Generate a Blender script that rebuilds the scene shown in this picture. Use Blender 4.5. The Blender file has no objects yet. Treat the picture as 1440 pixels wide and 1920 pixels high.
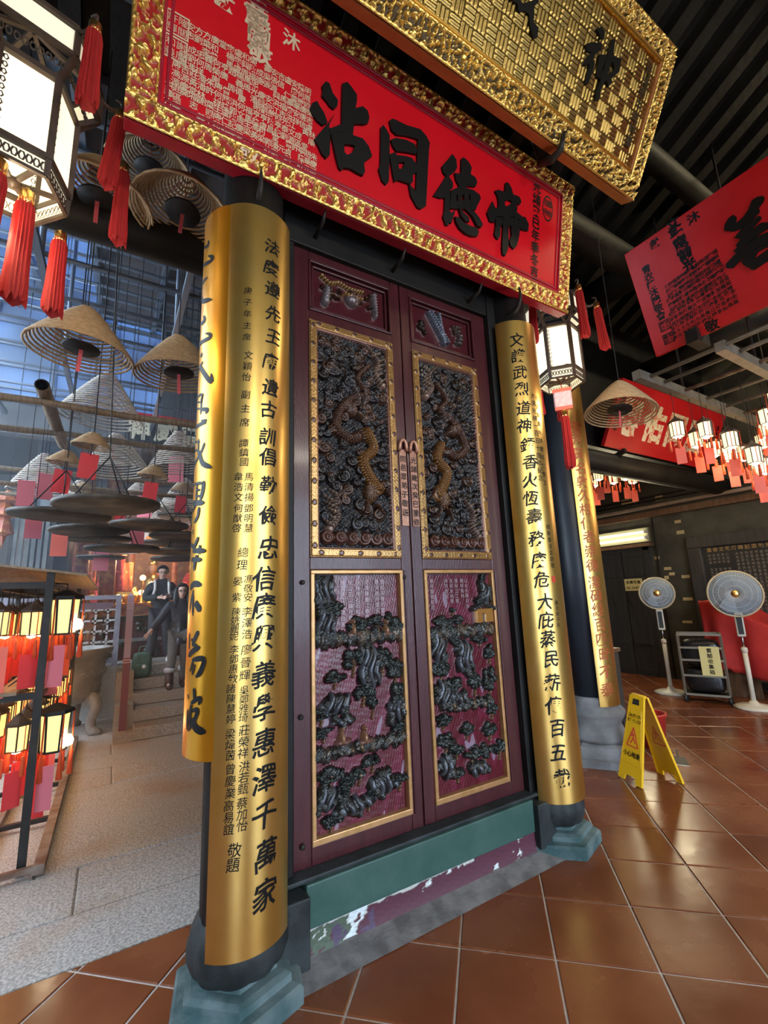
import bpy, bmesh, math, random
import numpy as np
from mathutils import Vector, Matrix
from mathutils.geometry import tessellate_polygon
random.seed(7); RNG = np.random.default_rng(11)
SC = bpy.context.scene; COL = SC.collection; D = bpy.data
R_ = math.radians; PI = math.pi

# ------------------------------------------------------------------ camera
CAM_F, CAM_H = 837.0, 1.52
yw, pt, rl = R_(31.18), R_(10.82), R_(-2.16)
_f = Vector((math.sin(yw)*math.cos(pt), math.cos(yw)*math.cos(pt), math.sin(pt)))
_r = Vector((math.cos(yw), -math.sin(yw), 0)); _u = _r.cross(_f)
CR = math.cos(rl)*_r + math.sin(rl)*_u; CU = -math.sin(rl)*_r + math.cos(rl)*_u; CF = _f
CC = Vector((0, 0, CAM_H))
cam_d = D.cameras.new('camera'); cam = D.objects.new('camera', cam_d); COL.objects.link(cam)
cam_d.sensor_fit = 'VERTICAL'; cam_d.sensor_height = 36; cam_d.sensor_width = 27; cam_d.lens = CAM_F/1920*36
cam_d.clip_start = .05
cam.matrix_world = Matrix(((CR.x, CU.x, -CF.x, CC.x), (CR.y, CU.y, -CF.y, CC.y), (CR.z, CU.z, -CF.z, CC.z), (0, 0, 0, 1)))
SC.camera = cam

# ------------------------------------------------------------------ world, light, exposure
SC.view_settings.view_transform = 'Standard'; SC.view_settings.look = 'None'
SC.view_settings.gamma = 1; SC.view_settings.use_curve_mapping = False
SC.view_settings.exposure = 0.16
SC.cycles.use_denoising = True; SC.cycles.use_adaptive_sampling = True; SC.cycles.adaptive_threshold = .02
SC.cycles.max_bounces = 7; SC.cycles.diffuse_bounces = 4; SC.cycles.glossy_bounces = 4
SC.cycles.sample_clamp_indirect = 6
W = D.worlds.new('sky'); SC.world = W; W.use_nodes = True
_bg = W.node_tree.nodes['Background']; _bg.inputs[0].default_value = (.66, .82, 1.0, 1); _bg.inputs[1].default_value = 11.0

# ------------------------------------------------------------------ pixel helpers (1440x1920 frame) for measuring places
def ray(x, y): return (x-720)/CAM_F*CR - (y-960)/CAM_F*CU + CF
def at_y(x, y, Y): d = ray(x, y); return CC + d*(Y/d.y)
def at_x(x, y, X): d = ray(x, y); return CC + d*(X/d.x)
def at_z(x, y, Z): d = ray(x, y); return CC + d*((Z-CAM_H)/d.z)
def at_d(x, y, k): return CC + ray(x, y)*k
def at_plane(x, y, P, N): d = ray(x, y); return CC + d*(N.dot(P-CC)/N.dot(d))
def at_cyl(x, y, c, r):
    d = ray(x, y); a = d.x*d.x+d.y*d.y; b = -(d.x*c[0]+d.y*c[1]); e = c[0]**2+c[1]**2-r*r
    q = max(0, b*b-a*e); t = (-b-math.sqrt(q))/a; p = CC+d*t
    return math.atan2(p.x-c[0], -(p.y-c[1])), p.z        # angle from -Y towards +X, height
def seen(p, m=0):
    d = Vector(p)-CC; z = d.dot(CF)
    if z < .05: return False
    x = 720+CAM_F*d.dot(CR)/z; y = 960-CAM_F*d.dot(CU)/z
    return -m < x < 1440+m and -m < y < 1920+m

# ------------------------------------------------------------------ materials
MATS = {}
def nd(nt, t, **k):
    n = nt.nodes.new(t)
    for a, v in k.items(): setattr(n, a, v)
    return n
def mat(name, c, rough=.5, metal=0., c2=None, scale=8., detail=4., bump=0., bscale=None, emit=None, es=0., rnd=0., coat=0., spec=.5, contrast=(.35, .65), stretch=None, r2=None, trans=0., world=False, coatr=.12):
    if name in MATS: return MATS[name]
    m = D.materials.new(name); m.use_nodes = True; nt = m.node_tree
    b = nt.nodes['Principled BSDF']; b.inputs['Roughness'].default_value = rough; b.inputs['Metallic'].default_value = metal
    b.inputs['Base Color'].default_value = (*c, 1); b.inputs['Specular IOR Level'].default_value = spec
    b.inputs['Coat Weight'].default_value = coat; b.inputs['Coat Roughness'].default_value = coatr
    if trans: b.inputs['Transmission Weight'].default_value = trans
    src = None
    if c2 is not None or bump or rnd:
        tc = nd(nt, 'ShaderNodeTexCoord'); mp = nd(nt, 'ShaderNodeMapping'); nt.links.new(nd(nt, 'ShaderNodeNewGeometry').outputs['Position'] if world else tc.outputs['Object'], mp.inputs[0])
        if stretch: mp.inputs['Scale'].default_value = stretch
    if c2 is not None:
        n = nd(nt, 'ShaderNodeTexNoise'); n.inputs['Scale'].default_value = scale; n.inputs['Detail'].default_value = detail
        nt.links.new(mp.outputs[0], n.inputs['Vector'])
        cr = nd(nt, 'ShaderNodeValToRGB'); cr.color_ramp.elements[0].position = contrast[0]; cr.color_ramp.elements[1].position = contrast[1]
        cr.color_ramp.elements[0].color = (*c, 1); cr.color_ramp.elements[1].color = (*c2, 1)
        nt.links.new(n.outputs['Fac'], cr.inputs[0]); src = cr.outputs[0]
        if r2 is not None:
            mr = nd(nt, 'ShaderNodeMapRange'); mr.inputs['From Min'].default_value = contrast[0]; mr.inputs['From Max'].default_value = contrast[1]
            mr.inputs['To Min'].default_value = rough; mr.inputs['To Max'].default_value = r2
            nt.links.new(n.outputs['Fac'], mr.inputs[0]); nt.links.new(mr.outputs[0], b.inputs['Roughness'])
    if rnd:
        oi = nd(nt, 'ShaderNodeObjectInfo'); hs = nd(nt, 'ShaderNodeHueSaturation')
        mr = nd(nt, 'ShaderNodeMapRange'); mr.inputs['To Min'].default_value = 1-rnd; mr.inputs['To Max'].default_value = 1+rnd
        nt.links.new(oi.outputs['Random'], mr.inputs[0]); nt.links.new(mr.outputs[0], hs.inputs['Value'])
        if src is None: hs.inputs['Color'].default_value = (*c, 1)
        else: nt.links.new(src, hs.inputs['Color'])
        src = hs.outputs[0]
    if src is not None: nt.links.new(src, b.inputs['Base Color'])
    if bump:
        n2 = nd(nt, 'ShaderNodeTexNoise'); n2.inputs['Scale'].default_value = bscale or scale*3; n2.inputs['Detail'].default_value = 5
        nt.links.new(mp.outputs[0], n2.inputs['Vector'])
        bp = nd(nt, 'ShaderNodeBump'); bp.inputs['Strength'].default_value = min(1, bump); bp.inputs['Distance'].default_value = .01
        nt.links.new(n2.outputs['Fac'], bp.inputs['Height']); nt.links.new(bp.outputs[0], b.inputs['Normal'])
    if emit is not None:
        b.inputs['Emission Color'].default_value = (*emit, 1); b.inputs['Emission Strength'].default_value = es
    MATS[name] = m; return m
def mat_attr(name, rough=.35, gold=True, bump=0., bscale=300.):
    """colour and metalness are read from the mesh: attribute Col holds the paint, alpha its metal share"""
    m = D.materials.new(name); m.use_nodes = True; nt = m.node_tree; b = nt.nodes['Principled BSDF']
    a = nd(nt, 'ShaderNodeAttribute', attribute_name='Col'); nt.links.new(a.outputs['Color'], b.inputs['Base Color'])
    nt.links.new(a.outputs['Alpha'], b.inputs['Metallic']); b.inputs['Roughness'].default_value = rough
    if bump:
        tc = nd(nt, 'ShaderNodeTexCoord'); n2 = nd(nt, 'ShaderNodeTexNoise'); n2.inputs['Scale'].default_value = bscale; nt.links.new(tc.outputs['Object'], n2.inputs['Vector'])
        bp = nd(nt, 'ShaderNodeBump'); bp.inputs['Strength'].default_value = bump; bp.inputs['Distance'].default_value = .004
        nt.links.new(n2.outputs['Fac'], bp.inputs['Height']); nt.links.new(bp.outputs[0], b.inputs['Normal'])
    MATS[name] = m; return m

mat('black_wood', (.007, .007, .007), .5, spec=.22, c2=(.016, .015, .014), scale=3, bump=.3, bscale=20)
mat('dark_beam', (.006, .0055, .005), .55, spec=.3, c2=(.017, .015, .012), scale=2.5, bump=.5, bscale=14, stretch=(1, 1, 1))
mat('ink', (.003, .003, .003), .5, spec=.25)
mat('navy_column', (.012, .016, .024), .4, c2=(.02, .025, .036), scale=2, bump=.15, bscale=30)
mat('red_lacquer', (.60, .004, .012), .28, c2=(.66, .006, .016), scale=2, coat=.25)
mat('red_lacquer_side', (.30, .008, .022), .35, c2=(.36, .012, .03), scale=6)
mat('red_plaque', (.46, .006, .010), .42, c2=(.52, .010, .014), scale=4, bump=.1, bscale=60, spec=.3)
mat('gold_letter', (.80, .62, .42), .4, .25)
mat('gold_board', (.84, .56, .17), .30, .93, c2=(.66, .37, .07), scale=3.5, detail=3, r2=.38, contrast=(.3, .75), coat=.35, coatr=.25)
mat('gold_board_warm', (.90, .44, .025), .28, .85, c2=(.72, .29, .015), scale=3, detail=3, r2=.36, contrast=(.3, .75), coat=.3, coatr=.25)
mat('gold_edge', (.75, .42, .08), .3, .9)
mat('brass', (.85, .52, .16), .25, .95)
mat('orange_ink', (.42, .09, .02), .5)
mat('maroon', (.045, .007, .010), .3, c2=(.065, .011, .015), scale=5, bump=.25, bscale=40, stretch=(6, 6, .6), coat=.15)
mat('moulding_gold', (.42, .24, .08), .4, .55, c2=(.55, .30, .14), scale=20)
mat('green_sill', (.025, .075, .062), .5, c2=(.045, .10, .085), scale=6, bump=.3, bscale=30)
mat('base_green', (.04, .085, .09), .65, spec=.3, c2=(.15, .20, .205), scale=7, bump=.5, bscale=40, contrast=(.4, .7))
mat('base_dark', (.010, .013, .014), .55, c2=(.035, .042, .044), spec=.3, scale=6, bump=.5, bscale=30)
mat('grey_stone', (.13, .13, .135), .75, c2=(.24, .24, .245), scale=5, bump=.4, bscale=60)
mat('plaster', (.30, .29, .28), .8, c2=(.48, .47, .45), scale=9, bump=.5, bscale=50)
mat('terracotta', (.155, .042, .016), .20, c2=(.245, .080, .031), scale=2.2, detail=6, r2=.32, rnd=.14, bump=.10, bscale=14, contrast=(.3, .72), world=True)
mat('terracotta_mass', (.155, .042, .016), .20, c2=(.245, .080, .031), scale=2.2, detail=6, r2=.32, bump=.10, bscale=14, contrast=(.3, .72), world=True)
mat('grout', (.50, .47, .44), .85, c2=(.62, .58, .54), scale=30)
mat('wood_brown', (.10, .05, .025), .5, c2=(.16, .085, .045), scale=4, stretch=(1, 8, 1))
mat('iron', (.018, .016, .016), .5, .2, spec=.3, c2=(.032, .028, .026), scale=8)
mat('steel_blue', (.14, .17, .22), .45, .5)
mat('rust_steel', (.30, .24, .20), .6, .3, c2=(.16, .09, .06), scale=9, detail=6)
mat('bamboo', (.13, .085, .05), .55, c2=(.24, .17, .10), scale=8, stretch=(8, 1, 1))
mat('incense', (.36, .23, .12), .85, c2=(.46, .31, .17), scale=40, bump=.3, bscale=200)
mat('incense_pale', (.55, .48, .40), .85, c2=(.65, .58, .50), scale=40)
mat('red_paper', (.72, .04, .05), .7, rnd=.15)
mat('pink_paper', (.80, .20, .26), .7, rnd=.15)
mat('salmon_card', (.80, .14, .09), .6, rnd=.15)
mat('tassel_red', (.62, .022, .02), .6, c2=(.42, .012, .012), scale=60, stretch=(10, 10, .3), bump=.6, bscale=300)
mat('tassel_orange', (.78, .10, .02), .6, c2=(.62, .06, .015), scale=60, stretch=(10, 10, .3))
mat('lantern_wood', (.045, .028, .02), .45, c2=(.08, .05, .035), scale=12)
mat('lantern_pane', (.85, .78, .60), .5, emit=(1.0, .87, .58), es=1.15)
mat('lantern_pane_dim', (.75, .70, .55), .5, emit=(1.0, .88, .62), es=.55)
mat('small_pane', (.85, .78, .60), .4, emit=(1.0, .78, .42), es=1.25)
mat('small_pane_warm', (.85, .7, .4), .4, emit=(1.0, .60, .16), es=1.4)
mat('bulb', (1, .9, .7), .4, emit=(1.0, .86, .60), es=26)
mat('bulb_warm', (1, .8, .5), .4, emit=(1.0, .66, .28), es=16)
mat('tube_light', (1, 1, .9), .4, emit=(1.0, .92, .66), es=12)
mat('white_plastic', (.70, .66, .56), .4)
mat('black_plastic', (.02, .02, .02), .4)
mat('yellow_plastic', (.80, .47, .01), .35)
mat('cream_sign', (.78, .66, .28), .6)
mat('white', (.75, .74, .72), .6)

# ------------------------------------------------------------------ mesh builder
class MB:
    def __init__(s): s.v = []; s.f = []; s.sm = []
    def add(s, vs, fs, smooth=False):
        o = len(s.v); s.v += [tuple(v) for v in vs]; s.f += [tuple(i+o for i in f) for f in fs]; s.sm += [smooth]*len(fs); return s
    def box(s, c, d, rz=0, M=None):
        x, y, z = d[0]/2, d[1]/2, d[2]/2
        vs = [Vector(p) for p in ((-x,-y,-z),(x,-y,-z),(x,y,-z),(-x,y,-z),(-x,-y,z),(x,-y,z),(x,y,z),(-x,y,z))]
        m = M if M is not None else Matrix.Rotation(rz, 3, 'Z')
        return s.add([m @ v + Vector(c) for v in vs], [(0,3,2,1),(4,5,6,7),(0,1,5,4),(1,2,6,5),(2,3,7,6),(3,0,4,7)])
    def bb(s, x0, x1, y0, y1, z0, z1): return s.box(((x0+x1)/2, (y0+y1)/2, (z0+z1)/2), (x1-x0, y1-y0, z1-z0))
    def bar(s, p, q, w, h=None, up=(0, 0, 1)):
        p, q = Vector(p), Vector(q); h = h or w; d = (q-p); L = d.length; d.normalize(); u = Vector(up)
        if abs(d.dot(u)) > .98: u = Vector((1, 0, 0))
        a = d.cross(u).normalized(); b = a.cross(d)
        return s.box((p+q)/2, (L, w, h), M=Matrix((d, a, b)).transposed())
    def tube(s, path, r, n=8, cap=True, closed=False):
        P = [Vector(p) for p in path]; N = len(P); rr = r if hasattr(r, '__len__') else [r]*N
        rings = []; prev = None
        for i in range(N):
            if closed: t = P[(i+1) % N]-P[i-1]
            else: t = P[min(i+1, N-1)]-P[max(i-1, 0)]
            if t.length < 1e-9: t = Vector((0, 0, 1))
            t.normalize()
            if prev is None:
                a = t.cross(Vector((0, 0, 1)))
                if a.length < .05: a = t.cross(Vector((1, 0, 0)))
                a.normalize()
            else:
                a = prev - t*prev.dot(t)
                if a.length < 1e-6: a = t.orthogonal()
                a.normalize()
            prev = a; b = t.cross(a)
            rings.append([P[i]+(a*math.cos(2*PI*k/n)+b*math.sin(2*PI*k/n))*rr[i] for k in range(n)])
        vs = [v for g in rings for v in g]; fs = []
        for i in range(N if closed else N-1):
            j = (i+1) % N
            fs += [(i*n+k, i*n+(k+1) % n, j*n+(k+1) % n, j*n+k) for k in range(n)]
        if cap and not closed: fs += [tuple(range(n))[::-1], tuple((N-1)*n+k for k in range(n))]
        return s.add(vs, fs, True)
    def lathe(s, prof, n=24, c=(0, 0, 0), rot=0., smooth=True, cap=True, M=None, sq=None):
        vs = []; fs = []; N = len(prof)
        for (r, z) in prof:
            for k in range(n):
                a = 2*PI*k/n+rot; v = Vector((r*math.cos(a), r*math.sin(a), z))
                if M is not None: v = M @ v
                vs.append(v+Vector(c))
        for i in range(N-1):
            fs += [(i*n+k, i*n+(k+1) % n, (i+1)*n+(k+1) % n, (i+1)*n+k) for k in range(n)]
        if cap:
            if prof[0][0] > 1e-6: fs.append(tuple(range(n))[::-1])
            if prof[-1][0] > 1e-6: fs.append(tuple((N-1)*n+k for k in range(n)))
        return s.add(vs, fs, smooth)
    def poly(s, pts, n, th):
        """flat outline (3D points in one plane), raised along n by th"""
        P = [Vector(p) for p in pts]; n = Vector(n)*th; k = len(P)
        tri = tessellate_polygon([P])
        vs = [p+n for p in P]+P
        fs = [t for t in tri]+[(i, i+k, (i+1) % k+k, (i+1) % k) for i in range(k)]
        # make the top face look along n
        a, b, c = (vs[i] for i in tri[0])
        if (b-a).cross(c-a).dot(n) < 0: fs = [tuple(reversed(f)) for f in fs]
        return s.add(vs, fs)
    def ribbon(s, path, w, n, th=.002):
        """flat brush stroke: path of 3D points, half width per point"""
        P = [Vector(p) for p in path]; n = Vector(n); k = len(P); L = []; Rr = []
        for i in range(k):
            t = (P[min(i+1, k-1)]-P[max(i-1, 0)]).normalized(); a = n.cross(t)
            L.append(P[i]+a*w[i]+n*th); Rr.append(P[i]-a*w[i]+n*th)
        return s.add(L+Rr, [(i, i+k, i+k+1, i+1) for i in range(k-1)])
    def build(s, name, m, parent=None, loc=None, world=False):
        me = D.meshes.new(name)
        off = Vector((0, 0, 0))
        if world and parent is not None:
            p = parent
            while p is not None: off += p.location; p = p.parent
        if loc is not None: off += Vector(loc)
        A = np.array(s.v, dtype=np.float64).reshape(-1, 3)-np.array(off)
        me.from_pydata(A.tolist(), [], s.f); me.validate(clean_customdata=False)
        if any(s.sm) and len(me.polygons) == len(s.sm): me.polygons.foreach_set('use_smooth', s.sm)
        me.materials.append(MATS[m] if isinstance(m, str) else m)
        o = D.objects.new(name, me); COL.objects.link(o)
        if parent is not None: o.parent = parent
        if loc is not None: o.location = loc
        return o
def tag(o, label=None, cat=None, group=None, kind=None):
    if label: o['label'] = label
    if cat: o['category'] = cat
    if group: o['group'] = group
    if kind: o['kind'] = kind
    return o
def thing(name, label, cat, loc=(0, 0, 0), group=None, kind=None, rz=0):
    o = D.objects.new(name, None); COL.objects.link(o); o.location = loc; o.rotation_euler.z = rz; o.empty_display_size = .1
    return tag(o, label, cat, group, kind)
def part(name, mesh_ob, parent, loc=(0, 0, 0), rot=(0, 0, 0), scale=(1, 1, 1)):
    o = mesh_ob.copy(); COL.objects.link(o); o.name = name; o.parent = parent; o.location = loc; o.rotation_euler = rot; o.scale = scale; return o
def copy_tree(o, parent=None):
    c = o.copy(); COL.objects.link(c); c.parent = parent
    for ch in [k for k in D.objects if k.parent == o] if False else list(o.children): copy_tree(ch, c)
    return c
def grid_mesh(name, V, m, parent=None, loc=None, col=None, smooth=True, flip=False):
    """V: array (nu, nv, 3)"""
    nu, nv = V.shape[:2]; me = D.meshes.new(name); A = V.reshape(-1, 3).astype(np.float32)
    if loc is not None: A = A-np.array(loc, dtype=np.float32)
    i = np.arange(nu-1)[:, None]*nv+np.arange(nv-1)[None, :]
    q = np.stack([i, i+nv, i+nv+1, i+1], -1).reshape(-1, 4)
    if flip: q = q[:, ::-1]
    me.vertices.add(len(A)); me.vertices.foreach_set('co', A.ravel())
    me.loops.add(q.size); me.loops.foreach_set('vertex_index', q.ravel().astype(np.int32))
    me.polygons.add(len(q)); me.polygons.foreach_set('loop_start', np.arange(0, q.size, 4, dtype=np.int32)); me.polygons.foreach_set('loop_total', np.full(len(q), 4, dtype=np.int32))
    me.polygons.foreach_set('use_smooth', np.full(len(q), smooth))
    me.update(calc_edges=True)
    if col is not None:
        ca = me.color_attributes.new('Col', 'FLOAT_COLOR', 'POINT'); ca.data.foreach_set('color', col.reshape(-1, 4).astype(np.float32).ravel())
    me.materials.append(MATS[m] if isinstance(m, str) else m)
    o = D.objects.new(name, me); COL.objects.link(o)
    if parent is not None: o.parent = parent
    if loc is not None: o.location = loc
    return o

# ------------------------------------------------------------------ glyphs (built-in font), one mesh per character
GLY = {}; GLYC = {}
def glyphs(chars, bold=0.):
    todo = [c for c in dict.fromkeys(chars) if (c, bold) not in GLY and c != ' ']
    obs = []
    for ch in todo:
        c = D.curves.new('glyph', 'FONT'); c.body = ch; c.resolution_u = 2; c.offset = bold
        o = D.objects.new('glyph', c); COL.objects.link(o); obs.append(o)
    dg = bpy.context.evaluated_depsgraph_get(); dg.update()
    for ch, o in zip(todo, obs):
        m = D.meshes.new_from_object(o.evaluated_get(dg))
        v = np.array([x.co[:2] for x in m.vertices]).reshape(-1, 2)-np.array((.5, .38))
        GLY[(ch, bold)] = (v, [tuple(p.vertices) for p in m.polygons]); D.meshes.remove(m)
        cu = o.data; D.objects.remove(o); D.curves.remove(cu)
def cut_glyph(ch, bold):
    if (ch, bold) not in GLYC:
        v, f = GLY[(ch, bold)]; bm = bmesh.new(); vs = [bm.verts.new((a, b, 0)) for a, b in v]
        for q in f:
            try: bm.faces.new([vs[i] for i in q])
            except ValueError: pass
        for x in np.arange(-.5, .55, .1): bmesh.ops.bisect_plane(bm, geom=bm.verts[:]+bm.edges[:]+bm.faces[:], plane_co=(x, 0, 0), plane_no=(1, 0, 0))
        bm.verts.index_update(); GLYC[(ch, bold)] = (np.array([w.co[:2] for w in bm.verts]), [tuple(w.index for w in q.verts) for q in bm.faces]); bm.free()
    return GLYC[(ch, bold)]
def put_char(mb, ch, place, size, bold=0., shear=0., jit=0., sx=1., rot=0., cut=False):
    """place(u, v) -> 3D point; u right, v up, metres from the character's middle"""
    if ch == ' ': return
    if (ch, bold) not in GLY: glyphs(ch, bold)
    v, f = cut_glyph(ch, bold) if cut else GLY[(ch, bold)]
    v = v*size*np.array((sx, 1.)); x = v[:, 0]+shear*v[:, 1]; y = v[:, 1]
    if rot: x, y = x*math.cos(rot)-y*math.sin(rot), x*math.sin(rot)+y*math.cos(rot)
    if jit:
        x = x+jit*size*np.sin(y/size*7+x/size*3); y = y+jit*size*np.sin(x/size*6+1)
    mb.add([place(a, b) for a, b in zip(x, y)], f)
class Plane:
    def __init__(s, P, U, V):
        s.P = Vector(P); s.U = Vector(U).normalized(); V = Vector(V); s.V = (V-s.U*V.dot(s.U)).normalized(); s.N = s.U.cross(s.V)
    def uv(s, px, py): q = at_plane(px, py, s.P, s.N)-s.P; return q.dot(s.U), q.dot(s.V)
    def pt(s, u, v, h=0.): return s.P+s.U*u+s.V*v+s.N*h
    def char(s, mb, ch, px, py, size, h=.003, **k):
        a, b = s.uv(px, py); put_char(mb, ch, lambda u, v: s.pt(a+u, b+v, h), size, **k)
    def charuv(s, mb, ch, a, b, size, h=.003, **k): put_char(mb, ch, lambda u, v: s.pt(a+u, b+v, h), size, **k)
    def outline(s, mb, pts, sc, ox, oy, h=0., th=.012):
        mb.poly([s.pt(*s.uv(ox+x/sc, oy+y/sc), h) for x, y in pts], s.N, th)
def smooth_noise(X, Y, seed, f=1.):
    r = np.random.default_rng(seed); o = np.zeros_like(X)
    for k in range(6):
        a = r.uniform(0, 2*PI); w = f*r.uniform(.6, 1.8); o += np.sin((X*math.cos(a)+Y*math.sin(a))*w*2*PI+r.uniform(0, 6.28))
    return o/6
# ================================================================== the setting
def clip_poly(P, axis, val, keep_less):
    out = []
    for i in range(len(P)):
        a, b = P[i-1], P[i]; ia = (a[axis] <= val) == keep_less; ib = (b[axis] <= val) == keep_less
        if ia != ib:
            t = (val-a[axis])/(b[axis]-a[axis]); out.append((a[0]+(b[0]-a[0])*t, a[1]+(b[1]-a[1])*t))
        if ib: out.append(b)
    return out
def slab(mb, P, z0, z1, bev=.004):
    """flat stone with a bevelled upper edge; P counter-clockwise"""
    c = (sum(p[0] for p in P)/len(P), sum(p[1] for p in P)/len(P)); n = len(P); vs = []
    for k, (z, s) in enumerate(((z0, 0), (z1-bev, 0), (z1, bev))):
        for p in P:
            d = Vector((c[0]-p[0], c[1]-p[1])); L = d.length or 1; d = d/L*s*1.4
            vs.append((p[0]+d.x, p[1]+d.y, z))
    fs = [tuple(2*n+i for i in range(n))]
    for k in (0, 1): fs += [(k*n+i, k*n+(i+1) % n, (k+1)*n+(i+1) % n, (k+1)*n+i) for i in range(n)]
    mb.add(vs, fs)
# ---- tiled hall floor
floor = thing('floor', 'square terracotta floor tiles laid diagonally with pale joints', 'floor', kind='structure')
m = MB(); m.bb(-4.6, 3.3, -3.3, 2.66, -.12, -.006); m.bb(3.3, 8.3, -3.3, 6.1, -.12, -.006); m.build('grout_bed', 'grout', floor)
TS = .4; ang = R_(46.6); TA = Vector((math.cos(ang), math.sin(ang))); TB = Vector((-math.sin(ang), math.cos(ang))); T0 = Vector((1.697, 1.547))
tl = []
for i in range(-16, 24):
    for j in range(-24, 16):
        c = T0+TA*TS*(i+.5)+TB*TS*(j+.5); h = TS/2-.0045
        P = [tuple(c+TA*h*a+TB*h*b) for a, b in ((-1, -1), (1, -1), (1, 1), (-1, 1))]; full = True
        for ax, val, kl in ((0, -4.55, False), (0, 8.18, True), (1, -3.25, False), (1, (2.655 if c.x < 3.3 else 5.95), True)):
            Q = clip_poly(P, ax, val, kl) if P else P
            if Q != P and len(Q) != 4 or (P and Q and max(abs(a-b) for p, q in zip(P, Q) for a, b in zip(p, q)) > 1e-6 if len(P) == len(Q) else True): full = False
            P = Q
        if len(P) < 3: continue
        tl.append((c, P, full))
tl.sort(key=lambda t: (not seen((t[0].x, t[0].y, 0), 60), t[0].length))
proto = None; mass = MB()
for k, (c, P, full) in enumerate(tl):
    if k < 290 and seen((c.x, c.y, 0), 60):
        if full and proto is not None:
            o = proto.copy(); COL.objects.link(o); o.location = (c.x, c.y, 0); o.parent = floor; o.name = 'tile'
        else:
            m = MB(); slab(m, [(p[0], p[1]) for p in P], -.02, 0); o = m.build('tile', 'terracotta', floor, loc=(c.x, c.y, 0))
            if full: proto = o
        o.location.z = RNG.uniform(-.0012, .0008)
        if proto is not None and o.data == proto.data: pass
    else: slab(mass, P, -.02, 0)
if mass.v: tag(mass.build('tile_mass', 'terracotta_mass', floor), kind='stuff')

# ---- granite courtyard
def granite(name, a, b, orange):
    m = D.materials.new(name); m.use_nodes = True; nt = m.node_tree; bs = nt.nodes['Principled BSDF']; bs.inputs['Roughness'].default_value = .62
    tc = nd(nt, 'ShaderNodeTexCoord')
    n1 = nd(nt, 'ShaderNodeTexNoise'); n1.inputs['Scale'].default_value = 80; n1.inputs['Detail'].default_value = 4; n1.inputs['Roughness'].default_value = .65; gp_ = nd(nt, 'ShaderNodeNewGeometry'); nt.links.new(gp_.outputs['Position'], n1.inputs['Vector'])
    r1 = nd(nt, 'ShaderNodeValToRGB'); r1.color_ramp.elements[0].position = .38; r1.color_ramp.elements[1].position = .62; r1.color_ramp.elements[0].color = (*a, 1); r1.color_ramp.elements[1].color = (*b, 1)
    nt.links.new(n1.outputs['Fac'], r1.inputs[0])
    n2 = nd(nt, 'ShaderNodeTexNoise'); n2.inputs['Scale'].default_value = 1.25; n2.inputs['Detail'].default_value = 4; nt.links.new(gp_.outputs['Position'], n2.inputs['Vector'])
    r2 = nd(nt, 'ShaderNodeValToRGB'); r2.color_ramp.elements[0].position = .52; r2.color_ramp.elements[1].position = .74; r2.color_ramp.elements[0].color = (0, 0, 0, 1); r2.color_ramp.elements[1].color = (.75, .75, .75, 1)
    nt.links.new(n2.outputs['Fac'], r2.inputs[0])
    mx = nd(nt, 'ShaderNodeMixRGB'); mx.inputs['Color2'].default_value = (*orange, 1); nt.links.new(r2.outputs[0], mx.inputs[0]); nt.links.new(r1.outputs[0], mx.inputs['Color1'])
    nt.links.new(mx.outputs[0], bs.inputs['Base Color'])
    bp = nd(nt, 'ShaderNodeBump'); bp.inputs['Strength'].default_value = .35; bp.inputs['Distance'].default_value = .006; nt.links.new(n1.outputs['Fac'], bp.inputs['Height']); nt.links.new(bp.outputs[0], bs.inputs['Normal'])
    MATS[name] = m; return m
granite('granite', (.24, .23, .22), (.56, .54, .52), (.34, .20, .09)); granite('granite_step', (.17, .13, .10), (.42, .35, .28), (.33, .22, .13))
fc = thing('floor_courtyard', 'long pale granite paving slabs of the sunken courtyard', 'floor', kind='structure')
m = MB(); m.bb(-6, 3.3, 2.66, 8.2, -.14, -.012); m.build('mortar_bed', 'plaster', fc)
rr = random.Random(3); y = 2.664
while y < 8.0:
    d = rr.uniform(.38, .52); x = -6+rr.uniform(-1.5, 0)
    while x < 3.2:
        L = rr.uniform(1.7, 2.6); x1 = min(x+L, 3.28); xa = max(x, -6)
        if x1-xa > .2:
            mm = MB(); z = rr.uniform(-.003, .003); slab(mm, [(xa, y), (x1-.006, y), (x1-.006, y+d-.006), (xa, y+d-.006)], -.05, z, .006)
            mm.build('paving_slab', 'granite', fc, loc=(xa, y, 0))
        x = x1 if x1 < 3.27 else 99
    y += d
# ---- steps and raised platform of the inner hall
st = thing('stone_staircase', 'five worn granite steps rising from the courtyard to the inner hall', 'stairs', kind='structure')
for i in range(5):
    y0 = 6.27+i*.29; m = MB(); m.bb(.30, 2.9, y0, 7.95, i*.142, i*.142+.142-.002)
    o = m.build('step', 'granite_step', st); b = o.modifiers.new('bevel', 'BEVEL'); b.width = .012; b.segments = 2
m = MB(); m.bb(.10, .30, 6.27, 7.95, 0, .10); m.bb(.10, .30, 6.6, 7.95, .10, .35); m.bb(.10, .30, 7.0, 7.95, .35, .69); m.build('string_wall', 'granite_step', st)
m = MB(); m.bb(-6, 4, 7.95, 13, 0, .70); m.bb(-6, .1, 7.75, 7.95, 0, .70)
tag(m.build('floor_inner_hall', 'granite'), 'raised granite platform floor of the inner hall', 'floor', kind='structure')
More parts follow.
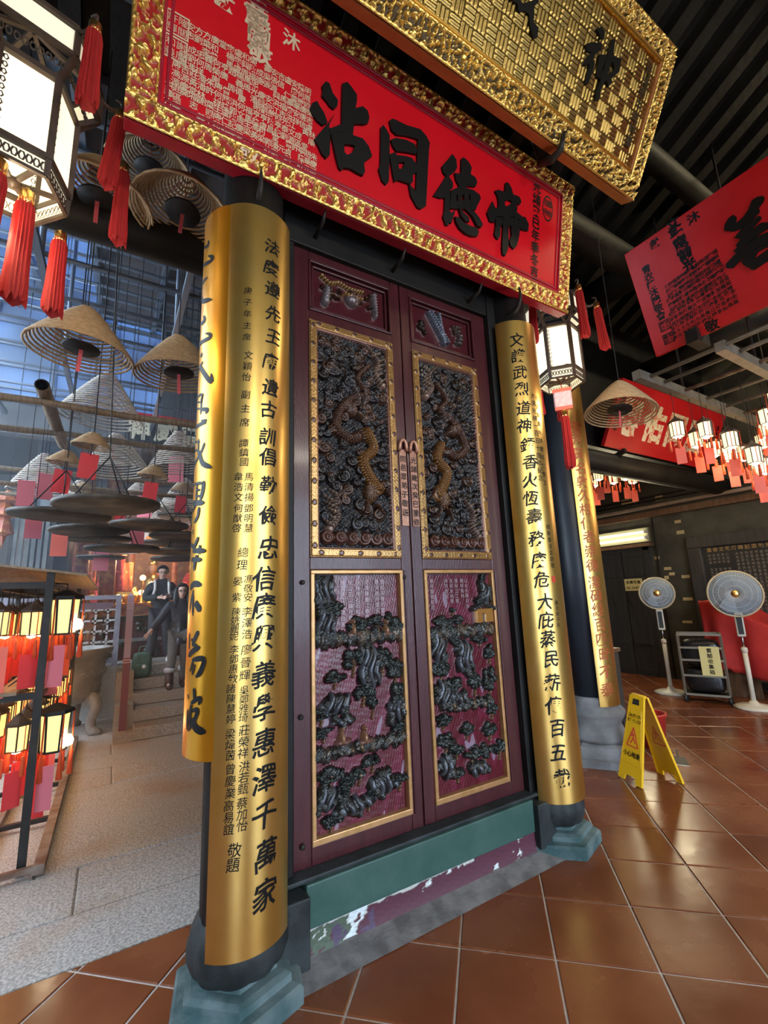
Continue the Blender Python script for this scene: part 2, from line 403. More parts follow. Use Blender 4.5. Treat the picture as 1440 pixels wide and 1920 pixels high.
# ---- walls
def wall(name, boxes, m_, label):
    m = MB()
    for b in boxes: m.bb(*b)
    return tag(m.build(name, m_), label, 'wall', kind='structure')
mat('wall_dark', (.042, .040, .030), .5, c2=(.085, .080, .058), scale=3.5, bump=.4, bscale=25, contrast=(.35, .75))
mat('wall_soot', (.03, .03, .032), .7, c2=(.06, .06, .062), scale=2, bump=.3)
mat('wall_grey', (.16, .17, .18), .8, c2=(.22, .23, .24), scale=3)
mat('entry_wall', (.07, .06, .055), .7, c2=(.10, .09, .08), scale=2)
wall('wall_right', [(8.2, 8.4, -3.3, 6.1, 0, 6.8)], 'wall_dark', 'soot-dark painted hall wall behind the pedestal fans')
wall('wall_far', [(3.2, 8.4, 6.0, 6.2, 0, 4.4)], 'wall_soot', 'dark end wall of the side bay')
wall('wall_partition', [(3.15, 3.3, 3.0, 7.9, 0, 6)], 'wall_soot', 'dark partition between courtyard and side bay')
wall('wall_front', [(-4.6, -2.4, -3.4, -3.2, 0, 6.8), (-.6, 1.8, -3.4, -3.2, 0, 6.8), (4.3, 8.4, -3.4, -3.2, 0, 6.8), (-2.4, -.6, -3.4, -3.2, 3.4, 6.8), (1.8, 4.3, -3.4, -3.2, 3.4, 6.8)], 'entry_wall', 'entrance wall with two tall open doorways')
wall('wall_left', [(-4.7, -4.5, -3.3, 3.1, 0, 6.8)], 'wall_soot', 'dark side wall of the entrance hall')
wall('wall_courtyard', [(-3.9, -3.7, 3.1, 7.9, 0, 1.9)], 'wall_grey', 'low grey wall along the courtyard side left open for daylight')  # unseen wall kept low so sky light enters the courtyard
wall('wall_inner_hall', [(-6, 4, 12.4, 12.6, .7, 4.6), (-6.2, -6, 7.9, 12.6, .7, 4.6), (3.3, 3.5, 7.9, 12.6, .7, 4.6)], 'wall_soot', 'dark walls of the inner hall behind the altar')
# outside the entrance: a pale forecourt
m = MB(); m.bb(-9, 12, -14, -3.4, -.15, -.02); tag(m.build('floor_forecourt', 'grey_stone'), 'pale stone forecourt outside the entrance', 'floor', kind='structure')
# ---- roof over the entrance hall: two slopes with rafters
ceil = thing('ceiling', 'blackened timber roof of the hall with close-set rafters', 'ceiling', kind='structure')
zr = lambda Y: 6.7-.47*abs(Y+.2)
m = MB()
for (ya, yb) in ((-3.4, -.2), (-.2, 3.3)):
    m.add([(-4.7, ya, zr(ya)+.1), (8.4, ya, zr(ya)+.1), (8.4, yb, zr(yb)+.1), (-4.7, yb, zr(yb)+.1), (-4.7, ya, zr(ya)+.2), (8.4, ya, zr(ya)+.2), (8.4, yb, zr(yb)+.2), (-4.7, yb, zr(yb)+.2)],
          [(0,3,2,1),(4,5,6,7),(0,1,5,4),(1,2,6,5),(2,3,7,6),(3,0,4,7)])
m.build('roof_boarding', 'black_wood', ceil)
rp = None
for i in range(46):
    x = -4.4+i*.28
    if rp is None:
        m = MB(); m.bar((0, 3.3, zr(3.3)+.04), (0, -.2, zr(-.2)+.04), .12, .11); rp = m.build('rafter', 'dark_beam', ceil); rp.location.x = x
    else: part('rafter', rp, ceil, (x, 0, 0))
m = MB(); m.bb(3.2, 8.4, 3.2, 6.2, 4.3, 4.4); m.build('side_bay_ceiling', 'black_wood', ceil)
m = MB(); m.bb(3.2, 8.4, 3.15, 3.3, 3.25, 5.3); m.build('roof_infill', 'black_wood', ceil)
bn = [0]
def beam(name, p, q, r, label, m_='dark_beam', sq=False):
    m = MB()
    if sq: m.bar(p, q, r*2)
    else: m.tube([p, q], r, 16)
    return tag(m.build(name, m_), label, 'beam', kind='structure')
beam('beam_tie', (4.75, -3.2, 4.98), (4.75, 3.3, 4.98), .17, 'round black tie beam above the red plaque with large black character')
beam('beam_cross', (-4.5, 2.25, 5.0), (8.2, 2.25, 5.0), .15, 'round black purlin running above the carved doors')
beam('beam_lintel', (3.3, 3.15, 3.05), (8.2, 3.15, 3.05), .14, 'brown lintel beam carrying the red plaque over the side bay')
beam('beam_upper', (-4.5, 1.7, 5.62), (8.2, 1.7, 5.62), .10, 'thin black purlin high under the rafters')
beam('beam_courtyard', (-4.5, 3.0, 3.95), (3.2, 3.0, 3.95), .13, 'thick black beam along the edge of the courtyard')
beam('beam_side', (6.4, 1.2, 4.6), (6.4, 3.3, 4.6), .12, 'short black beam over the lantern frame')

# ---- columns (shaft, bulbous drum, faceted base)
def column(name, c, r, z0, z1, label, base, mshaft='black_wood'):
    t = thing(name, label, 'column', (c[0], c[1], 0), kind='structure')
    m = MB(); m.lathe([(r, z0), (r*1.03, z0+1.2), (r, z1)], 28); m.build('shaft', mshaft, t)
    if base == 'lotus':
        m = MB(); prof = []
        n = 80
        vs = []; fs = []
        pr = [(.14, .125), (.180, .14), (.200, .19), (.198, .24), (.175, .29), (.15, .33)]
        for (rr_, z) in pr:
            for k in range(n):
                a = 2*PI*k/n; q = rr_*(.945+.055*abs(math.cos(a*5))); vs.append((q*math.cos(a), q*math.sin(a), z))
        for i in range(len(pr)-1): fs += [(i*n+k, i*n+(k+1) % n, (i+1)*n+(k+1) % n, (i+1)*n+k) for k in range(n)]
        m.add(vs, fs, True); m.build('drum', 'base_dark', t)
        m = MB(); m.lathe([(.275, 0), (.275, .055), (.262, .066), (.225, .072), (.225, .098), (.20, .108), (.165, .112), (.16, .135), (.10, .138)], 6, rot=R_(18), smooth=False)
        m.build('foot', 'base_green', t)
    else:
        m = MB(); m.lathe([(.34, 0), (.34, .06), (.31, .075), (.30, .16), (.25, .19)], 6, rot=R_(8), smooth=False); m.build('foot', 'grey_stone', t)
        m = MB(); m.lathe([(.25, .185), (.27, .22), (.24, .27), (.22, .33), (.26, .40), (.265, .43), (.23, .47), (.21, .50), (.22, .53), (.2, .56)], 32); m.build('drum', 'grey_stone', t)
    return t
C1, C3, C4 = (.525, 2.12), (2.475, 2.17), (3.93, 2.84)
column('column_screen_west', C1, .155, .3, 5.0, 'black column carrying two gilded couplet boards beside the courtyard', 'lotus')
column('column_screen_east', C3, .155, .3, 5.0, 'black column carrying one gilded couplet board beside the palace lantern', 'lotus')
column('column_bay', C4, .19, .5, 5.2, 'dark navy column on grey stone base with narrow gilded board', 'stone', 'navy_column')

# ---- frame around the doors
ds = thing('door_frame_screen', 'black door frame on a peeling green and maroon threshold', 'door frame', (1.51, 2.2, 0), kind='structure')
def dpart(name, b, m_, bev=.006):
    m = MB(); m.bb(*b); o = m.build(name, m_, ds, world=True)
    if bev: q = o.modifiers.new('bevel', 'BEVEL'); q.width = bev; q.segments = 2
    return o
dpart('post', (.715, .765, 2.15, 2.29, .12, 3.72), 'black_wood'); dpart('post', (2.25, 2.335, 2.13, 2.29, .12, 3.72), 'black_wood')
dpart('lintel', (.70, 2.35, 2.14, 2.30, 3.55, 4.2), 'black_wood')
dpart('sill', (.70, 2.36, 2.10, 2.30, .305, .325), 'base_dark')
dpart('sill_beam', (.80, 2.22, 2.085, 2.28, .135, .306), 'green_sill')
dpart('sill_end', (.66, .80, 2.04, 2.28, .0, .285), 'base_dark'); dpart('sill_end', (2.22, 2.36, 2.05, 2.28, .05, .285), 'base_dark')
# peeling painted plaster under the sill
def peel():
    m = D.materials.new('peeling_paint'); m.use_nodes = True; nt = m.node_tree; b = nt.nodes['Principled BSDF']; b.inputs['Roughness'].default_value = .6
    a = nd(nt, 'ShaderNodeAttribute', attribute_name='Col'); nt.links.new(a.outputs['Color'], b.inputs['Base Color']); MATS['peeling_paint'] = m
peel()
nu, nv = 300, 70; u = np.linspace(.80, 2.22, nu); v = np.linspace(0, 1, nv); U, V = np.meshgrid(u, v, indexing='ij')
n1 = smooth_noise(U*2.2, V*.5, 5, 1.6)+.5*smooth_noise(U*6, V*1.5, 6, 1.5)+.25*smooth_noise(U*20, V*6, 9, 1.2)
ydis = 2.095-.035*(1-V)**3-.0*U
zz = .0+V*.145
col = np.zeros((nu, nv, 4)); col[..., 3] = 0
mar = np.array((.085, .018, .035)); pla = np.array((.50, .49, .47)); grn = np.array((.07, .10, .065)); pur = np.array((.075, .045, .095)); whi = np.array((.62, .68, .70)); gry = np.array((.28, .27, .28))
c = np.where((U < 1.02)[..., None] & (n1 > -.05)[..., None], grn, mar*np.ones((nu, nv, 1)))
c = np.where(((U > .92) & (U < 1.13) & (n1 < .06))[..., None], pur, c)
c = np.where((n1 > .40)[..., None], pla, c); c = np.where((n1 > .50)[..., None], whi, c)
c = np.where(((V > .84+.10*n1) & (U < 1.75))[..., None], pla, c)
c = np.where((V < .16+.10*n1)[..., None], gry, c); col[..., :3] = c*(1+.25*smooth_noise(U*30, V*9, 12)[..., None])
bare = (n1 > .40) | ((V > .84+.10*n1) & (U < 1.75)); ydis = ydis+np.where(bare, .006, 0)
Vx = np.stack([U, ydis, zz], -1); o = grid_mesh('peeling_plaster', Vx, 'peeling_paint', ds, col=col, smooth=False, flip=False); o.data.transform(Matrix.Translation((-1.51, -2.2, 0)))
m = MB(); m.bb(.80, 2.22, 2.11, 2.27, 0, .14); m.build('plaster_core', 'plaster', ds, world=True)
# mortar fillet where wall meets floor
m = MB(); m.add([(.66, 2.10, .045), (2.4, 2.10, .045), (2.4, 1.98, .002), (.70, 1.96, .002), (.66, 2.10, 0), (2.4, 2.10, 0)], [(0, 3, 2, 1), (0, 4, 3), (1, 2, 5)]); m.build('mortar_fillet', mat('mortar', (.10, .095, .095), .8, c2=(.20, .19, .185), scale=12, bump=.5, bscale=60), ds, world=True)

# ---- carved door leaves
mat_attr('carved', .19, bump=.25, bscale=220); mat_attr('gilt_relief', .3, bump=.3, bscale=260)
class Relief:
    def __init__(s, w, h, step):
        s.w, s.h = w, h; s.U, s.V = np.meshgrid(np.linspace(0, w, int(w/step)+1), np.linspace(0, h, int(h/step)+1), indexing='ij')
        s.H = np.zeros_like(s.U); s.C = np.zeros(s.U.shape+(4,))
    def put(s, hh, mask, col):
        mk = mask & (hh > s.H); s.H = np.where(mk, hh, s.H); s.C = np.where(mk[..., None], col, s.C)
    def dome(s, cx, cy, rx, ry, h, style, ca, cb, metal=.25, ph=0., rot=0.):
        x, y = s.U-cx, s.V-cy; x, y = x*math.cos(rot)+y*math.sin(rot), -x*math.sin(rot)+y*math.cos(rot)
        d = np.sqrt((x/rx)**2+(y/ry)**2); a = np.arctan2(y, x)
        if style == 'swirl': t = .5+.5*np.sin(d*15+a*1+ph)
        elif style == 'leaf': t = .5+.5*np.sin(x*420+ph)*np.sin(y*460+np.sin(x*90)*1.5); d = d*(1+.12*np.sin(a*9+ph))
        elif style == 'rock': t = .5+.5*np.sin(x*130+np.sin(y*30+ph)*2.4); d = d*(1+.16*np.sin(a*4+ph)+.06*np.sin(a*9))
        elif style == 'scale': t = .5+.5*np.sin(a*14+np.floor(d*5)*1.6)*np.sin(d*30)
        else: t = np.ones_like(d)*.7
        hh = h*np.sqrt(np.clip(1-d*d, 0, 1))*(.72+.28*t)+.0008
        col = np.empty(s.C.shape); w = np.clip(t*1.15-.25, 0, 1)[..., None]
        col[..., :3] = np.array(ca)*(1-w)+np.array(cb)*w; col[..., 3] = metal
        s.put(hh, d < 1, col)
    def tube(s, pts, r, h, style, ca, cb, metal=.3):
        best = np.full(s.U.shape, 9.); arc = np.zeros(s.U.shape); acc = 0; rad = r if hasattr(r, '__len__') else [r]*len(pts)
        for (p, q, ra, rb) in zip(pts[:-1], pts[1:], rad[:-1], rad[1:]):
            dx, dy = q[0]-p[0], q[1]-p[1]; L2 = dx*dx+dy*dy+1e-12; t = np.clip(((s.U-p[0])*dx+(s.V-p[1])*dy)/L2, 0, 1)
            d = np.hypot(s.U-p[0]-t*dx, s.V-p[1]-t*dy)/(ra+(rb-ra)*t); k = d < best; best = np.where(k, d, best); arc = np.where(k, acc+t*math.sqrt(L2), arc); acc += math.sqrt(L2)
        tx = .5+.5*np.sin(arc*330+best*3) if style == 'ring' else .5+.5*np.sin(arc*420)*np.cos(best*7)
        hh = h*np.sqrt(np.clip(1-best**2, 0, 1))*(.7+.3*tx)+.0008
        col = np.empty(s.C.shape); w = np.clip(tx, 0, 1)[..., None]; col[..., :3] = np.array(ca)*(1-w)+np.array(cb)*w; col[..., 3] = metal
        s.put(hh, best < 1, col)
BK, BR, CP, GD = (.006, .006, .007), (.030, .017, .012), (.12, .050, .026), (.42, .24, .08)
def curve(pts, n=60):
    P = np.array(pts, float); k = len(P); t = np.linspace(0, k-1.001, n); out = []
    for a in t:
        i = int(a); f = a-i; p0, p1, p2, p3 = P[max(i-1, 0)], P[i], P[min(i+1, k-1)], P[min(i+2, k-1)]
        out.append(.5*((2*p1)+(-p0+p2)*f+(2*p0-5*p1+4*p2-p3)*f*f+(-p0+3*p1-3*p2+p3)*f**3))
    return [tuple(x) for x in out]
def upper_panel(seed, mirror):
    r = random.Random(seed); R = Relief(.56, 1.36, .0032); U, V = R.U, R.V
    R.C[..., :3] = np.where((smooth_noise(U*6, V*6, seed, 3) > .1)[..., None], (.03, .022, .02), BK); R.C[..., 3] = .1
    R.H = .010*smooth_noise(U*5, V*5, seed+2, 4)-.004+.004*np.sin(U*300)*np.sin(V*280)
    bw = .042
    for k in range(150):
        x, y = r.uniform(.06, .50), r.uniform(.08, 1.28); s = r.uniform(.018, .042)
        R.dome(x, y, s*r.uniform(.9, 1.3), s, r.uniform(.016, .034), 'swirl', BK, r.choice((BR, CP, BR, (.035, .030, .034))), .3, r.uniform(0, 6))
    f = (lambda p: (.56-p[0], p[1])) if mirror else (lambda p: p)
    for k in range(6):
        x = .10+.075*k; R.dome(x, .105, .042, .04, .04, 'swirl', (.05, .02, .015), (.13, .05, .03), .3, k)
    # upper dragon, horned head and coiling body
    b1 = curve([f(p) for p in ((.38, 1.16), (.30, 1.06), (.36, .98), (.27, .93), (.20, .86), (.16, .74), (.24, .68), (.30, .70))]); R.tube(b1, list(np.linspace(.018, .036, len(b1))), .05, 'scale', BK, CP)
    R.dome(*f((.25, .86)), .062, .045, .062, 'scale', BR, CP, .35, rot=(-.6 if not mirror else .6))
    R.dome(*f((.30, .83)), .04, .022, .066, 'plain', BK, (.16, .09, .06), .35, rot=(-.6 if not mirror else .6))
    for q in ((.30, .92, .26, 1.0), (.33, .90, .34, .99)): R.tube([f(q[:2]), f(((q[0]+q[2])/2+.01, (q[1]+q[3])/2)), f(q[2:])], [.012, .009, .004], .06, 'ring', BR, (.22, .18, .17))
    # second dragon below, head down
    b2 = curve([f(p) for p in ((.36, .74), (.40, .64), (.33, .56), (.37, .46), (.42, .40))]); R.tube(b2, list(np.linspace(.03, .042, len(b2))), .055, 'scale', BK, (.30, .13, .03))
    R.dome(*f((.37, .37)), .045, .065, .062, 'scale', BK, (.24, .11, .04), .35)
    for q in ((.44, .43, .49, .36), (.34, .31, .32, .25), (.41, .30, .45, .25)): R.tube([f(q[:2]), f(q[2:])], [.012, .004], .05, 'ring', BR, CP)
    # flame fins
    for (cx, cy, s) in ((.16, .22, 1), (.42, 1.12, -1)):
        tb = curve([f((cx-.05*s, cy-.07)), f((cx, cy)), f((cx-.02*s, cy+.08)), f((cx+.05*s, cy+.16))]); R.tube(tb, list(np.linspace(.026, .006, len(tb))), .05, 'ring', BK, (.30, .20, .16))
        for k in range(6):
            p = tb[8+k*8]; R.tube([p, f((f(p)[0]-.055*s, f(p)[1]+.03))], [.012, .002], .036, 'ring', BR, (.42, .30, .22))
    # gilded border
    e = np.minimum.reduce([U, V, .56-U, 1.36-V]); fr = e < bw
    dia = (np.sin((U+V)*420)*np.sin((U-V)*420) > -.2)
    R.H = np.where(fr, .03+.0015*dia-.008*(e < .006), R.H); g = np.where(dia[..., None], (*GD, .6), (.26, .13, .045, .5)); R.C = np.where(fr[..., None], g, R.C)
    per = np.where((U < bw) | (U > .56-bw), V, U)
    med = fr & (((per % .115)-.0575)**2+((e-.021)*1.2)**2 < .014**2); R.H = np.where(med, .036, R.H); R.C = np.where(med[..., None], (.09, .045, .035, .3), R.C)
    rim = (e > bw) & (e < bw+.012); R.H = np.where(rim, np.maximum(R.H, .02), R.H); R.C = np.where(rim[..., None], (.16, .07, .05, .35), R.C)
    return R
def lower_panel(seed, items):
    r = random.Random(seed); R = Relief(.53, 1.21, .0032); U, V = R.U, R.V
    pe = smooth_noise(U*4, V*1.2, seed, 3); R.C[..., :3] = np.where((pe > .50)[..., None], (.22, .15, .20), np.where((pe > .1)[..., None], (.12, .012, .03), (.085, .008, .016))); R.C[..., 3] = 0
    R.H = .0012*smooth_noise(U*20, V*6, seed+1, 4)
    for it in items:
        k, x, y, a, b = it; x *= .53; y = (1-y)*1.21; a *= .53; b *= 1.21
        if k == 'tree':
            R.tube([(x, y-b*1.4), (x+.01, y-b*.4), (x, y)], [.009, .008, .006], .02, 'ring', (.08, .04, .02), (.20, .11, .06))
            for q in range(16):
                an = r.uniform(0, 6.28); rd = math.sqrt(r.random())*.72; R.dome(x+a*rd*math.cos(an), y+b*rd*math.sin(an), a*r.uniform(.22, .42), b*r.uniform(.25, .45), r.uniform(.02, .045), 'leaf', (.006, .008, .007), (.045, .055, .052), .35, r.uniform(0, 6))
        elif k == 'rock':
            R.dome(x, y, a, b, .05, 'rock', (.012, .011, .012), (.10, .11, .13), .35, r.uniform(0, 6), rot=r.uniform(-.12, .12))
            for q in range(7): R.dome(x+r.uniform(-a, a)*.8, y+r.uniform(-b, b)*.9, .022, .026, .045, 'leaf', (.012, .014, .012), (.06, .06, .055), .3, q)
        elif k == 'ledge':
            n = max(3, int(a/.018))
            for q in range(n+1):
                xx = x+a*(q/n); R.dome(xx, y+.012*math.sin(q*1.7), .03, b*r.uniform(.7, 1.1), r.uniform(.03, .045), r.choice(('leaf', 'rock', 'leaf')), (.014, .013, .012), r.choice(((.08, .075, .065), (.05, .06, .06), (.15, .10, .06))), .3, q)
        elif k == 'house':
            m0 = (abs(U-x) < a) & (abs(V-y) < b); R.put(np.full(U.shape, .04), m0, np.array((.42, .20, .05, .4)))
            dr = (abs(U-x+.01) < .012) & (V-y < .3*b) & (V-y > -b); R.H = np.where(dr, .025, R.H); R.C = np.where(dr[..., None], (.05, .02, .015, .1), R.C)
            R.tube([(x-a*1.3, y+b), (x, y+b*1.7), (x+a*1.3, y+b)], .016, .055, 'ring', (.012, .012, .012), (.06, .06, .06))
        elif k == 'figure':
            R.dome(x, y, .018, .035, .05, 'plain', (.2, .1, .06), (.30, .16, .09), .3); R.dome(x, y+.045, .012, .014, .05, 'plain', (.25, .13, .08), (.35, .2, .12), .3)
            R.dome(x+.01, y-.02, .05, .016, .04, 'plain', (.12, .06, .05), (.2, .1, .08), .3)
        elif k == 'text':
            for cx in range(int(a/.024)):
                for cy in range(int(b/.02)-r.randint(0, 2)):
                    px, py = x+cx*.026, y-cy*.021
                    q = (abs(U-px) < .008) & (abs(V-py) < .008) & (np.sin(U*800+cx)*np.sin(V*760+cy*2) > -.1); R.H = np.where(q, .004, R.H); R.C = np.where(q[..., None], (.30, .20, .22, .3), R.C)
    return R
def relief_ob(R, name, parent, x0, y0, z0, pl):
    P = np.stack([x0+R.U, y0-R.H, z0+R.V], -1); return grid_mesh(name, P-np.array(pl), 'carved', parent, col=R.C)
def door_leaf(xa, xb, xp, seed, mirror, items, label):
    pl = (xa, 2.17, .325); t = thing('carved_door_leaf', label, 'door', pl); w = xb-xa
    def bx(name, x0, x1, z0, z1, m_='maroon', y0=2.17, y1=2.225, bev=.005):
        m = MB(); m.bb(x0, x1, y0, y1, z0, z1); o = m.build(name, m_, t, world=True)
        if bev: q = o.modifiers.new('bevel', 'BEVEL'); q.width = bev; q.segments = 2
        return o
    x0, x1 = xp, xp+.56
    bx('stile', xa, x0, .325, 3.55); bx('stile', x1, xb, .325, 3.55)
    for z0, z1 in ((3.495, 3.55), (3.10, 3.165), (1.672, 1.74), (.325, .405)): bx('rail', x0, x1, z0, z1)
    bx('backing', x0, x1, .40, 3.5, 'maroon', 2.205, 2.22, 0)
    # small top panel with mouldings and carved emblems
    for k, (d, yy) in enumerate(((0, 2.163), (.022, 2.178))):
        for a in ((x0+d, x1-d, 3.48-d, 3.495-d), (x0+d, x1-d, 3.165+d, 3.18+d)): bx('moulding', *a, y0=yy, y1=2.20, bev=.004)
        for a in ((x0+d, x0+d+.015, 3.165+d, 3.495-d), (x1-d-.015, x1-d, 3.165+d, 3.495-d)): bx('moulding', *a, y0=yy, y1=2.20, bev=.004)
    R = Relief(.48, .25, .0042); U, V = R.U, R.V; R.C[..., :3] = (.06, .010, .014); r = random.Random(seed+40)
    if not mirror:
        R.dome(.25, .12, .05, .045, .05, 'plain', (.10, .07, .07), (.18, .15, .16), .45); R.tube([(.19, .135), (.31, .135)], .008, .052, 'ring', CP, GD); R.dome(.25, .17, .03, .012, .045, 'plain', BR, CP, .4)
        R.tube(curve([(.05, .22), (.10, .19), (.16, .21), (.24, .195), (.33, .205)]), .013, .03, 'ring', BK, GD)
        R.tube([(.40, .19), (.41, .06)], [.022, .015], .05, 'ring', (.10, .08, .08), (.22, .20, .22)); R.dome(.40, .20, .035, .02, .045, 'swirl', BR, CP, .4)
        R.tube([(.07, .05), (.08, .13)], [.026, .018], .048, 'ring', (.10, .08, .08), (.22, .20, .22))
        for k in range(10): R.dome(r.uniform(.03, .18), r.uniform(.07, .19), .018, .016, .04, 'leaf', BK, CP, .4, k)
        for k in range(8): R.dome(r.uniform(.30, .46), r.uniform(.10, .17), .016, .014, .035, 'leaf', BK, CP, .4, k)
    else:
        for (a, b, w2) in (((.12, .22), (.25, .02), .014), ((.15, .23), (.28, .03), .012), ((.21, .23), (.24, .02), .018)): R.tube([a, b], w2, .05, 'ring', (.08, .09, .12), (.20, .23, .30), .5)
        for k in range(7): R.dome(r.uniform(.04, .10), r.uniform(.06, .20), .018, .02, .035, 'leaf', BK, BR, .3, k)
        for k in range(5): R.dome(.38+.02*math.sin(k), .06+.03*k, .034-.003*k, .016, .045, 'plain', BR, (.12, .10, .11), .4)
        for k in range(6): R.dome(r.uniform(.27, .42), r.uniform(.12, .2), .014, .012, .03, 'leaf', BK, CP, .4, k)
    relief_ob(R, 'emblem_panel', t, x0+.04, 2.195, 3.205, pl)
    relief_ob(upper_panel(seed, mirror), 'dragon_panel', t, x0, 2.187, 1.74, pl)
    # gilded moulding and landscape
    for a in ((x0, x1, 1.650, 1.672), (x0, x1, .405, .435)): bx('gilt_moulding', *a, m_='moulding_gold', y0=2.158, y1=2.20)
    for a in ((x0, x0+.022, .43, 1.655), (x1-.022, x1, .43, 1.655)): bx('gilt_moulding', *a, m_='moulding_gold', y0=2.158, y1=2.20)
    relief_ob(lower_panel(seed+7, items), 'landscape_panel', t, x0+.015, 2.19, .435, pl)
    # thin ridge beside the panel
    bx('bead', x1+.012, x1+.02, .40, 1.67, y0=2.162, y1=2.18, bev=.003)
    return t
L_items = [('rock', .12, .07, .13, .075), ('tree', .08, .03, .10, .035), ('tree', .22, .14, .12, .04), ('rock', .14, .20, .12, .07), ('tree', .45, .215, .16, .035), ('tree', .68, .205, .14, .03), ('ledge', .02, .27, .96, .035), ('tree', .9, .23, .14, .04), ('figure', .42, .24, 0, 0), ('figure', .80, .25, 0, 0), ('tree', .84, .185, .06, .018),
  ('rock', .60, .40, .13, .11), ('tree', .42, .36, .12, .05), ('tree', .75, .37, .12, .05), ('tree', .52, .50, .13, .04), ('tree', .9, .42, .14, .05), ('tree', .93, .52, .12, .05), ('rock', .9, .6, .12, .05),
  ('tree', .22, .425, .14, .028), ('rock', .22, .53, .18, .04), ('tree', .08, .56, .1, .03), ('tree', .62, .54, .07, .05), ('rock', .30, .60, .12, .02), ('tree', .1, .63, .12, .025),
  ('figure', .28, .665, 0, 0), ('figure', .52, .68, 0, 0), ('ledge', .02, .715, .94, .026), ('tree', .92, .67, .1, .03),
  ('tree', .16, .79, .16, .03), ('tree', .34, .83, .1, .03), ('tree', .60, .78, .11, .03), ('tree', .46, .815, .10, .03), ('rock', .12, .87, .12, .05), ('tree', .30, .87, .11, .035), ('rock', .72, .88, .16, .05), ('tree', .9, .88, .12, .03), ('rock', .4, .93, .2, .035), ('tree', .16, .955, .13, .03), ('tree', .55, .92, .1, .03)]
R_items = [('rock', .88, .10, .09, .07), ('tree', .86, .02, .06, .03), ('tree', .80, .13, .10, .035), ('house', .82, .215, .13, .035), ('tree', .20, .235, .16, .035), ('tree', .42, .235, .14, .03), ('tree', .37, .18, .05, .014), ('ledge', .05, .285, .9, .03), ('rock', .12, .35, .13, .07), ('rock', .5, .41, .13, .10), ('tree', .40, .33, .12, .03),
  ('tree', .15, .44, .14, .05), ('tree', .75, .33, .16, .025), ('tree', .88, .40, .10, .04), ('tree', .30, .53, .15, .04), ('rock', .16, .57, .13, .06), ('tree', .62, .53, .10, .05), ('tree', .85, .53, .12, .06), ('rock', .38, .60, .14, .03), ('ledge', .25, .635, .6, .022), ('tree', .14, .68, .14, .03), ('tree', .85, .68, .10, .03),
  ('tree', .16, .77, .13, .035), ('tree', .46, .74, .12, .035), ('tree', .80, .77, .13, .035), ('tree', .3, .82, .12, .03), ('rock', .14, .88, .12, .05), ('tree', .5, .85, .12, .04), ('tree', .70, .86, .14, .035), ('tree', .92, .86, .1, .04), ('tree', .3, .92, .13, .03), ('rock', .6, .93, .16, .03)]
door_leaf(.768, 1.488, .858, 21, False, L_items, 'maroon carved door leaf with vase emblems and pale inscription, beside the twin couplet boards')
door_leaf(1.496, 2.248, 1.568, 33, True, R_items, 'maroon carved door leaf with crossed scroll emblem and small gilded house in its landscape')
doorL, doorR = [o for o in D.objects if o.name.startswith('carved_door_leaf')]
for t, x in ((doorL, 1.455), (doorR, 1.532)):
    m = MB(); m.bb(x-.024, x+.024, 2.160, 2.172, 1.93, 2.40); m.build('inscription_strip', mat('strip_pink', (.34, .15, .10), .4, .5, c2=(.45, .24, .16), scale=40), t, world=True)
    m = MB(); m.tube(curve([(x-.026, 2.155, 2.39), (x-.02, 2.15, 2.44), (x, 2.15, 2.46), (x+.02, 2.15, 2.44), (x+.026, 2.155, 2.39)], 9), .012, 8); m.build('strip_crest', 'strip_pink' if False else MATS['strip_pink'], t, world=True)
    P = Plane((x, 2.16, 2.38), (1, 0, 0), (0, 0, 1)); m = MB()
    for k, ch in enumerate('同邑眾弟子敬送' if t is doorL else '光緒歲次癸巳重修'): P.charuv(m, ch, 0, -.04-k*.055, .045, h=.002, bold=.012)
    m.build('inscription', 'ink', t, world=True)
rq = random.Random(77)
for t, cols in ((doorL, ((.99, 7), (1.045, 8), (1.09, 7), (1.135, 8), (1.19, 8), (1.255, 7), (1.29, 7))), (doorR, ((1.635, 6), (1.745, 4), (1.785, 5), (1.825, 5), (1.87, 4), (1.905, 6)))):
    P = Plane((0, 2.187, 0), (1, 0, 0), (0, 0, 1)); m = MB()
    for x, n in cols:
        for k in range(n): P.charuv(m, rq.choice('山水雲松風月春江花鳥石泉林溪舟歸秋夜寒遠白高天'), x, 1.605-k*.031, .029, h=.004, bold=.01)
    tag(m.build('poem_text', mat('poem_paint', (.30, .20, .22), .4, .3), t, world=True), kind='stuff')
for (px, py) in ((567, 1092), (564, 1345), (567, 1588), (757, 1082)):
    p = at_y(px, py, 2.165); m = MB(); m.lathe([(.013, 0), (.012, .008), (.006, .013), (0, .014)], 12, c=p, M=Matrix.Rotation(R_(90), 3, 'X')); m.build('bolt', 'iron', doorL, world=True)
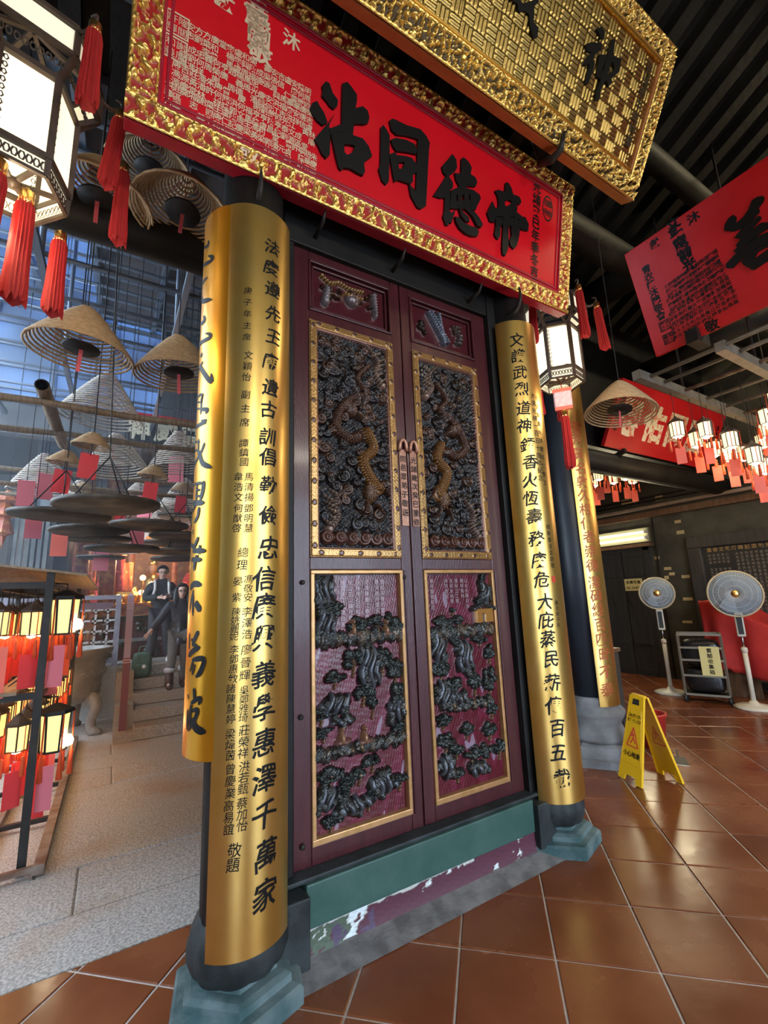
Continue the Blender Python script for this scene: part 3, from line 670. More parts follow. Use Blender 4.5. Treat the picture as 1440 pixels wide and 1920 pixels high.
# ================================================================== plaques and couplet boards
NAMES = '陳李張黃何林梁吳鄧曾馮羅蔡葉郭鄭謝許周趙劉楊唐潘蘇盧麥余朱譚關方廖江莊洪區馬文成德昌榮福祥安興隆泰和順利廣源生記堂信義仁壽康寧光華明輝志忠國慶元亨貞吉'
def ornament(L, w, seed, rope=True):
    """gilded openwork carving: height and paint over a strip of length L and width w"""
    U, V = np.meshgrid(np.linspace(0, L, int(L/.0048)+1), np.linspace(0, w, int(w/.0048)+1), indexing='ij')
    wu = U+.018*smooth_noise(U*7, V*7, seed+3, 2); wv = V+.018*smooth_noise(U*7, V*7, seed+4, 2)
    f = smooth_noise(wu*5.2, wv*5.2, seed, 3)+.55*smooth_noise(wu*11, wv*11, seed+1, 3)-.05
    scale = np.sin(wu*430+smooth_noise(U*9, V*9, seed+6, 1)*4)*np.sin(wv*430)
    H = np.where(f > 0, .004+np.clip(f*.045, 0, .019)+.0022*scale, -.003); g = f > -.02
    e = np.minimum(V, w-V)
    if rope:
        rp = e < .017; rh = .012*np.sqrt(np.clip(1-((e-.0085)/.0095)**2, 0, 1))*(.62+.38*np.abs(np.sin(U*95+V*200))); H = np.where(rp, rh, H); g = g | rp
    C = np.where(g[..., None], (.88, .60, .17, .92), (.34, .012, .012, .0)); return U, V, H, C
def strip(P, a0, b0, a1, b1, w, seed, name, parent, h0=.0, base_red=True, flip=False, C2=None):
    """carved strip from plane point (a0,b0) to (a1,b1); its width runs to the left of that direction"""
    L = math.hypot(a1-a0, b1-b0); dx, dy = (a1-a0)/L, (b1-b0)/L; U, V, H, C = ornament(L, w, seed)
    if C2 is not None: C = np.where(C[..., 3:] < .5, C2, C)
    A = a0+U*dx-V*dy; B = b0+U*dy+V*dx
    X = np.array(P.P)+A[..., None]*np.array(P.U)+B[..., None]*np.array(P.V)+(H+h0)[..., None]*np.array(P.N)
    off = np.array(parent.location); return grid_mesh(name, X-off, 'gilt_relief', parent, col=C)
def pbox(P, a0, a1, b0, b1, h0, h1, name, m_, parent, bev=0):
    m = MB(); q = [P.pt(a, b, h) for h in (h0, h1) for a, b in ((a0, b0), (a1, b0), (a1, b1), (a0, b1))]
    m.add(q, [(0, 3, 2, 1), (4, 5, 6, 7), (0, 1, 5, 4), (1, 2, 6, 5), (2, 3, 7, 6), (3, 0, 4, 7)]); o = m.build(name, m_, parent, world=True)
    if bev: x = o.modifiers.new('bevel', 'BEVEL'); x.width = bev; x.segments = 2
    return o
# ---- great red plaque over the doors
BP = Plane((-.10, 1.955, 3.675), (1, 0, 0), (0, -.19, 1.015)); BW, BH = 3.05, 1.035
ban = thing('temple_plaque', 'great glossy red plaque with four black characters and gilded dragon border over the doors', 'plaque', (1.4, 2.0, 3.6))
pbox(BP, 0, BW, 0, BH, -.085, -.004, 'board', 'red_lacquer_side', ban, .004)
pbox(BP, .13, BW-.13, .12, BH-.12, -.005, .004, 'field', 'red_lacquer', ban)
for k, (d, hh) in enumerate(((.125, .016), (.155, .010))):
    for a in ((d, BW-d, d-.005, d+.012), (d, BW-d, BH-d-.012, BH-d+.005)): pbox(BP, *a, 0, hh, 'inner_moulding', 'red_lacquer_side', ban, .003)
    for a in ((d, d+.015, d, BH-d), (BW-d-.015, BW-d, d, BH-d)): pbox(BP, *a, 0, hh, 'inner_moulding', 'red_lacquer_side', ban, .003)
strip(BP, 0, .0, BW, .0, .125, 3, 'carved_border', ban, .004); strip(BP, BW, BH, 0, BH, .125, 8, 'carved_border', ban, .004)
strip(BP, BW, .11, BW, BH-.11, .135, 15, 'carved_border', ban, .004); strip(BP, 0, BH-.11, 0, .11, .135, 22, 'carved_border', ban, .004)
S1 = (5.538, 560, 140); S2 = (5.333, 800, 280)
ZHAN = [[(230,140),(270,95),(310,120),(340,215),(395,290),(390,345),(350,382),(310,350),(270,290),(228,245),(238,190)],
 [(105,370),(130,320),(178,300),(205,350),(255,430),(285,520),(235,548),(180,505),(140,450)],
 [(150,695),(230,600),(290,530),(360,435),(310,520),(300,570),(335,600),(315,650),(310,850),(270,890),(225,840),(190,760)],
 [(440,120),(490,105),(530,150),(590,235),(590,300),(575,375),(560,520),(548,665),(440,665),(430,560),(435,300)],
 [(560,380),(650,355),(700,400),(718,470),(705,525),(660,540),(600,535),(545,545)],
 [(310,610),(440,620),(445,680),(455,750),(460,830),(490,860),(500,960),(455,990),(425,1015),(400,985),(370,870),(345,750)],
 [(430,640),(545,655),(650,690),(710,770),(745,870),(690,910),(655,950),(620,920),(540,840),(570,765),(510,750),(440,750)],
 [(430,850),(490,860),(540,835),(650,900),(660,950),(672,1030),(650,1070),(590,1040),(520,1000),(455,990),(430,980)], [(300,595),(420,545),(445,560),(445,625),(370,622),(310,645)]]
TONG = [[(838,570),(862,545),(890,580),(930,650),(928,850),(920,1130),(890,1162),(850,1120),(815,1000),(832,960),(838,700)],
 [(925,500),(960,480),(1010,500),(1100,545),(1250,590),(1310,660),(1345,730),(1335,800),(1325,1000),(1305,1380),(1250,1412),(1215,1395),(1150,1280),(1125,1150),(1200,1225),(1220,690),(1100,655),(1000,645),(950,600)],
 [(940,700),(990,680),(1100,700),(1190,745),(1212,800),(1205,845),(1100,825),(1000,815),(965,770)],
 [(925,850),(990,825),(1015,930),(1025,1000),(1060,1000),(1060,1110),(1000,1115),(980,1135),(960,1050),(940,930)],
 [(985,855),(1100,870),(1160,890),(1215,970),(1210,1025),(1165,1070),(1170,1130),(1140,1155),(1000,1110),(1015,1000),(1055,1000),(1085,930),(1010,935)]]
DE = [[(135,190),(240,65),(280,120),(288,200),(265,240),(215,275),(175,278),(150,250)],
 [(50,480),(110,390),(190,265),(245,350),(245,400),(215,430),(215,540),(210,620),(225,650),(270,625),(230,755),(205,745),(200,775),(175,775),(145,690),(160,640),(165,500),(120,505)],
 [(330,110),(350,98),(400,140),(432,200),(420,270),(395,290),(375,405),(310,405),(325,270)], [(262,255),(330,265),(420,265),(470,300),(488,350),(470,390),(400,385),(310,388),(275,320)],
 [(225,430),(310,390),(450,425),(512,478),(400,475),(230,475)], [(210,540),(400,525),(505,525),(470,622),(210,607)], [(225,430),(276,430),(276,600),(213,600)], [(292,440),(330,440),(330,600),(292,600)], [(353,440),(398,440),(398,600),(353,600)], [(416,430),(500,465),(520,510),(490,570),(416,600)],
 [(262,690),(300,700),(345,750),(415,785),(470,800),(500,840),(485,885),(430,885),(370,860),(310,810),(275,750)], [(300,600),(345,650),(400,700),(405,745),(365,740),(320,680)], [(350,605),(450,640),(500,700),(538,770),(520,802),(480,780),(440,700),(410,660)]]
DI = [[(770,350),(795,345),(830,400),(845,460),(840,490),(760,500),(765,440)], [(665,430),(700,420),(760,440),(860,470),(910,490),(928,540),(910,570),(850,545),(800,520),(760,530),(700,530),(690,480)],
 [(700,520),(760,525),(765,580),(790,585),(850,530),(890,600),(880,640),(940,690),(965,690),(1000,760),(995,830),(930,815),(890,760),(905,720),(860,690),(820,690),(740,690),(680,680),(655,745),(615,735),(585,650),(640,535),(665,600),(700,595)],
 [(670,690),(740,700),(735,770),(720,780),(715,880),(695,915),(670,890),(660,860),(672,780)], [(745,640),(820,640),(815,720),(800,800),(795,1000),(765,1080),(740,1060),(735,1000),(745,780)], [(820,740),(880,750),(915,790),(900,900),(880,980),(850,1010),(820,980),(805,930),(830,880)], [(735,705),(885,700),(900,770),(740,785)]]
for polys, S in ((ZHAN, S1), (TONG, S1), (DE, S2), (DI, S2)):
    m = MB()
    for k, p in enumerate(polys): BP.outline(m, p, *S, h=.003, th=.016+.0006*k)
    m.build('character', 'ink', ban, world=True)
m = MB()
for k, ch in enumerate('光緒癸巳年季冬吉旦'):
    px, py = 1006-.8*k, 352+k*22.6; BP.char(m, ch, px, py, .088, bold=.02, h=.008)
m.build('date_inscription', 'ink', ban, world=True)
m = MB(); a, b = BP.uv(1026, 392)
for k in range(24):
    t0, t1 = 2*PI*k/24, 2*PI*(k+1)/24
    q = [BP.pt(a+r*.058*math.cos(t), b+r*.10*math.sin(t), .005) for r, t in ((1, t0), (1, t1), (.86, t1), (.86, t0))]; m.add(q, [(0, 1, 2, 3)])
for (du, dv, ch) in ((-.022, .04, '福'), (.022, .04, '壽'), (-.022, -.035, '康'), (.022, -.035, '寧')): BP.charuv(m, ch, a+du, b+dv, .06, h=.005, bold=.01)
m.build('oval_seal', 'ink', ban, world=True)
# gilded donor lists
m = MB(); rr = random.Random(5)
q = [BP.uv(*p) for p in ((358, 45), (577, 166), (592, 330), (304, 190))]
for tier in range(4):
    v0 = .075
    t = tier/4
    aL = q[0][0]+(q[3][0]-q[0][0])*t; bL = q[0][1]+(q[3][1]-q[0][1])*t; aR = q[1][0]+(q[2][0]-q[1][0])*t; bR = q[1][1]+(q[2][1]-q[1][1])*t
    n = int((aR-aL)/.034)
    for k in range(n):
        for j in range(3):
            if rr.random() < .13: continue
            f = k/(n-1); BP.charuv(m, rr.choice(NAMES), aL+(aR-aL)*f, bL+(bR-bL)*f-.02-j*.041, .041, h=.007, bold=.008, jit=.02)
BP.char(m, '沐', 546, 78, .10, h=.007, bold=.02); BP.char(m, '獻', 421, 3, .10, h=.007, bold=.02); BP.char(m, '敬', 468, 288, .10, h=.007, bold=.02)
for (sx, sy) in ((333, 49), (329, 94)):
    a, b = BP.uv(sx, sy)
    for (x0, x1, y0, y1) in ((-.05, .05, .048, .056), (-.05, .05, -.056, -.048), (-.05, -.043, -.05, .05), (.043, .05, -.05, .05)):
        m.add([BP.pt(a+x, b+y, .007) for x, y in ((x0, y0), (x1, y0), (x1, y1), (x0, y1))], [(0, 1, 2, 3)])
    for du in (-.022, .022):
        for dv in (-.024, .024): BP.charuv(m, rr.choice(NAMES), a+du, b+dv, .044, h=.007)
m.build('donor_list', 'gold_letter', ban, world=True)
m = MB()
for k in range(9):
    px, py = 478+1.2*k, -20+k*15; BP.char(m, '文武二帝殿前同人敬'[k], px, py, .115, h=.007, bold=.03, sx=1.1)
m.build('dedication', 'gold_letter', ban, world=True)
# iron hooks that hold the plaque
for px, py in ((482, 372), (962, 575)):
    p = at_y(px, py, 2.0); m = MB(); m.tube(curve([(p.x, 2.16, p.z-.04), (p.x, 2.06, p.z-.06), (p.x, 1.95, p.z-.02), (p.x, 1.925, p.z+.05), (p.x, 1.93, p.z+.12)], 14), list(np.linspace(.026, .005, 14)), 8); m.build('hook', 'iron', ban, world=True)
for px, py in ((602, 425), (750, 492), (893, 553)):
    p = at_y(px, py, 2.05); m = MB(); m.tube([(p.x, 2.15, p.z), (p.x, 2.02, p.z+.01), (p.x, 1.98, p.z+.05)], [.014, .012, .004], 8); m.build('peg', 'iron', ban, world=True)

# ---- gilded lattice plaque, tilted forward above
GP = Plane((-.55, 1.515, 4.50), (1, 0, 0), (0, -.464, .909)); GW, GH = 3.85, 1.02
gp = thing('lattice_plaque', 'gilded plaque with woven lattice ground and black characters hung high above the red one', 'plaque', (1.4, 1.5, 4.5))
pbox(GP, 0, GW, 0, GH, -.09, -.004, 'board', mat('gilt_wood', (.36, .13, .04), .5, .1, c2=(.45, .18, .06), scale=10), gp, .004)
fa0, fa1, fb0, fb1 = .15, GW-.13, .17, GH-.16
U, V = np.meshgrid(np.arange(fa0, fa1, .0058), np.arange(fb0, fb1, .0058), indexing='ij')
cw, ch_ = .085, .085; i_, j_ = np.floor((U+V*.0)/cw), np.floor(V/ch_); chk = ((i_+j_) % 2) == 0
fu, fv = (U/cw) % 1, (V/ch_) % 1
H = np.where(chk, .009*np.abs(np.sin(fu*3*PI)), .009*np.abs(np.sin(fv*3*PI))); H = np.where(chk & (np.abs(fv-.5) > .42), .002, H); H = np.where(~chk & (np.abs(fu-.5) > .42), .002, H)
Cc = np.empty(U.shape+(4,)); Cc[:] = (.48, .34, .11, 1.0)
X = np.array(GP.P)+U[..., None]*np.array(GP.U)+V[..., None]*np.array(GP.V)+H[..., None]*np.array(GP.N)
grid_mesh('lattice_field', X-np.array(gp.location), 'gilt_relief', gp, col=Cc)
dk = (.05, .03, .01, .5)
strip(GP, 0, 0, GW, 0, .16, 41, 'carved_border', gp, .008, C2=dk); strip(GP, GW, GH, 0, GH, .14, 44, 'carved_border', gp, .008, C2=dk)
strip(GP, GW, .1, GW, GH-.1, .12, 47, 'carved_border', gp, .02, C2=dk); strip(GP, 0, GH-.1, 0, .1, .12, 49, 'carved_border', gp, .02, C2=dk)
for a in ((.13, GW-.11, .158, .172), (.13, GW-.11, GH-.165, GH-.145)): pbox(GP, *a, 0, .022, 'inner_moulding', 'gold_edge', gp, .003)
for a in ((.13, .15, .16, GH-.15), (GW-.14, GW-.12, .16, GH-.15)): pbox(GP, *a, 0, .022, 'inner_moulding', 'gilt_wood', gp, .003)
S4 = (3.79, 900, 0)
SHEN = [[(815,215),(845,200),(870,240),(865,290),(840,285)], [(735,325),(780,310),(845,320),(850,360),(800,400),(770,470),(710,470),(740,420),(775,385),(740,375)], [(770,440),(800,440),(790,500),(750,610),(730,600),(740,540)], [(830,400),(880,400),(880,440),(850,500),(860,560),(830,570),(810,550)], [(870,420),(920,405),(985,430),(970,520),(930,560),(900,575),(880,560),(935,500),(930,460)], [(840,520),(900,545),(890,590),(830,570)], [(920,290),(940,300),(925,420),(880,570),(850,620),(825,720),(800,725),(805,680),(840,570),(880,430)], [(880,580),(910,560),(920,600),(890,630)]]
TOP2 = [[(185,0),(250,0),(290,40),(410,0),(400,30),(370,60),(365,170),(400,210),(390,280),(365,285),(340,200),(330,110),(290,90),(260,100),(250,40)], [(150,-60),(420,-120),(430,-60),(180,0)], [(280,-260),(330,-260),(340,0),(290,0)]]
for polys in (SHEN, TOP2):
    m = MB()
    for k, p in enumerate(polys): GP.outline(m, p, *S4, h=.008, th=.012+.0005*k)
    m.build('character', 'ink', gp, world=True)
m = MB()
for k, ch in enumerate('光緒甲午年仲春'): GP.charuv(m, ch, GW-.23, GH-.25-k*.075, .08, h=.012, bold=.015)
m.build('date_inscription', mat('dim_ink', (.05, .035, .015), .5), gp, world=True)
m = MB()
p = at_plane(1050, 255, GP.P, GP.N); m.tube([(p.x, 1.66, 4.52), (p.x, 1.56, 4.45), (p.x, 1.49, 4.46), (p.x, 1.45, 4.56)], [.03, .028, .022, .012], 8); m.tube([(p.x, 1.66, 4.52), (p.x, 1.72, 4.9), (p.x, 1.7, 5.55)], .014, 6); m.build('hook', 'iron', gp, world=True)
m = MB()
for x in (.3, 2.6): m.tube([(x, 1.05, 5.42), (x, 1.2, 6.1)], .012, 6)
m.build('hanging_rod', 'iron', gp, world=True)

# ---- red plaque facing the hall from the side
RP = Plane((4.5, 2.08, 3.775), (0, -1, 0), (-.30, 0, 1.05)); RW, RH = 2.75, 1.09
rp_ = thing('side_plaque', 'matt red plaque with huge black character and black donor list under the tie beam', 'plaque', (4.5, .7, 3.78))
pbox(RP, 0, RW, 0, RH, -.06, 0, 'board', 'red_plaque', rp_, .006)
S5 = (9.6, 1340, 340)
SHAN = [[(180,890),(190,780),(260,660),(340,605),(400,640),(395,740),(420,745),(330,910)], [(330,910),(400,750),(520,650),(620,500),(680,340),(780,280),(880,265),(905,310),(880,380),(800,480),(820,560),(700,680),(480,860)],
 [(360,1020),(480,870),(700,690),(800,620),(845,640),(840,690),(740,800),(600,950),(450,1040)], [(385,1160),(480,1030),(600,930),(850,745),(940,745),(1050,700),(1060,800),(760,990),(640,1100),(520,1190),(420,1190)],
 [(340,1260),(420,1190),(560,1180),(760,1000),(1000,900),(1200,760),(1230,860),(900,1110),(640,1290),(400,1290)], [(205,1540),(220,1480),(380,1310),(480,1240),(700,1160),(950,960),(1250,820),(1260,900),(900,1140),(700,1250),(460,1440),(340,1565),(240,1570)],
 [(480,1450),(640,1290),(960,1110),(1200,1000),(1230,1090),(960,1180),(780,1280),(720,1420),(700,1590),(560,1530)], [(700,1420),(860,1300),(1000,1200),(1220,1080),(1180,1280),(960,1440),(720,1600),(660,1590)]]
m = MB()
for k, p in enumerate(SHAN):
    RP.outline(m, p, *S5, h=.002, th=.010+.0006*k)
m.build('character', 'ink', rp_, world=True)
m = MB(); rr = random.Random(9)
q = [RP.uv(*p) for p in ((1250, 535), (1340, 470), (1385, 570), (1265, 640))]
for tier in range(4):
    t = tier/4; aL = q[0][0]+(q[3][0]-q[0][0])*t; bL = q[0][1]+(q[3][1]-q[0][1])*t; aR = q[1][0]+(q[2][0]-q[1][0])*t; bR = q[1][1]+(q[2][1]-q[1][1])*t
    for k in range(13):
        for j in range(3): f = k/12; RP.charuv(m, rr.choice(NAMES), aL+(aR-aL)*f, bL+(bR-bL)*f-.01-j*.046, .041, bold=.02)
RP.char(m, '獻', 1228, 456, .09, bold=.03); RP.char(m, '沐', 1300, 408, .10, bold=.03); RP.char(m, '敬', 1335, 610, .11, bold=.03)
for k, ch in enumerate('文武二帝殿前恩光'): RP.char(m, ch, 1262+k*4.4, 420+k*11.0, .115, bold=.035)
for k, ch in enumerate('青衣陳沐閣敬會'): RP.char(m, ch, 1212+k*4.6, 505+k*14.5, .085, bold=.03)
for sy in (610, 634):
    a, b = RP.uv(1247+(sy-610)*.3, sy)
    for (x0, x1, y0, y1) in ((-.05, .05, .042, .05), (-.05, .05, -.05, -.042), (-.05, -.043, -.05, .05), (.043, .05, -.05, .05)): m.add([RP.pt(a+x, b+y, .003) for x, y in ((x0, y0), (x1, y0), (x1, y1), (x0, y1))], [(0, 1, 2, 3)])
    for du in (-.022, .022):
        for dv in (-.022, .022): RP.charuv(m, rr.choice(NAMES), a+du, b+dv, .044, bold=.02)
m.build('donor_list', 'ink', rp_, world=True)
p = at_x(1305, 640, 4.5); m = MB(); m.bb(4.42, 4.66, p.y-.05, p.y+.05, 3.72, 3.85); m.build('bracket', 'iron', rp_, world=True)
m = MB(); m.bar((4.5, -.4, 4.3), (4.75, -.4, 4.85), .05); m.bar((4.45, 1.6, 4.3), (4.72, 1.6, 4.85), .05); m.build('stay', 'black_wood', rp_, world=True)

# ---- red plaque above the lintel of the side bay
QP = Plane((4.93, 3.0, 3.20), (1, 0, 0), (0, -.32, .68)); QW, QH = 2.55, .80
qp = thing('bay_plaque', 'red plaque with pale worn lettering on the lintel behind the small lanterns', 'plaque', (6.2, 3.0, 3.2))
pbox(QP, 0, QW, 0, QH, -.05, 0, 'board', 'red_plaque', qp, .005)
m = MB()
for k, ch in enumerate('恩佑同慶'): QP.charuv(m, ch, .35+k*.52, .40, .46, bold=.05)
m.build('lettering', mat('worn_gilt', (.85, .78, .60), .4, .3, c2=(.8, .3, .2), scale=18, contrast=(.5, .6)), qp, world=True)
m = MB()
for k, ch in enumerate('光緒乙巳年'): QP.charuv(m, ch, .10, .68-k*.11, .10, bold=.02)
for k, ch in enumerate('沐恩弟子敬'): QP.charuv(m, ch, QW-.12, .6-k*.1, .09, bold=.02)
m.build('inscription', 'ink', qp, world=True)
m = MB()
for x in (5.3, 7.2): m.bar((x, 3.1, 3.15), (x, 2.96, 3.19), .05)
m.build('bracket', 'iron', qp, world=True)

# ---- curved couplet boards
def couplet(name, label, c, r, a0, a1, z0, z1, mface, edge='gold_edge', th=.014, round_=.0):
    t = thing(name, label, 'couplet board', (c[0], c[1], z0)); na, nz = 28, 60
    def pt(a, z, rad): return (c[0]+rad*math.sin(a), c[1]-rad*math.cos(a), z)
    A = [a0+(a1-a0)*i/na for i in range(na+1)]; m = MB(); vs = []; fs = []
    for i, a in enumerate(A):
        s = min(i, na-i)/na*(a1-a0)*r; d = 0
        if round_ and s < round_: d = round_-math.sqrt(max(0, round_**2-(round_-s)**2))
        for k in range(nz+1): vs.append(pt(a, z0+d+(z1-z0-2*d)*k/nz, r))
    for i in range(na): fs += [(i*(nz+1)+k, (i+1)*(nz+1)+k, (i+1)*(nz+1)+k+1, i*(nz+1)+k+1) for k in range(nz)]
    m.add(vs, fs, True); m.build('gilt_face', mface, t, world=True)
    b = MB(); vs2 = []; idx = [i*(nz+1) for i in range(na+1)]+[na*(nz+1)+k for k in range(1, nz+1)]+[i*(nz+1)+nz for i in range(na-1, -1, -1)]+[k for k in range(nz-1, 0, -1)]
    loop = [vs[i] for i in idx]; inn = [(c[0]+(p[0]-c[0])*(r-th)/r, c[1]+(p[1]-c[1])*(r-th)/r, p[2]) for p in loop]; n = len(loop)
    b.add(loop+inn, [(i, i+n, (i+1) % n+n, (i+1) % n) for i in range(n)]); b.build('edge', edge, t, world=True)
    g = MB(); g.add([(c[0]+(p[0]-c[0])*(r-th)/r, c[1]+(p[1]-c[1])*(r-th)/r, p[2]) for p in vs], [f[::-1] for f in fs], True); g.build('back', 'wood_brown', t, world=True)
    s = MB()
    for z in (z0+.5, z1-.5):
        for a in ((a0*.6+a1*.4), (a0*.4+a1*.6)): s.tube([pt(a, z, r-th-.0), pt(a, z, .14)], .012, 6)
    s.build('fixing', 'iron', t, world=True)
    t['cyl'] = [c[0], c[1], r]
    return t
def cyl_place(c, r, a, z, h=.0012):
    def f(u, v): q = a+u/r; return (c[0]+(r+h)*math.sin(q), c[1]-(r+h)*math.cos(q), z+v)
    return f
def write(t, name, items, m_, c, r, bold=0., shear=0., jit=0.):
    m = MB()
    for ch, px, py, s in items:
        a, z = at_cyl(px, py, c, r); put_char(m, ch, cyl_place(c, r, a, z), s, bold=bold, shear=shear, jit=jit, cut=True)
    return tag(m.build(name, m_, t, world=True), kind='stuff')
def run(txt, x0, y0, x1, y1, s): n = len(txt); return [(ch, x0+(x1-x0)*k/max(1, n-1), y0+(y1-y0)*k/max(1, n-1), s) for k, ch in enumerate(txt)]
B1C, B1R = (.508, 2.15), .222
B2C, B2R = (.52, 2.11), .20
B3C, B3R = (2.472, 2.16), .20
b1 = couplet('couplet_board', 'deep orange gilded curved board with large brush characters on the courtyard side of the column', B1C, B1R, R_(-150), R_(-30), .915, 3.46, 'gold_board_warm', round_=.05)
b2 = couplet('couplet_board', 'tall gilded curved board with columns of small donor names facing the hall', B2C, B2R, R_(-49), R_(55), .245, 3.46, 'gold_board')
b3 = couplet('couplet_board', 'tall gilded curved board beside the palace lantern with cursive black characters', B3C, B3R, R_(-72), R_(50), .275, 3.46, 'gold_board')
B4C, B4R = (3.93, 2.83), .225
b4 = couplet('couplet_board', 'narrow gilded curved board with reddish characters on the navy column', B4C, B4R, R_(-42), R_(28), .49, 3.6, 'gold_board')
# ---- writing on the boards
# large brush characters on the courtyard board: strokes as (points..., width) read off crop A, B, C of the photograph
BRUSH = [((5.815, 340, 430), [((240, 120), (215, 230), (190, 330), 14), ((295, 125), (290, 180), (240, 215), 26), ((245, 270), (232, 330), (225, 405), 20), ((225, 410), (300, 360), (345, 310), (295, 290), 30),
  ((220, 520), (223, 560), 30), ((290, 525), (215, 630), (185, 700), 26), ((220, 640), (205, 720), (165, 870), 11), ((180, 700), (235, 785), (335, 765), 34),
  ((200, 930), (180, 1040), (160, 1150), 20), ((245, 945), (255, 1000), (215, 1040), 28), ((205, 1040), (190, 1160), (150, 1290), 16), ((195, 1240), (215, 1240), (300, 1190), (320, 1150), (265, 1135), 28),
  ((220, 1355), (222, 1390), 34), ((175, 1350), (165, 1500), 14), ((240, 1440), (160, 1600), (140, 1700), 22), ((205, 1480), (250, 1570), (325, 1660), (328, 1570), 34), ((235, 1790), (160, 1860), (150, 1920), 18), ((235, 1790), (215, 1900), 22)]),
 ((5.33, 340, 740), [((135, 20), (130, 240), 16), ((205, 10), (195, 200), 22), ((150, 80), (190, 75), 14), ((150, 150), (190, 140), 14), ((200, 150), (260, 150), (240, 190), 26), ((120, 250), (150, 330), (245, 270), (200, 260), 26),
  ((175, 440), (170, 620), 18), ((130, 480), (190, 470), 14), ((235, 480), (190, 590), (110, 760), 22), ((180, 560), (210, 680), (305, 730), 34), ((130, 560), (180, 560), 14), ((150, 640), (120, 790), 16),
  ((225, 860), (215, 960), (190, 1060), 30), ((140, 870), (115, 1000), (110, 1090), 18), ((150, 960), (190, 950), 14), ((150, 1020), (190, 1010), 14), ((120, 1090), (230, 1080), 34), ((150, 1100), (110, 1200), 18), ((180, 1120), (165, 1220), (130, 1285), 24), ((160, 900), (150, 1080), 16), ((140, 900), (215, 880), 18),
  ((125, 1350), (120, 1400), 14), ((175, 1420), (130, 1520), (100, 1480), 24), ((120, 1560), (245, 1560), 30), ((190, 1500), (180, 1600), 18), ((110, 1650), (205, 1650), 28), ((165, 1600), (140, 1680), (130, 1760), 26), ((100, 1600), (85, 1740), 18)]),
 ((5.33, 340, 1080), [((90, 130), (130, 80), (205, 90), 36), ((125, 140), (100, 250), (80, 370), 20), ((120, 180), (115, 400), 22), ((140, 260), (195, 350), 40),
  ((85, 570), (80, 740), 18), ((175, 550), (140, 620), (110, 690), 28), ((110, 690), (160, 690), 16), ((100, 640), (150, 630), 16), ((75, 800), (130, 740), (190, 710), 30), ((110, 840), (225, 830), (190, 960), (145, 1010), 30), ((120, 850), (90, 960), 16), ((140, 880), (110, 990), 16),
  ((70, 1180), (75, 1230), 14), ((70, 1330), (60, 1540), 20), ((130, 1120), (135, 1240), 22), ((100, 1270), (190, 1220), (175, 1290), 24), ((105, 1280), (80, 1500), 20), ((110, 1350), (165, 1340), (130, 1450), (70, 1550), 24), ((110, 1420), (150, 1520), (250, 1560), 40)])]
m = MB()
for (sc, ox, oy), strokes in BRUSH:
    for q, st in enumerate(strokes):
        pts = [at_cyl(ox+x/sc, oy+y/sc, B1C, B1R) for x, y in st[:-1]]; P = curve([(a*B1R, z) for a, z in pts], 16); w = st[-1]/sc/400*.82; k = len(P); L = []; Rr = []
        for i in range(k):
            p, nx = np.array(P[max(i-1, 0)]), np.array(P[min(i+1, k-1)]); t_ = nx-p; t_ = t_/(np.hypot(*t_)+1e-9); f = i/(k-1); ww = w*min(1, .35+4*f, .25+3.2*(1-f)); c = np.array(P[i]); o_ = np.array((-t_[1], t_[0]))*ww
            h = .0012+.0001*q
            for pt_, Z in ((c+o_, L), (c-o_, Rr)): a = pt_[0]/B1R; Z.append((B1C[0]+(B1R+h)*math.sin(a), B1C[1]-(B1R+h)*math.cos(a), pt_[1]))
        m.add(L+Rr, [(i, i+k, i+k+1, i+1) for i in range(k-1)])
tag(m.build('brush_inscription', 'ink', b1, world=True), kind='stuff')
SC2 = [('法', 511, 464), ('度', 509, 502), ('遵', 512, 543), ('先', 513, 589), ('王', 513, 632), ('廟', 508, 678), ('遺', 508, 727), ('古', 504, 768), ('訓', 503, 819), ('倡', 504, 857), ('勤', 504, 910), ('儉', 504, 966), ('忠', 505, 1028), ('信', 497, 1085), ('廣', 496, 1136), ('興', 496, 1195), ('義', 496, 1264), ('學', 498, 1326), ('惠', 497, 1392), ('澤', 497, 1460), ('千', 497, 1528), ('萬', 500, 1601), ('家', 498, 1677)]
write(b2, 'couplet_text', [(c, x, y, .088+.020*(y > 1000)) for c, x, y in SC2], 'ink', B2C, B2R, bold=.016, shear=.12, jit=.035)
small = run('庚子年主席', 465, 545, 463, 632, .047)+run('文穎怡', 466, 666, 462, 707, .052)+run('副主席', 461, 740, 459, 792, .052)+run('譚鎮國', 457, 831, 458, 866, .05)
small += run('馬清揚', 467, 894, 467, 932, .048)+run('鄧明慧', 466, 953, 466, 990, .048)+run('韋浩文', 447, 894, 447, 932, .048)+run('何猷啓', 447, 953, 444, 990, .048)+run('總理', 456, 1036, 454, 1059, .055)
small += run('馮敬安', 466, 1086, 465, 1120, .046)+run('李澤浩', 463, 1147, 463, 1189, .05)+run('廖晉輝', 462, 1218, 459, 1266, .052)+run('吳鄭雅琦', 458, 1294, 456, 1345, .044)+run('晏紫', 446, 1090, 444, 1120, .048)+run('陳姚麗妮', 443, 1147, 439, 1193, .044)+run('李鄧惠敏', 439, 1218, 437, 1272, .046)+run('諸陳慧婷', 433, 1291, 433, 1348, .046)
small += run('莊榮祥', 458, 1369, 456, 1412, .05)+run('洪若甄', 458, 1437, 456, 1479, .05)+run('蔡加怡', 454, 1506, 454, 1548, .05)+run('梁煒茵', 432, 1376, 432, 1416, .048)+run('曾慶業', 432, 1442, 432, 1487, .05)+run('高易誼', 429, 1511, 429, 1555, .05)+run('敬題', 440, 1594, 437, 1622, .062)
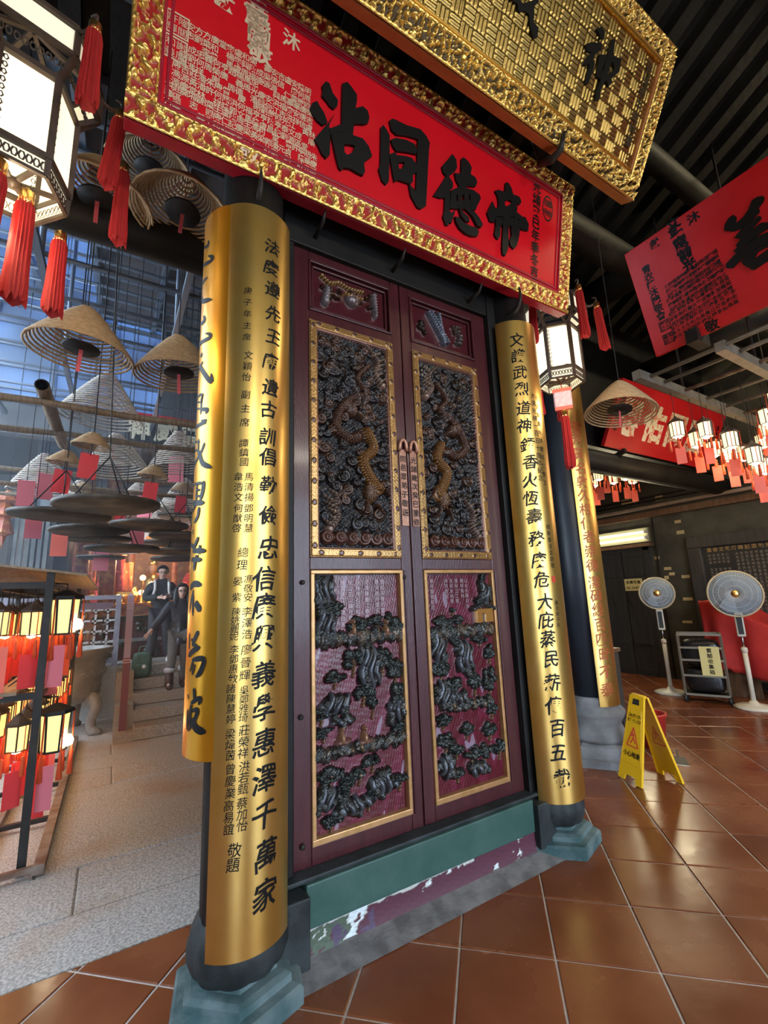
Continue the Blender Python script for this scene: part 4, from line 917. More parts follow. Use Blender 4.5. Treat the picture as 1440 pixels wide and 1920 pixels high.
write(b2, 'donor_names', [(c, x, y, q*.84) for c, x, y, q in small], 'ink', B2C, B2R, bold=.004, shear=.08, jit=.02)
SC3 = [('文', 969, 637), ('謨', 972, 667), ('武', 975, 698), ('烈', 979, 729), ('道', 982, 765), ('神', 984, 798), ('鍾', 990, 834), ('香', 995, 866), ('火', 994, 900), ('恆', 996, 934), ('壽', 1002, 968), ('務', 1006, 1010), ('庚', 1011, 1050), ('危', 1016, 1087), ('大', 1022, 1128), ('庇', 1024, 1163), ('蒸', 1028, 1198), ('民', 1034, 1235), ('薪', 1036, 1280), ('傳', 1039, 1323), ('百', 1045, 1365), ('五', 1047, 1411), ('載', 1054, 1460)]
write(b3, 'couplet_text', [(c, x, y, .108) for c, x, y in SC3], 'ink', B3C, B3R, bold=.016, shear=.12, jit=.035)
sm3 = run('大清光緒一百五十周年紀念', 999, 742, 1014, 896, .045)+run('文武廟重光誌慶同仁敬立', 1006, 747, 1022, 905, .038)+run('撰聯書法並題贈', 1027, 988, 1036, 1060, .035)+run('歲次庚子年', 1043, 1130, 1047, 1172, .032)
write(b3, 'dedication_text', sm3, 'ink', B3C, B3R, bold=.004)
m = MB(); a, z = at_cyl(1038, 1086, B3C, B3R); f = cyl_place(B3C, B3R, a, z); m.add([f(x, y) for x, y in ((-.016, -.02), (.016, -.02), (.016, .02), (-.016, .02))], [(0, 1, 2, 3)]); m.build('red_seal', mat('seal_red', (.6, .05, .02), .5), b3, world=True)
SC4 = [('聖', 1081, 801), ('芳', 1082, 823), ('賢', 1085, 850), ('名', 1090, 878), ('敦', 1092, 903), ('久', 1095, 928), ('相', 1098, 955), ('傳', 1101, 981), ('者', 1105, 1006), ('崇', 1108, 1033), ('德', 1111, 1060), ('潔', 1115, 1092), ('碑', 1119, 1117), ('經', 1122, 1143), ('百', 1126, 1171), ('四', 1128, 1199), ('時', 1134, 1227), ('不', 1136, 1260), ('泰', 1139, 1293)]
write(b4, 'couplet_text', [(c, x, y, .13) for c, x, y in SC4], 'orange_ink', B4C, B4R, bold=.012, jit=.03)

# ================================================================== lanterns
def tassel_mesh(L, r, name, m_, cap_m='brass', seed=1):
    """strands below a metal cap; origin at the top of the loop"""
    n = 34; rr = random.Random(seed); m = MB(); vs = []; fs = []
    prof = [(-.10*L, .75), (-.2*L, .95), (-.45*L, 1.0), (-.7*L, 1.08), (-.92*L, 1.25), (-1.0*L, 1.2)]
    jit = [(1.1 if q % 2 else .82)*rr.uniform(.9, 1.08) for q in range(n)]; end = [rr.uniform(-.06, .05)*L for _ in range(n)]
    for i, (z, k) in enumerate(prof):
        for q in range(n):
            a = 2*PI*q/n; w = r*k*(1 if i == 0 else jit[q]); vs.append((w*math.cos(a), w*math.sin(a), z+(end[q] if i >= 4 else 0)))
    for i in range(len(prof)-1): fs += [(i*n+q, i*n+(q+1) % n, (i+1)*n+(q+1) % n, (i+1)*n+q) for q in range(n)]
    fs.append(tuple((len(prof)-1)*n+q for q in range(n))[::-1]); m.add(vs, fs, False)
    t = m.build(name, m_)
    c = MB(); c.lathe([(r*.55, -.03*L), (r*.82, -.045*L), (r*.82, -.13*L), (r*.9, -.15*L), (r*.7, -.16*L)], 14); c.tube([(0, 0, 0), (0, 0, -.04*L)], r*.16, 6); cp = c.build('cap', cap_m, t)
    return t
TAS = tassel_mesh(.48, .030, 'tassel', 'tassel_red'); TCAP = TAS.children[0]
def add_tassel(parent, loc, L=.48, rot=(0, 0, 0), w=1.):
    o = TAS.copy(); COL.objects.link(o); o.parent = parent; o.location = loc; o.rotation_euler = rot; o.scale = (w, w, L/.48); c = TCAP.copy(); COL.objects.link(c); c.parent = o; return o
def hexp(r, z, k, rot=0.): a = rot+k*PI/3; return Vector((r*math.cos(a), r*math.sin(a), z))
def palace_lantern(label, loc, rz, top, tassels, card):
    t = thing('palace_lantern', label, 'lantern', loc, rz=rz, group=None)
    R0, Hb = .19, .40
    def quad_pane(name, m_, r0, z0, r1, z1, k, ins):
        a, b, c, d = hexp(r0, z0, k), hexp(r0, z0, k+1), hexp(r1, z1, k+1), hexp(r1, z1, k); ce = (a+b+c+d)/4
        q = [p+(ce-p)*ins for p in (a, b, c, d)]; n = (q[1]-q[0]).cross(q[3]-q[0]).normalized(); m = MB(); m.poly(q, n if n.dot(Vector((ce.x, ce.y, 0))) > 0 else -n, .004); return m.build(name, m_, t)
    fr = MB()
    for k in range(6):
        fr.bar(hexp(R0, -.01, k), hexp(R0, Hb+.02, k), .026); fr.bar(hexp(R0, 0, k), hexp(R0, 0, k+1), .022, .026); fr.bar(hexp(R0, Hb, k), hexp(R0, Hb, k+1), .022, .026)
        fr.bar(hexp(R0, Hb, k), hexp(.27, Hb+.09, k), .022); fr.bar(hexp(.27, Hb+.09, k), hexp(.27, Hb+.09, k+1), .02); fr.bar(hexp(.27, Hb+.09, k), hexp(.27, Hb+.235, k), .024); fr.bar(hexp(.27, Hb+.235, k), hexp(.27, Hb+.235, k+1), .022)
        fr.bar(hexp(.27, Hb+.235, k), Vector((0, 0, Hb+.36)), .018); fr.bar(hexp(R0, 0, k), hexp(R0*.98, -.085, k), .02); fr.bar(hexp(R0*.98, -.085, k), hexp(R0*.98, -.085, k+1), .014)
    fr.build('frame', 'lantern_wood', t)
    br = MB()
    for k in range(6): br.bar(hexp(R0*.95, -.02, k), Vector((0, 0, -.055)), .017)
    br.lathe([(0, -.075), (.03, -.065), (.034, -.05), (.02, -.035), (0, -.03)], 10); br.build('star_brace', 'lantern_wood', t)
    fz = MB()
    for k in range(6):
        for (r, z0, n) in ((.23, Hb+.045, 9), (R0*.985, -.045, 8)):
            for q in range(n):
                f0 = (q+.5)/n; p = hexp(r, z0, k).lerp(hexp(r, z0, k+1), f0); d = (hexp(r, z0, k+1)-hexp(r, z0, k)).normalized()
                fz.tube([p+d*.010*math.cos(s)+Vector((0, 0, .020*math.sin(s))) for s in np.linspace(0, 2*PI, 7)[:-1]], .0035, 4, closed=True)
        for q in range(10):       # pierced edging along each post
            z = .03+q*.036; p = hexp(R0, z, k); d = (hexp(R0, z, k+1)-p).normalized(); fz.tube([p+d*(.022+.008*math.cos(s))+Vector((0, 0, .013*math.sin(s))) for s in np.linspace(0, 2*PI, 6)[:-1]], .003, 4, closed=True)
    tag(fz.build('pierced_frieze', 'lantern_wood', t), kind='stuff')
    for k in range(6):
        quad_pane('pane', 'lantern_pane', R0*.97, .012, R0*.97, Hb-.012, k, .07); quad_pane('upper_pane', 'lantern_pane_dim', .262, Hb+.10, .262, Hb+.225, k, .07); quad_pane('lower_pane', 'lantern_pane_dim', R0*.95, -.08, R0*.95, -.012, k, .08)
    for k in range(6):
        p = hexp(.27, Hb+.22, k); q = hexp(.36, Hb+.24, k); m = MB(); m.tube(curve([p, p.lerp(q, .5)+Vector((0, 0, -.025)), q, q+Vector((0, 0, .035)), q+(p-q)*.3+Vector((0, 0, .045))], 12), list(np.linspace(.013, .005, 12)), 6); m.build('hook', 'lantern_wood', t)
        if k in tassels: add_tassel(t, q+Vector((0, 0, .0)), .46, (R_(3)*math.sin(k*2), R_(4)*math.cos(k*3), k))
    m = MB(); m.tube([(0, 0, Hb+.34), (0, 0, top)], .008, 6); m.build('hanging_cord', 'iron', t)
    if card:
        m = MB(); m.tube([(0, 0, -.07), (0, 0, -.135)], .004, 5); m.build('string', 'tassel_red', t)
        m = MB(); m.box((0, 0, -.215), (.145, .02, .16)); o = m.build('name_card', mat('card_pink', (.78, .42, .42), .6, c2=(.85, .55, .55), scale=30), t); b = o.modifiers.new('bevel', 'BEVEL'); b.width = .012; o.rotation_euler.z = R_(-64)
        m = MB(); m.box((0, 0, -.135), (.155, .024, .03)); m.box((0, 0, -.30), (.14, .024, .03)); o = m.build('card_rim', 'salmon_card', t); o.rotation_euler.z = R_(-64)
        add_tassel(t, (0, 0, -.30), .52, (0, 0, 0), 1.15)
        add_tassel(t, (.17, .10, -.07), .26); add_tassel(t, (-.10, .16, -.07), .26)
    return t
LL = palace_lantern('glowing hexagonal palace lantern at the courtyard end of the great red plaque', at_y(26, 322, 2.10), R_(14), 2.3, (0, 1, 2, 3, 4, 5), False)
LR = palace_lantern('glowing hexagonal palace lantern with pink name card beside the narrow gilded board', at_y(1050, 705, 2.28), R_(12), 1.6, (0, 1, 2, 3, 4, 5), True)
m = MB()
add_tassel(LL, (.05, -.02, -.06), .50, (R_(4), 0, 0), 1.1); add_tassel(LL, (.19, .12, -.08), .42); add_tassel(LL, (-.05, -.14, -.08), .55, (0, R_(3), 0), 1.3)
TAS.hide_render = False
# point lights added below and beside the two palace lanterns to carry their glow
def lamp(name, loc, power, color, r=.05, parent=None):
    l = D.lights.new(name, 'POINT'); l.energy = power; l.color = color; l.shadow_soft_size = r; o = D.objects.new(name, l); COL.objects.link(o); o.location = loc; return o
lamp('lantern_lamp', LL.location+Vector((0, 0, -.30)), 14, (1, .80, .50), .12); lamp('lantern_lamp', LR.location+Vector((-.25, -.55, -.40)), 11, (1, .80, .50), .12)
# the tassel prototype becomes the spare one hanging from the plaque's end
TAS.parent = LL; TAS.location = (.42, .14, .50)
tag(TAS)

# ---- small hanging lanterns
def small_lantern_proto(pane, tas, card, bulb):
    t = thing('small_lantern', 'small glass lantern with orange tassels', 'lantern'); R0, h = .062, .15
    fr = MB()
    for k in range(6):
        fr.bar(hexp(R0, 0, k), hexp(R0*1.05, h, k), .007); fr.bar(hexp(R0, 0, k), hexp(R0, 0, k+1), .007); fr.bar(hexp(R0*1.05, h, k), hexp(R0*1.05, h, k+1), .008)
    fr.lathe([(R0*1.2, h), (R0*1.15, h+.012), (.02, h+.05), (.008, h+.07)], 6, smooth=False); fr.build('frame', 'lantern_wood', t)
    m = MB(); m.lathe([(R0*.94, .005), (R0*.98, h-.005)], 6, smooth=False, cap=False); m.build('glass', pane, t)
    m = MB(); m.lathe([(0, -.012), (.022, -.005), (.028, .015), (.02, .035), (0, .045)], 10, c=(0, 0, -.012)); m.build('bulb', bulb, t)
    m = MB(); m.tube([(0, 0, h+.06), (0, 0, h+.40)], .003, 5); m.build('hanging_cord', 'iron', t)
    for k in range(4):
        q = hexp(R0*1.25, -.01, k*1.5); mm = MB(); mm.tube([q+Vector((0, 0, h+.01)), q], .003, 4); mm.lathe([(.006, -.02), (.011, -.03), (.009, -.05), (.012, -.07), (.014, -.13), (.004, -.135)], 8, c=q); mm.build('tassel', tas, t)
    m = MB(); m.box((0, 0, -.20), (.085, .003, .17)); m.tube([(0, 0, -.02), (0, 0, -.12)], .002, 4); m.build('wish_card', card, t)
    return t
SL = small_lantern_proto('small_pane', 'tassel_orange', 'salmon_card', 'bulb')
SLW = small_lantern_proto('small_pane_warm', 'tassel_orange', 'red_paper', 'bulb_warm')
def place_lantern(proto, first, loc, rz, label, group, cord=None, s=1.):
    o = proto if first else copy_tree(proto)
    o.location = loc; o.rotation_euler.z = rz; o.scale = (s, s, s); tag(o, label, 'lantern', group); return o
# frame with rails and rods over the side aisle
fr = thing('hanging_lantern_grid', 'grey metal hanging frame of rails and rods above the small lanterns', 'frame', (5.2, 1.8, 3.5))
RZ = 3.5
for Y in (2.1, 1.47):
    m = MB(); m.bar((4.12 if Y > 2 else 4.27, Y, RZ), (7.9, Y, RZ), .075, .09); m.build('rail', mat('grey_rail', (.16, .15, .13), .5, .3, c2=(.22, .20, .18), scale=10), fr, world=True)
for k, x in enumerate((4.3, 4.55, 4.95, 5.4, 5.85, 6.3, 6.75, 7.2, 7.6)):
    m = MB(); m.tube([(x, 2.1, RZ+.01), (x, .2, RZ+.01)], .02, 8); m.build('rod', 'rust_steel' if k % 3 == 2 else MATS['grey_rail'], fr, world=True)
for x in (5.0, 7.4):
    for Y in (2.1, 1.47): m = MB(); m.tube([(x, Y, RZ), (x, Y, zr(Y)+.1)], .012, 6); m.build('hanger', 'iron', fr, world=True)
rr = random.Random(17); first = True; nl = 0
spots = []
for k in range(8): spots.append((4.72+k*.36, 2.1, .10+.05*(k % 3)))
for row, Y in enumerate((1.92, 1.74, 1.56, 1.36, 1.16, .96)):
    for k, X in enumerate((4.95, 5.4, 5.85, 6.3, 6.75, 7.2, 7.6)): spots.append((X+rr.uniform(-.01, .01), Y+rr.uniform(-.05, .05), .0+.22*((k+row) % 3)+rr.uniform(0, .12)))
for (x, y, dz) in spots:
    if not seen((x, y, 3.0), 40): continue
    o = place_lantern(SL, first, (x, y, RZ-.42-dz), -1.15+rr.uniform(-.35, .35), 'small lit glass lantern with orange tassels and salmon wish card on the hanging frame', 'small lanterns on the hanging frame', s=.98); first = False; nl += 1
    for c in o.children:
        if c.name.startswith('hanging_cord'): q = ((.42+dz-(.043 if y == 2.1 else 0))/.98-.21)/.34; c.scale.z = q; c.location.z = .21-.21*q
for (x, y, p) in ((5.2, 1.9, 9), (6.0, 1.5, 14), (7.0, 1.3, 14), (6.4, 2.2, 8)): lamp('lantern_lamp', (x, y, 2.75), p, (1, .74, .38), .15)
for k, (px, py) in enumerate(((1122, 893), (1134, 882), (1150, 900), (1172, 893), (1186, 900), (1115, 905))):
    p = at_y(px, py, 3.9+.12*(k % 3)); o = place_lantern(SL, False, p-Vector((0, 0, .05)), -1.1+.2*(k % 3), 'small lit glass lantern hanging in the side bay under the lintel', 'lanterns in the side bay', s=1.1)
    for c in o.children:
        if c.name.startswith('hanging_cord'): c.scale.z = 4.3-p.z-.1 if False else 3.2; c.location.z = -.46
lamp('lantern_lamp', (6.2, 4.2, 2.6), 8, (1, .76, .42), .15)
# ================================================================== courtyard
zc = lambda Y: 5.15+.23*(Y-3.2)          # height of the courtyard roof
cr = thing('ceiling_courtyard', 'dark courtyard roof with a blue glazed side, an unseen strip left open for daylight, and steel bars', 'ceiling', kind='structure')
m = MB(); m.add([(-.45, 3.1, zc(3.1)), (3.3, 3.1, zc(3.1)), (3.3, 8.1, zc(8.1)), (-.45, 8.1, zc(8.1))]+[(-.45, 3.1, zc(3.1)+.08), (3.3, 3.1, zc(3.1)+.08), (3.3, 8.1, zc(8.1)+.08), (-.45, 8.1, zc(8.1)+.08)], [(0,3,2,1),(4,5,6,7),(0,1,5,4),(1,2,6,5),(2,3,7,6),(3,0,4,7)]); m.build('roof_boarding', mat('roof_board', (.05, .045, .05), .8, c2=(.09, .07, .065), scale=5), cr)
def glassmat():
    g = D.materials.new('tinted_glazing'); g.use_nodes = True; nt = g.node_tree; b = nt.nodes['Principled BSDF']; out = nt.nodes['Material Output']
    tr = nd(nt, 'ShaderNodeBsdfTransparent'); mx = nd(nt, 'ShaderNodeMixShader'); b.inputs['Base Color'].default_value = (.30, .40, .52, 1); b.inputs['Roughness'].default_value = .4
    tc = nd(nt, 'ShaderNodeTexCoord'); n = nd(nt, 'ShaderNodeTexNoise'); n.inputs['Scale'].default_value = 1.1; nt.links.new(tc.outputs['Object'], n.inputs['Vector'])
    r = nd(nt, 'ShaderNodeValToRGB'); r.color_ramp.elements[0].color = (.035, .06, .13, 1); r.color_ramp.elements[1].color = (.17, .24, .36, 1); r.color_ramp.elements[0].position = .35; r.color_ramp.elements[1].position = .65
    nt.links.new(n.outputs['Fac'], r.inputs[0]); nt.links.new(r.outputs[0], tr.inputs[0])
    mx.inputs[0].default_value = .35; nt.links.new(tr.outputs[0], mx.inputs[1]); nt.links.new(b.outputs[0], mx.inputs[2]); nt.links.new(mx.outputs[0], out.inputs[0]); MATS['tinted_glazing'] = g
glassmat()
for i in range(3, 5):  # outer bays stay unglazed, an unseen opening added to light the courtyard
    for j in range(4):
        x0, x1 = -3.9+i*.69, -3.9+(i+1)*.69; y0, y1 = 3.1+j*1.25, 3.1+(j+1)*1.25; m = MB(); m.add([(x0, y0, zc(y0)+.02), (x1-.02, y0, zc(y0)+.02), (x1-.02, y1-.02, zc(y1-.02)+.02), (x0, y1-.02, zc(y1-.02)+.02), (x0, y0, zc(y0)+.035), (x1-.02, y0, zc(y0)+.035), (x1-.02, y1-.02, zc(y1-.02)+.035), (x0, y1-.02, zc(y1-.02)+.035)], [(0,3,2,1),(4,5,6,7),(0,1,5,4),(1,2,6,5),(2,3,7,6),(3,0,4,7)]); m.build('pane', 'tinted_glazing', cr)
for x in (-3.9, -3.2, -2.5, -1.85, -1.15, -.45, .3, 1.1):
    m = MB(); m.bar((x, 3.1, zc(3.1)-.06), (x, 8.1, zc(8.1)-.06), .06, .10); m.build('rafter', 'steel_blue', cr)
for k in range(13):
    Y = 3.35+k*.38; m = MB(); m.tube([(-3.9, Y, zc(Y)-.14), (3.2, Y, zc(Y)-.14)], .022, 8); m.build('purlin', 'steel_blue', cr)
# lower steel grid the coils hang through
for k, (Y, z) in enumerate(((3.7, 4.1), (4.3, 4.15), (4.9, 4.2), (5.5, 4.25), (6.1, 4.3), (6.7, 4.3), (7.3, 4.3))):
    m = MB(); m.tube([(-3.9, Y, z), (3.15, Y, z)], .018, 8); m.build('grid_bar', 'steel_blue', cr)
for x in (-1.5, -.62, .35, 1.2):
    m = MB(); m.bar((x, 3.1, 4.02), (x, 7.9, 4.33), .045, .06); m.build('grid_bar', 'steel_blue', cr)
for (x, Y) in ((-.62, 3.7), (-.62, 5.5), (.35, 4.3), (.35, 6.1), (-1.5, 4.9), (1.2, 4.9)):
    m = MB(); m.tube([(x, Y, 4.1), (x, Y, zc(Y))], .02, 8); m.build('hanger', 'steel_blue', cr)
# wall above the inner hall: clerestory panes between mullions
cw = thing('wall_clerestory', 'glazed clerestory wall with slim bars above the inner hall front', 'wall', kind='structure')
m = MB(); m.bb(-6, 3.3, 7.95, 8.15, 4.05, 4.5); m.bb(.5, 3.3, 7.95, 8.15, 4.5, 6.5); m.build('lintel', 'wall_soot', cw)
for i in range(6):
    for j in range(2):
        x0 = -4.0+i*.75; m = MB(); m.bb(x0, x0+.73, 8.02, 8.04, 4.5+j*.95, 5.43+j*.95); m.build('pane', 'tinted_glazing', cw)
for i in range(7):
    m = MB(); x0 = -4.01+i*.75; m.bb(x0-.025, x0+.025, 7.98, 8.06, 4.5, 6.45); m.build('mullion', 'steel_blue', cw)
for z in (4.75, 5.1, 5.44, 5.8, 6.1): m = MB(); m.bb(-4.0, .5, 7.97, 8.01, z-.018, z+.018); m.build('glazing_bar', 'steel_blue', cw)
m = MB(); m.bb(-6, 3.5, 7.95, 12.6, 4.5, 4.6); tag(m.build('ceiling_inner_hall', 'black_wood'), 'black ceiling of the inner hall', 'ceiling', kind='structure')

# ---- incense coils
def coil_mesh(R, h, turns, r, m_):
    pts = []; n = int(turns*26)
    for i in range(n+1):
        f = i/n; a = f*turns*2*PI; q = .02+(R-.02)*f**.85; pts.append((q*math.cos(a), q*math.sin(a), -h*f))
    m = MB(); m.tube(pts, r, 5); return m
CO = {}
def coil_proto(kind):
    R, h, turns, r, mm = {'brown': (.30, .33, 17, .0078, 'incense'), 'pale': (.30, .40, 17, .0055, 'incense_pale'), 'small': (.12, .10, 9, .0052, 'incense')}[kind]
    t = thing('incense_coil', 'incense coil', 'incense coil'); coil_mesh(R, h, turns, r, mm).build('spiral', mm, t)
    for k in range(3):
        a = k*2*PI/3+.4; m = MB(); m.tube([(.01*math.cos(a), .01*math.sin(a), 0)]+[((.02+(R-.02)*f**.85)*math.cos(a), (.02+(R-.02)*f**.85)*math.sin(a), -h*f) for f in (.3, .6, .95)], .0025, 4); m.build('thread', mat('pink_thread', (.55, .12, .16), .7), t)
    if kind == 'brown':
        m = MB(); m.lathe([(0, -.012), (.10, -.012), (.105, 0), (.09, .006), (0, .004)], 24, c=(0, 0, -h*.86)); m.build('ash_tray', 'iron', t)
        m = MB(); m.tube([(0, 0, 0), (0, 0, -h*.86)], .002, 4); m.box((0, .0, -h*.86-.09), (.022, .002, .15)); m.build('paper_slip', mat('slip', (.62, .10, .12), .7), t)
    if kind == 'small':
        m = MB(); m.tube([(0, 0, 0), (0, 0, -h-.06)], .003, 4); m.build('string', 'iron', t)
        m = MB(); m.box((0, 0, -h-.13), (.105, .003, .17)); m.build('wish_card', 'red_paper', t)
    m = MB(); m.tube([(0, 0, -.02), (0, 0, 1)], .004, 5); m.build('hanging_chain', 'iron', t); return t
for k in ('brown', 'pale', 'small'): CO[k] = [coil_proto(k), True]
def coil(kind, px, py, k, label, tilt=(0, 0), roof=zc, s=1., group=None):
    pr, first = CO[kind]; o = pr if first else copy_tree(pr); CO[kind][1] = False
    p = at_d(px, py, k); o.location = p; o.scale = (s, s, s); o.rotation_euler = (R_(tilt[0]), R_(tilt[1]), 0); tag(o, label, 'incense coil', group)
    for c in o.children:
        if c.name.startswith('hanging_chain'):
            c.rotation_euler = Matrix.Rotation(0, 3, 'X').to_euler(); c.scale.z = (roof(p.y)-p.z)/s+.02
            c.rotation_euler = o.rotation_euler.to_matrix().inverted().to_euler()
    return o
coil('brown', 165, 577, 2.9, 'brown incense coil in the daylight with black ash tray inside', (2, 3), group='incense coils')
coil('brown', 335, 630, 3.3, 'brown incense coil half hidden by the deep orange gilded board', (2, -3), group='incense coils')
coil('brown', 352, 335, 2.9, 'shaded brown incense coil under the lower edge of the great red plaque', (-4, 4), group='incense coils')
coil('brown', 190, 300, 2.75, 'shaded brown incense coil behind the palace lantern at the courtyard', (0, 0), group='incense coils')
coil('brown', 285, 258, 3.4, 'shaded brown incense coil mostly hidden behind the corner of the great plaque', group='incense coils')
coil('brown', 1160, 716, 4.1, 'brown incense coil hanging beside the red bay plaque', (0, 10), lambda Y: zr(Y)+.1, group='incense coils')
coil('pale', 205, 700, 3.6, 'pale incense coil hanging just below the sunlit brown one', (2, 4), group='incense coils')
for (px, py, k) in ((218, 812, 4.3), (335, 808, 4.5), (85, 850, 4.6), (262, 903, 5.6), (347, 896, 5.2), (318, 930, 6.2), (226, 985, 6.6), (150, 900, 5.4)):
    coil('pale', px, py, k, 'pale incense coil hanging over the round trays', (random.uniform(-4, 6), random.uniform(-6, 6)), group='pale incense coils over the trays')
for (px, py, k, lb) in ((177, 812, 3.0, 'bent cap-shaped incense coil with red wish card above the widest tray'), (127, 845, 3.25, 'small incense coil with red wish card beside the cap-shaped one'), (290, 873, 3.75, 'small incense coil with red wish card above the pale-bottomed tray'), (345, 905, 4.6, 'small incense coil with card beside the gilded board edge'), (160, 905, 4.4, 'small incense coil with card between the trays'), (230, 940, 5.2, 'small incense coil with card behind the trays')):
    coil('small', px, py, k, lb, (4, 5), group='small incense coils with wish cards')
for k, (px, py, kk, mm, lb) in enumerate(((48, 925, 3.4, 'pink_paper', 'pink wish card catching sun above the lantern rack'), (85, 912, 3.9, 'pink_paper', 'pale pink wish card hanging behind a tray'), (63, 985, 3.3, 'pink_paper', 'pink wish card below the widest tray'), (111, 1018, 4.0, 'salmon_card', 'narrow pink wish card below the middle tray'), (258, 1000, 5.0, 'pink_paper', 'bright pink wish card between two trays'), (272, 945, 4.9, 'pink_paper', 'pale wish card behind the pale-bottomed tray'), (190, 1045, 6.2, 'pink_paper', 'magenta wish card under the lowest trays'), (330, 880, 4.8, 'pink_paper', 'pale pink wish card close to the gilded board'))):
    p = at_d(px, py, kk); t = thing('wish_card', lb, 'card', p, rz=random.uniform(-.5, .5)); w = 26*kk/837; h = 50*kk/837
    m = MB(); m.box((0, 0, 0), (w, .003, h)); m.build('paper', mm, t); m = MB(); m.tube([(0, 0, h/2-.01), (0, 0, zc(p.y)-p.z+.01)], .0025, 4); m.build('string', 'iron', t)
# ---- round ash trays on rods
def tray_proto():
    t = thing('ash_tray', 'tray', 'tray'); m = MB(); m.lathe([(0, -.016), (.29, -.016), (.30, -.008), (.30, .010), (.285, .010), (.28, .0), (0, .0)], 44); m.build('disc', mat('tray_iron', (.055, .048, .042), .6, .3, c2=(.16, .14, .12), scale=6, detail=7, contrast=(.45, .75), rnd=.3), t)
    for k in range(3): a = k*2*PI/3+.5; m = MB(); m.tube([(.22*math.cos(a), .22*math.sin(a), 0), (0, 0, .32)], .0045, 5); m.build('rod', 'iron', t)
    m = MB(); m.tube([(0, 0, .31), (0, 0, 1)], .004, 5); m.build('hanging_chain', 'iron', t); return t
tp = tray_proto(); first = True
for (px, py, w, lb) in ((203, 947, 176, 'widest dark round ash tray hung on three rods under a red card'), (115, 966, 162, 'dark round ash tray overlapped by the widest one'), (282, 985, 132, 'pale-bottomed round ash tray hung on three rods'), (170, 994, 130, 'stained round ash tray in the second row'), (182, 1010, 116, 'grey-bottomed round ash tray under the stained one'), (230, 1028, 124, 'thin round ash tray in the lowest row'), (345, 1006, 118, 'round ash tray cut by the gilded board'), (190, 1045, 80, 'small-looking round ash tray far over the steps'), (345, 968, 90, 'round ash tray close to the gilded board edge'), (335, 1033, 110, 'lowest round ash tray over the steps'), (330, 1047, 86, 'far round ash tray above the visitors'), (318, 1018, 92, 'middle round ash tray above the visitors')):
    k = 837*.6/w; p = at_d(px, py, k); o = tp if first else copy_tree(tp); first = False; o.location = p; o.rotation_euler = (R_(random.uniform(-2, 2)), R_(random.uniform(-2, 2)), random.uniform(0, 2)); tag(o, lb, 'tray', 'round ash trays')
    for c in o.children:
        if c.name.startswith('hanging_chain'): c.location.z = 0; c.scale.z = 1; v = (zc(p.y)-p.z); c.location.z = .31-.31*(v-.31)/.69; c.scale.z = (v-.31)/.69+.02
# ---- bamboo poles
for k, (Y, z, x0, x1, r, lb) in enumerate(((3.59, 2.90, -2.6, 1.0, .024, 'brown bamboo pole nearest the gilded boards'), (4.28, 2.92, -2.6, 1.2, .024, 'brown bamboo pole behind the black-ended one'), (5.5, 2.90, -2.6, 1.4, .024, 'bamboo pole hung over the widest trays'), (6.3, 2.92, -2.8, 1.6, .022, 'far bamboo pole over the steps'), (4.9, 2.62, -2.6, 1.4, .02, 'thin bamboo pole among the pale coils'), (7.0, 2.95, -2.8, 1.8, .022, 'bamboo pole in front of the inner hall'))):
    t = thing('bamboo_pole', lb, 'pole', ((x0+x1)/2, Y, z), group='bamboo poles'); m = MB(); n = 24
    m.tube([(x0+(x1-x0)*i/n, Y, z+.006*math.sin(i)) for i in range(n+1)], [r*(1.12 if i % 4 == 0 else 1) for i in range(n+1)], 10); m.build('culm', 'bamboo', t, world=True)
    for x in (x0+.4, x1-.3): m = MB(); m.tube([(x, Y, z), (x, Y, zc(Y)+.01)], .006, 5); m.build('chain', 'iron', t, world=True)
t = thing('bamboo_pole', 'thick bamboo pole with a black disc shading its hollow end laid across the others', 'pole', (-.49, 4.1, 2.96), group='bamboo poles'); m = MB()
m.tube([(-.49, 3.45, 2.968), (-.485, 4.1, 2.972), (-.475, 4.75, 2.975)], .042, 14, cap=False); m.tube([(-.49, 3.46, 2.968), (-.475, 4.74, 2.975)], .034, 14); o = m.build('culm', 'bamboo', t, world=True)
m = MB(); m.lathe([(0, 0), (.034, 0)], 14, c=(-.49, 3.452, 2.968), M=Matrix.Rotation(R_(90), 3, 'X')); m.build('dark_end_disc', 'black_plastic', t, world=True)  # black disc put in for the shade inside the hollow pole

# ---- lantern rack
rk = thing('lantern_rack', 'two-tier iron rack of prayer lanterns standing on the courtyard paving', 'rack', (-.6, 5.1, 0))
def rbar(name, p, q, w, h=None, m_='iron'): mm = MB(); mm.bar(p, q, w, h); return mm.build(name, m_, rk, world=True)
XL, XR, Y0, Y1 = -.93, -.36, 3.66, 6.62
for x in (XL, XR):
    for Y in (Y0, Y1): rbar('post', (x, Y, 0), (x, Y, 1.76), .042)
for x in (-.95, -.27): rbar('base_rail', (x, 3.58, .04), (x, 6.7, .04), .055, .05, 'rust_steel')
rbar('base_rail', (-.60, 3.58, .04), (-.60, 6.7, .04), .045, .045, 'rust_steel')
for Y in (3.6, 4.35, 5.1, 5.85, 6.68): rbar('base_cross_bar', (-.95, Y, .045), (-.27, Y, .045), .035, .03, 'rust_steel' if Y in (3.6, 6.68) else 'iron')
for z in (1.0, 1.68):
    for x in (XL, XR, -.65): rbar('tier_rail', (x, Y0, z), (x, Y1, z), .035, .045, 'wood_brown' if z < 1.5 else 'iron')
    for Y in (Y0, 4.65, 5.64, Y1): rbar('tier_cross_bar', (XL, Y, z), (XR, Y, z), .03, .04)
